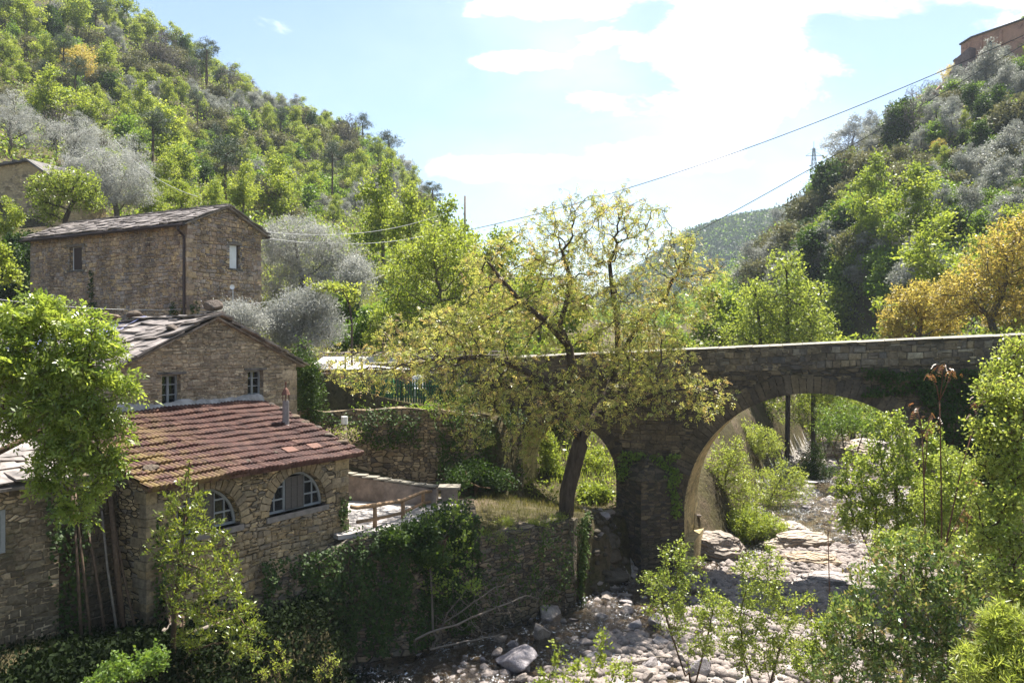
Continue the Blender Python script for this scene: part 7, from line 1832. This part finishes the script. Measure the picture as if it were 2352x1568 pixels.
HAND = '''1200 1265 380 large pale grey striated boulder in the near shallows
1262 1315 125 bright white block leaning on the large striated boulder
1380 1075 240 brownish rounded boulder in midstream
1085 1100 175 grey pyramid-shaped boulder below the dead branches
1175 1140 120 angular grey boulder touching the pyramid-shaped one
1065 1190 140 flat dark boulder awash beside the pyramid-shaped one
1900 1060 130 smooth lilac-grey egg-shaped boulder in midstream
2040 1090 120 pale pointed boulder next to the egg-shaped one
2230 990 200 big smooth grey boulder under the slender alder sapling
2240 1130 190 light angular boulder below the slender alder sapling
2180 1285 180 large striated grey boulder at the foot of the alder saplings
1440 960 85 small white-topped boulder in the fast water
1545 970 70 dark wet boulder beside the small white-topped one
1620 955 85 flat grey boulder where the water breaks
1440 912 300 long low slab across the stream below the bank wall
1470 830 90 mossy dark boulder at the corner of the bank wall
1850 785 95 white boulder at the head of the stone bar
2000 835 115 pinkish pale boulder on the stone bar
2010 895 115 squarish tan boulder on the stone bar
1972 905 60 thin upright white stone on the edge of the stone bar
2060 922 55 dark round stone on the edge of the stone bar
2130 800 85 pale boulder on top of the stone bar
2250 865 120 light flat boulder on the stone bar by the pier
1505 1097 55 little white stone beside the brownish boulder
620 1395 90 pale stone in the dark near water
790 1330 60 lone pale stone in the rippling near water
970 1335 45 tiny pale stone left of the large striated boulder
1310 950 40 small stone by the long low slab
2285 800 90 grey boulder at the far side of the stone bar
2335 1000 90 grey boulder beside the big smooth one
2110 1045 70 small tan boulder between the pointed and the smooth boulders
1830 1100 45 small round stone near the egg-shaped boulder
1240 845 70 grey stone against the mossy bank wall foot
1180 905 120 flat pale stone near the tips of the dead branches
1250 1385 130 white boulder cut by the picture edge in the near shallows
1400 1345 85 pale boulder right of the large striated one
2150 1385 170 pale boulder under the leaves of the near alder
500 1205 60 grey stone at the dark water edge below the ivy'''
taken = []
for i, line in enumerate(HAND.split('\n')):
    q = line.split(' ', 3)
    px, py = (1400 + float(q[0]) / 1.809) / 1.7415, (1950 + float(q[1]) / 1.809) / 1.7415
    p = Pz(px, py, -8.72); wd = float(q[2]) / 1.809 / 1.7415 * p.y / F
    boulder(q[3], p, wd * 1.05, i, 'boulders in the stream bed'); taken.append((p.x, p.y, wd))
# the rest of the stones, counted upstream along the bar
rest = []
tries = 0
while len(rest) < 235 and tries < 20000:
    tries += 1
    y = rv.uniform(17.5, 34); le_, re_ = np.interp(y, _LE[:, 0], _LE[:, 1]), np.interp(y, _RE[:, 0], _RE[:, 1])
    x = le_ + (1.5 if y < 21.5 else .6) + (re_ - le_ - .6) * rv.random()
    mid = (x - le_) / (re_ - le_)
    if rv.random() > (.55 + .45 * min(1, mid * 1.5)): continue
    wd = .24 + .8 * rv.random() ** 2.2
    if any((x - a) ** 2 + (y - b) ** 2 < ((c + wd) * .42) ** 2 for a, b, c in taken): continue
    px = PCX + F * x / y
    if px > 2050: continue
    taken.append((x, y, wd)); rest.append((x, y, wd))
rest.sort(key=lambda q: -q[1])
cls = {}
for i, (x, y, wd) in enumerate(rest):
    zone = 'beside the bridge pier' if y > 28.5 else 'on the stone bar past the bank wall' if y > 24.5 else 'by the alder saplings' if x > 2.8 else 'in the near shallows'
    lab0 = f"{SIZES(wd)} grey stone {zone}"
    cls.setdefault(lab0, []).append((x, y, wd, i))
for lab0, qs in cls.items():
    qs.sort(key=lambda q: q[0] / q[1])
    for j, (x, y, wd, i) in enumerate(qs):
        lab = f"{ORD[j]} {lab0}, counting from the left" if len(qs) > 1 else lab0
        boulder(lab, Vector((x, y, max(gz(x, y), -8.85) + .02)), wd, rv.randrange(8))
# stones of the stream beyond the bridge
up_ = []
tries = 0
while len(up_) < 55 and tries < 9000:
    tries += 1
    y = rv.uniform(34, 70); le_, re_ = np.interp(y, _LE[:, 0], _LE[:, 1]), np.interp(y, _RE[:, 0], _RE[:, 1])
    x = rv.uniform(le_ + .9, re_ + .5); wd = .35 + 1.1 * rv.random() ** 2.2
    if any((x - a) ** 2 + (y - b) ** 2 < ((c + wd) * .42) ** 2 for a, b, c in taken): continue
    px = PCX + F * x / y
    if gz(x, y) > bed_z(x, y) + .6: continue
    if not 1600 < px < 2150: continue
    taken.append((x, y, wd)); up_.append((x, y, wd))
cls = {}
for x, y, wd in up_:
    zone = 'just beyond the arch' if y < 42 else 'along the upstream gravel' if y < 54 else 'far upstream'
    cls.setdefault(f"{SIZES(wd)} white stone {zone}", []).append((x, y, wd))
for lab0, qs in cls.items():
    qs.sort(key=lambda q: q[0] / q[1])
    for j, (x, y, wd) in enumerate(qs):
        o = boulder(f"{ORD[j]} {lab0}, counting from the left" if len(qs) > 1 else lab0, Vector((x, y, gz(x, y) + .1)), wd, rv.randrange(8), 'white stones upstream of the bridge')
gl = []
for q in range(26):
    y = rv.uniform(27.8, 32.6); x = rv.uniform(2.75, 4.1) - .08 * (y - 28); gl.append((x, y, rv.uniform(.25, .7)))
gl.sort(key=lambda q: q[1])
for j, (x, y, wd) in enumerate(gl):
    boulder(f"{ORD[j]} stone up the shaded gully between the bank wall and the pier", Vector((x, y, gz(x, y) + .02)), wd, rv.randrange(8), 'stones in the gully')
# bedrock ledges
def ledge(label, p, sx, sy, sz, seed, rot, m_=None):
    bm = bmesh.new(); bmesh.ops.create_icosphere(bm, subdivisions=4, radius=1.0)
    from mathutils import noise as mn
    off = Vector((seed * 3.1, seed * 1.7, seed))
    for v in bm.verts:
        c = v.co.copy(); z = c.z
        k = 1 + .22 * mn.fractal(c * 1.4 + off, 1.0, 2.0, 4)
        lay = math.floor(z * 5 + mn.noise(c * 1.2 + off) * 1.2) / 5
        w_ = 1 - .10 * ((lay * 7 + seed) % 1.0)
        v.co = Vector((c.x * k * w_, c.y * k * w_, (.55 * z + .45 * lay) * (1 + .1 * mn.noise(c * 3 + off))))
    me = bpy.data.meshes.new('bedrock'); bm.to_mesh(me); bm.free(); me.materials.append(m_ or rock_warm)
    me.polygons.foreach_set('use_smooth', np.ones(len(me.polygons), dtype=bool)); me.update()
    o = link('bedrock_ledge', me, None, tuple(p)); o.scale = (sx, sy, sz); o.rotation_euler = (0, 0, rot)
    return tag(o, label, 'bedrock', 'bedrock ledges in the stream')
ledge('broad pale layered ledge crossing the stream under the arch', Pz(1835, 1245, -8.35), 1.5, .7, .5, 1, .2)
ledge('second pale ledge stepping down below the broad one', Pz(1860, 1290, -8.5), 1.15, .55, .4, 2, -.1)
ledge('upper cream ledge with a grassy crack behind the broad one', Pz(1800, 1222, -8.25), 1.2, .8, .5, 3, .3)
ledge('grey sloping rock slab at the foot of the bridge pier', Pz(1640, 1262, -8.4), 1.3, .9, .8, 4, -.4)
ledge('dark flat rock step in the gully beside the pier', Pz(1385, 1320, -8.45), .9, .9, .35, 5, .2, rock_dark)
ledge('stepped rock slab in the gully under the small arch', Pz(1380, 1275, -7.9), .8, .9, .4, 6, -.2, rock_dark)
ledge('huge smooth white boulder upstream in the sun', Pz(1950, 1042, -7.9), 1.9, 1.6, .9, 7, .5)
ledge('white rounded boulder beside the huge one upstream', Pz(1990, 1030, -7.8), 1.5, 1.4, .8, 8, 1.2)
ledge('mossy dark boulder wedged at the top of the gully', Pz(1370, 1222, -7.0), .5, .45, .35, 10, .4, rock_dark)
ledge('dark stone step halfway up the gully', Pz(1352, 1252, -7.6), .7, .5, .3, 11, .1, rock_dark)
ledge('brown stone against the pier in the gully', Pz(1398, 1245, -7.4), .45, .4, .4, 12, .9, rock_dark)
ledge('low ledge at the waterfall step under the alder leaves', Pz(1900, 1335, -8.6), 1.2, .7, .35, 9, 0)
# gully stones, pebbles
def pebbles(name, pts, smin, smax, seed, label, m_):
    g = np.random.default_rng(seed)
    bm = bmesh.new(); bmesh.ops.create_icosphere(bm, subdivisions=1, radius=1); bv = np.array([v.co[:] for v in bm.verts]); bf = np.array([[v.index for v in f.verts] for f in bm.faces]); bm.free()
    n = len(pts); s = smin + (smax - smin) * g.random(n) ** 2
    sc = np.stack([s * g.uniform(.7, 1.3, n), s * g.uniform(.7, 1.3, n), s * g.uniform(.4, .8, n)], -1)
    a = g.uniform(0, 6.28, n); ca, sa = np.cos(a), np.sin(a)
    V = bv[None] * (1 + g.normal(0, .12, (n, len(bv), 1))) * sc[:, None]
    V = np.stack([V[..., 0] * ca[:, None] - V[..., 1] * sa[:, None], V[..., 0] * sa[:, None] + V[..., 1] * ca[:, None], V[..., 2]], -1) + pts[:, None]
    f = (bf[None] + np.arange(n)[:, None, None] * len(bv)).reshape(-1, 3)
    return tag(link(name, np_mesh(name, V.reshape(-1, 3), f, m_, smooth=False)), label, 'pebbles', None, 'stuff')
n = 11000
y = g_.uniform(16, 36, n); le_ = np.interp(y, _LE[:, 0], _LE[:, 1]); re_ = np.interp(y, _RE[:, 0], _RE[:, 1]); fr_ = g_.random(n) ** .9; x = le_ + .3 + (re_ - le_) * fr_
k = ground_z(x, y) < bed_z(x, y) + .5; x, y = x[k], y[k]
pebbles('pebbles', np.stack([x, y, ground_z(x, y) + .02], -1), .04, .26, 1, 'pebbles and cobbles covering the stream bed', rock_m)
y = g_.uniform(34, 80, 4500); le_ = np.interp(y, _LE[:, 0], _LE[:, 1]); re_ = np.interp(y, _RE[:, 0], _RE[:, 1]); x = le_ + (re_ - le_ + 1) * g_.random(4500)
k = ground_z(x, y) < bed_z(x, y) + .5; x, y = x[k], y[k]
pebbles('pebbles', np.stack([x, y, ground_z(x, y) + .03], -1), .06, .24, 2, 'bright pebbles on the gravel upstream of the bridge', rock_m)
y = g_.uniform(27.5, 33, 260); x = g_.uniform(2.6, 4.2, 260)
pebbles('rubble', np.stack([x, y, ground_z(x, y) + .03], -1), .06, .22, 3, 'dark rubble in the gully between the bank wall and the pier', stone_dark)

# ------------------------------------------------------------------ small things on and by the houses
def house_pt(x, y, z): return MO + Matrix.Rotation(MR, 4, 'Z') @ Vector((x, y, z))
def roof_stone(label, p, sx, sy, sz, i):
    o = link('roof_stone', roofr[i % 4], None, tuple(p)); o.scale = (sx, sy, sz); o.rotation_euler = (0, 0, rv.uniform(0, 6))
    return tag(o, label, 'stone', 'stones weighing down the roofs')
roofr = [rock_mesh('roof_stone', 450 + i, rock_roof, 7, 3, .12, .8) for i in range(4)]
zr = A2 + .18
roof_stone('big smooth rounded stone on the front end of the slate ridge', house_pt(W2 / 2 + .02, .15, zr + .22), .36, .28, .22, 0)
roof_stone('grey angular stone on the slate ridge, nearest the rounded one', house_pt(W2 / 2, 3.9, zr + sag2(3, 3.9) + .16), .28, .22, .2, 1)
roof_stone('longest flat-topped stone on the slate ridge', house_pt(W2 / 2, 5.3, zr + sag2(3, 5.3) + .17), .36, .24, .22, 2)
roof_stone('two-lobed dark stone on the slate ridge beyond the flat-topped one', house_pt(W2 / 2, 6.9, zr + sag2(3, 6.9) + .17), .3, .2, .24, 3)
roof_stone('low dark stone at the far end of the slate ridge', house_pt(W2 / 2, 8.3, zr + sag2(3, 8.3) + .12), .3, .2, .15, 0)
roof_stone('dark holed stone lying low on the slate slope near the gable', house_pt(2.1, .5, A2 - 1.0 * sl2 + .15), .26, .2, .16, 1)
for k, (x, y, s, lab) in enumerate(((4.72, -.55, .17, 'dark stone on the verge of the tile roof, closest to the gable wall'), (4.72, -.95, .2, 'square brown stone on the tile roof verge, second from the gable'), (4.74, -1.55, .2, 'rounded stone on the tile roof verge behind the flue'), (4.72, -2.0, .17, 'flat stone on the tile roof verge beside the flue'), (4.74, -2.45, .18, 'reddish stone on the tile roof verge, midway down'), (4.72, -3.0, .2, 'angular stone on the lower tile roof verge'), (4.74, -3.5, .22, 'lowest long stone on the tile roof verge'),
                                    (-1.3, -3.4, .2, 'lichen-covered stone near the mossy lower corner of the tile roof'), (2.2, -3.55, .13, 'white pebble lying on the lower tiles'), (1.1, -3.75, .12, 'small grey stone on the eave tiles'))):
    roof_stone(lab, house_pt(x, y, zroof(y) + .11), s * 1.0, s * .8, s * .55, k)
# tarpaulin over the far part of the slate roof
tp_ = MB(); nx_, ny_ = 22, 26; vs = []
for j in range(ny_ + 1):
    for i in range(nx_ + 1):
        a = i / nx_; b = j / ny_
        x = W2 / 2 + .15 - 2.3 * a - .12 * math.sin(b * 9) * a; y = 3.3 + 4.4 * b + .12 * math.sin(a * 7)
        z = A2 + .20 - max(0, W2 / 2 - x) * sl2 + sag2(x, y) + .035 * math.sin(a * 11 + b * 17) + .03 * math.sin(b * 29 + a * 5) + .02 * math.sin(a * 23)
        vs.append(house_pt(x, y, z))
tp_.add(vs, [(j * (nx_ + 1) + i, j * (nx_ + 1) + i + 1, (j + 1) * (nx_ + 1) + i + 1, (j + 1) * (nx_ + 1) + i) for j in range(ny_) for i in range(nx_)])
tarp_o = tp_.build('tarpaulin', tarp_m, None, smooth=True)
sm = tarp_o.modifiers.new('thick', 'SOLIDIFY'); sm.thickness = .012
tag(tarp_o, 'crumpled pale blue tarpaulin under the stones on the slate ridge', 'tarpaulin')
# poles leaning on the dark wall
for k, (x, x2, r_, h, lab) in enumerate(((-3.0, -2.85, .035, 2.9, 'straight pale pole leaning on the dark wall, first from the low house'), (-2.85, -2.8, .03, 3.0, 'thin dark pole leaning close beside the straight pale one'), (-2.35, -2.2, .028, 2.4, 'slanted whitish pole leaning between the dark ones'), (-2.1, -2.0, .07, 2.7, 'thick crooked dark pole leaning on the wall'), (-2.55, -2.6, .03, 2.6, 'dim thin pole in the middle of the leaning bundle'), (-1.95, -1.95, .03, 2.3, 'short bent pole at the end of the leaning bundle'))):
    mb = MB(); a = house_pt(x - .1, -3.75 - .1 * k % .3, -6.1); b = house_pt(x2, -2.98, -6.1 + h)
    mb.tube([a, a.lerp(b, .5) + Vector((rs.uniform(-.05, .05), 0, 0)), b], [r_, r_ * .95, r_ * .8], 7)
    tag(mb.build('leaning_pole', (wood_dark, wood_dark, wood_grey, wood_dark, wood_dark, wood_dark)[k], None, smooth=True), lab, 'pole', 'poles leaning on the wall')  # deep shade of the recess put into the dark wood colour
mb = MB(); a = house_pt(-1.4, -4.5, -6.2); b = house_pt(-1.2, -3.96, -5.3); mb.bar(a, b, .4, .04, Vector((.85, -.5, .2)))
tag(mb.build('board', wood_dark, None), 'weathered board leaning on the foot of the tile-roofed building', 'board')
branchy(9, 'dead_branch', 'crooked bark-stripped branch on the ground before the tile-roofed building', house_pt(-1.5, -4.9, -6.25), house_pt(.1, -4.75, -6.3), .05, 8, .06, deadw)
branchy(10, 'dead_branch', 'short curved root end lying in the dark yard', house_pt(-1.9, -4.6, -6.2), house_pt(-1.3, -4.5, -5.9), .05, 5, .05, deadw)
o = boulder('smooth round purplish stone lying on the yard grass', Pz(252, 1532, -6.0), .22, 2, 'stones in the yard', 0.0)
mb = MB()
for q in range(3): mb.tube([house_pt(-.2, -.4 + q * 0, 0) * 0 + uhp_ for uhp_ in (Vector(uhp(-.0 + 1.7 + q * .9, -.35, 1.75)), Vector(uhp(1.7 + q * .9, -.02, 1.75)))], .012, 5)
dish = thing('satellite_dish', 'small white satellite dish on a mast by the upper house gable', 'dish', P3(535, 700, 37.0))
mb = MB(); mb.tube([(0, 0, -.6), (0, 0, .75)], .02, 6); mb.build('mast', steel_m, dish)
mb = MB(); vs = [(0, -.05, .8)]; 
for r_ in (.1, .2):
    for i in range(16): a = i * math.pi / 8; vs.append((r_ * .55 * math.cos(a), -.05 - r_ * r_ * 1.2, .8 + r_ * .55 * math.sin(a)))
mb.add(vs, [(0, 1 + i, 1 + (i + 1) % 16) for i in range(16)] + [(1 + i, 17 + i, 17 + (i + 1) % 16, 1 + (i + 1) % 16) for i in range(16)]); mb.build('reflector', paint_white, dish, smooth=True)

# ------------------------------------------------------------------ haze
hz = MB(); hz.box(-900, -80, -40, 900, 1010, 215)
ho = hz.build('haze', [], None, uv=False)
m, t, out = mat('haze_air')
pv = t.n('ShaderNodeVolumePrincipled'); pv.inputs['Color'].default_value = (.78, .88, 1, 1); pv.inputs['Density'].default_value = 0.00025; pv.inputs['Anisotropy'].default_value = .0
t.l(pv.outputs[0], out.inputs['Volume'])
ho.data.materials.append(m)
tag(ho, 'thin bluish haze over the valley', 'haze', None, 'stuff')
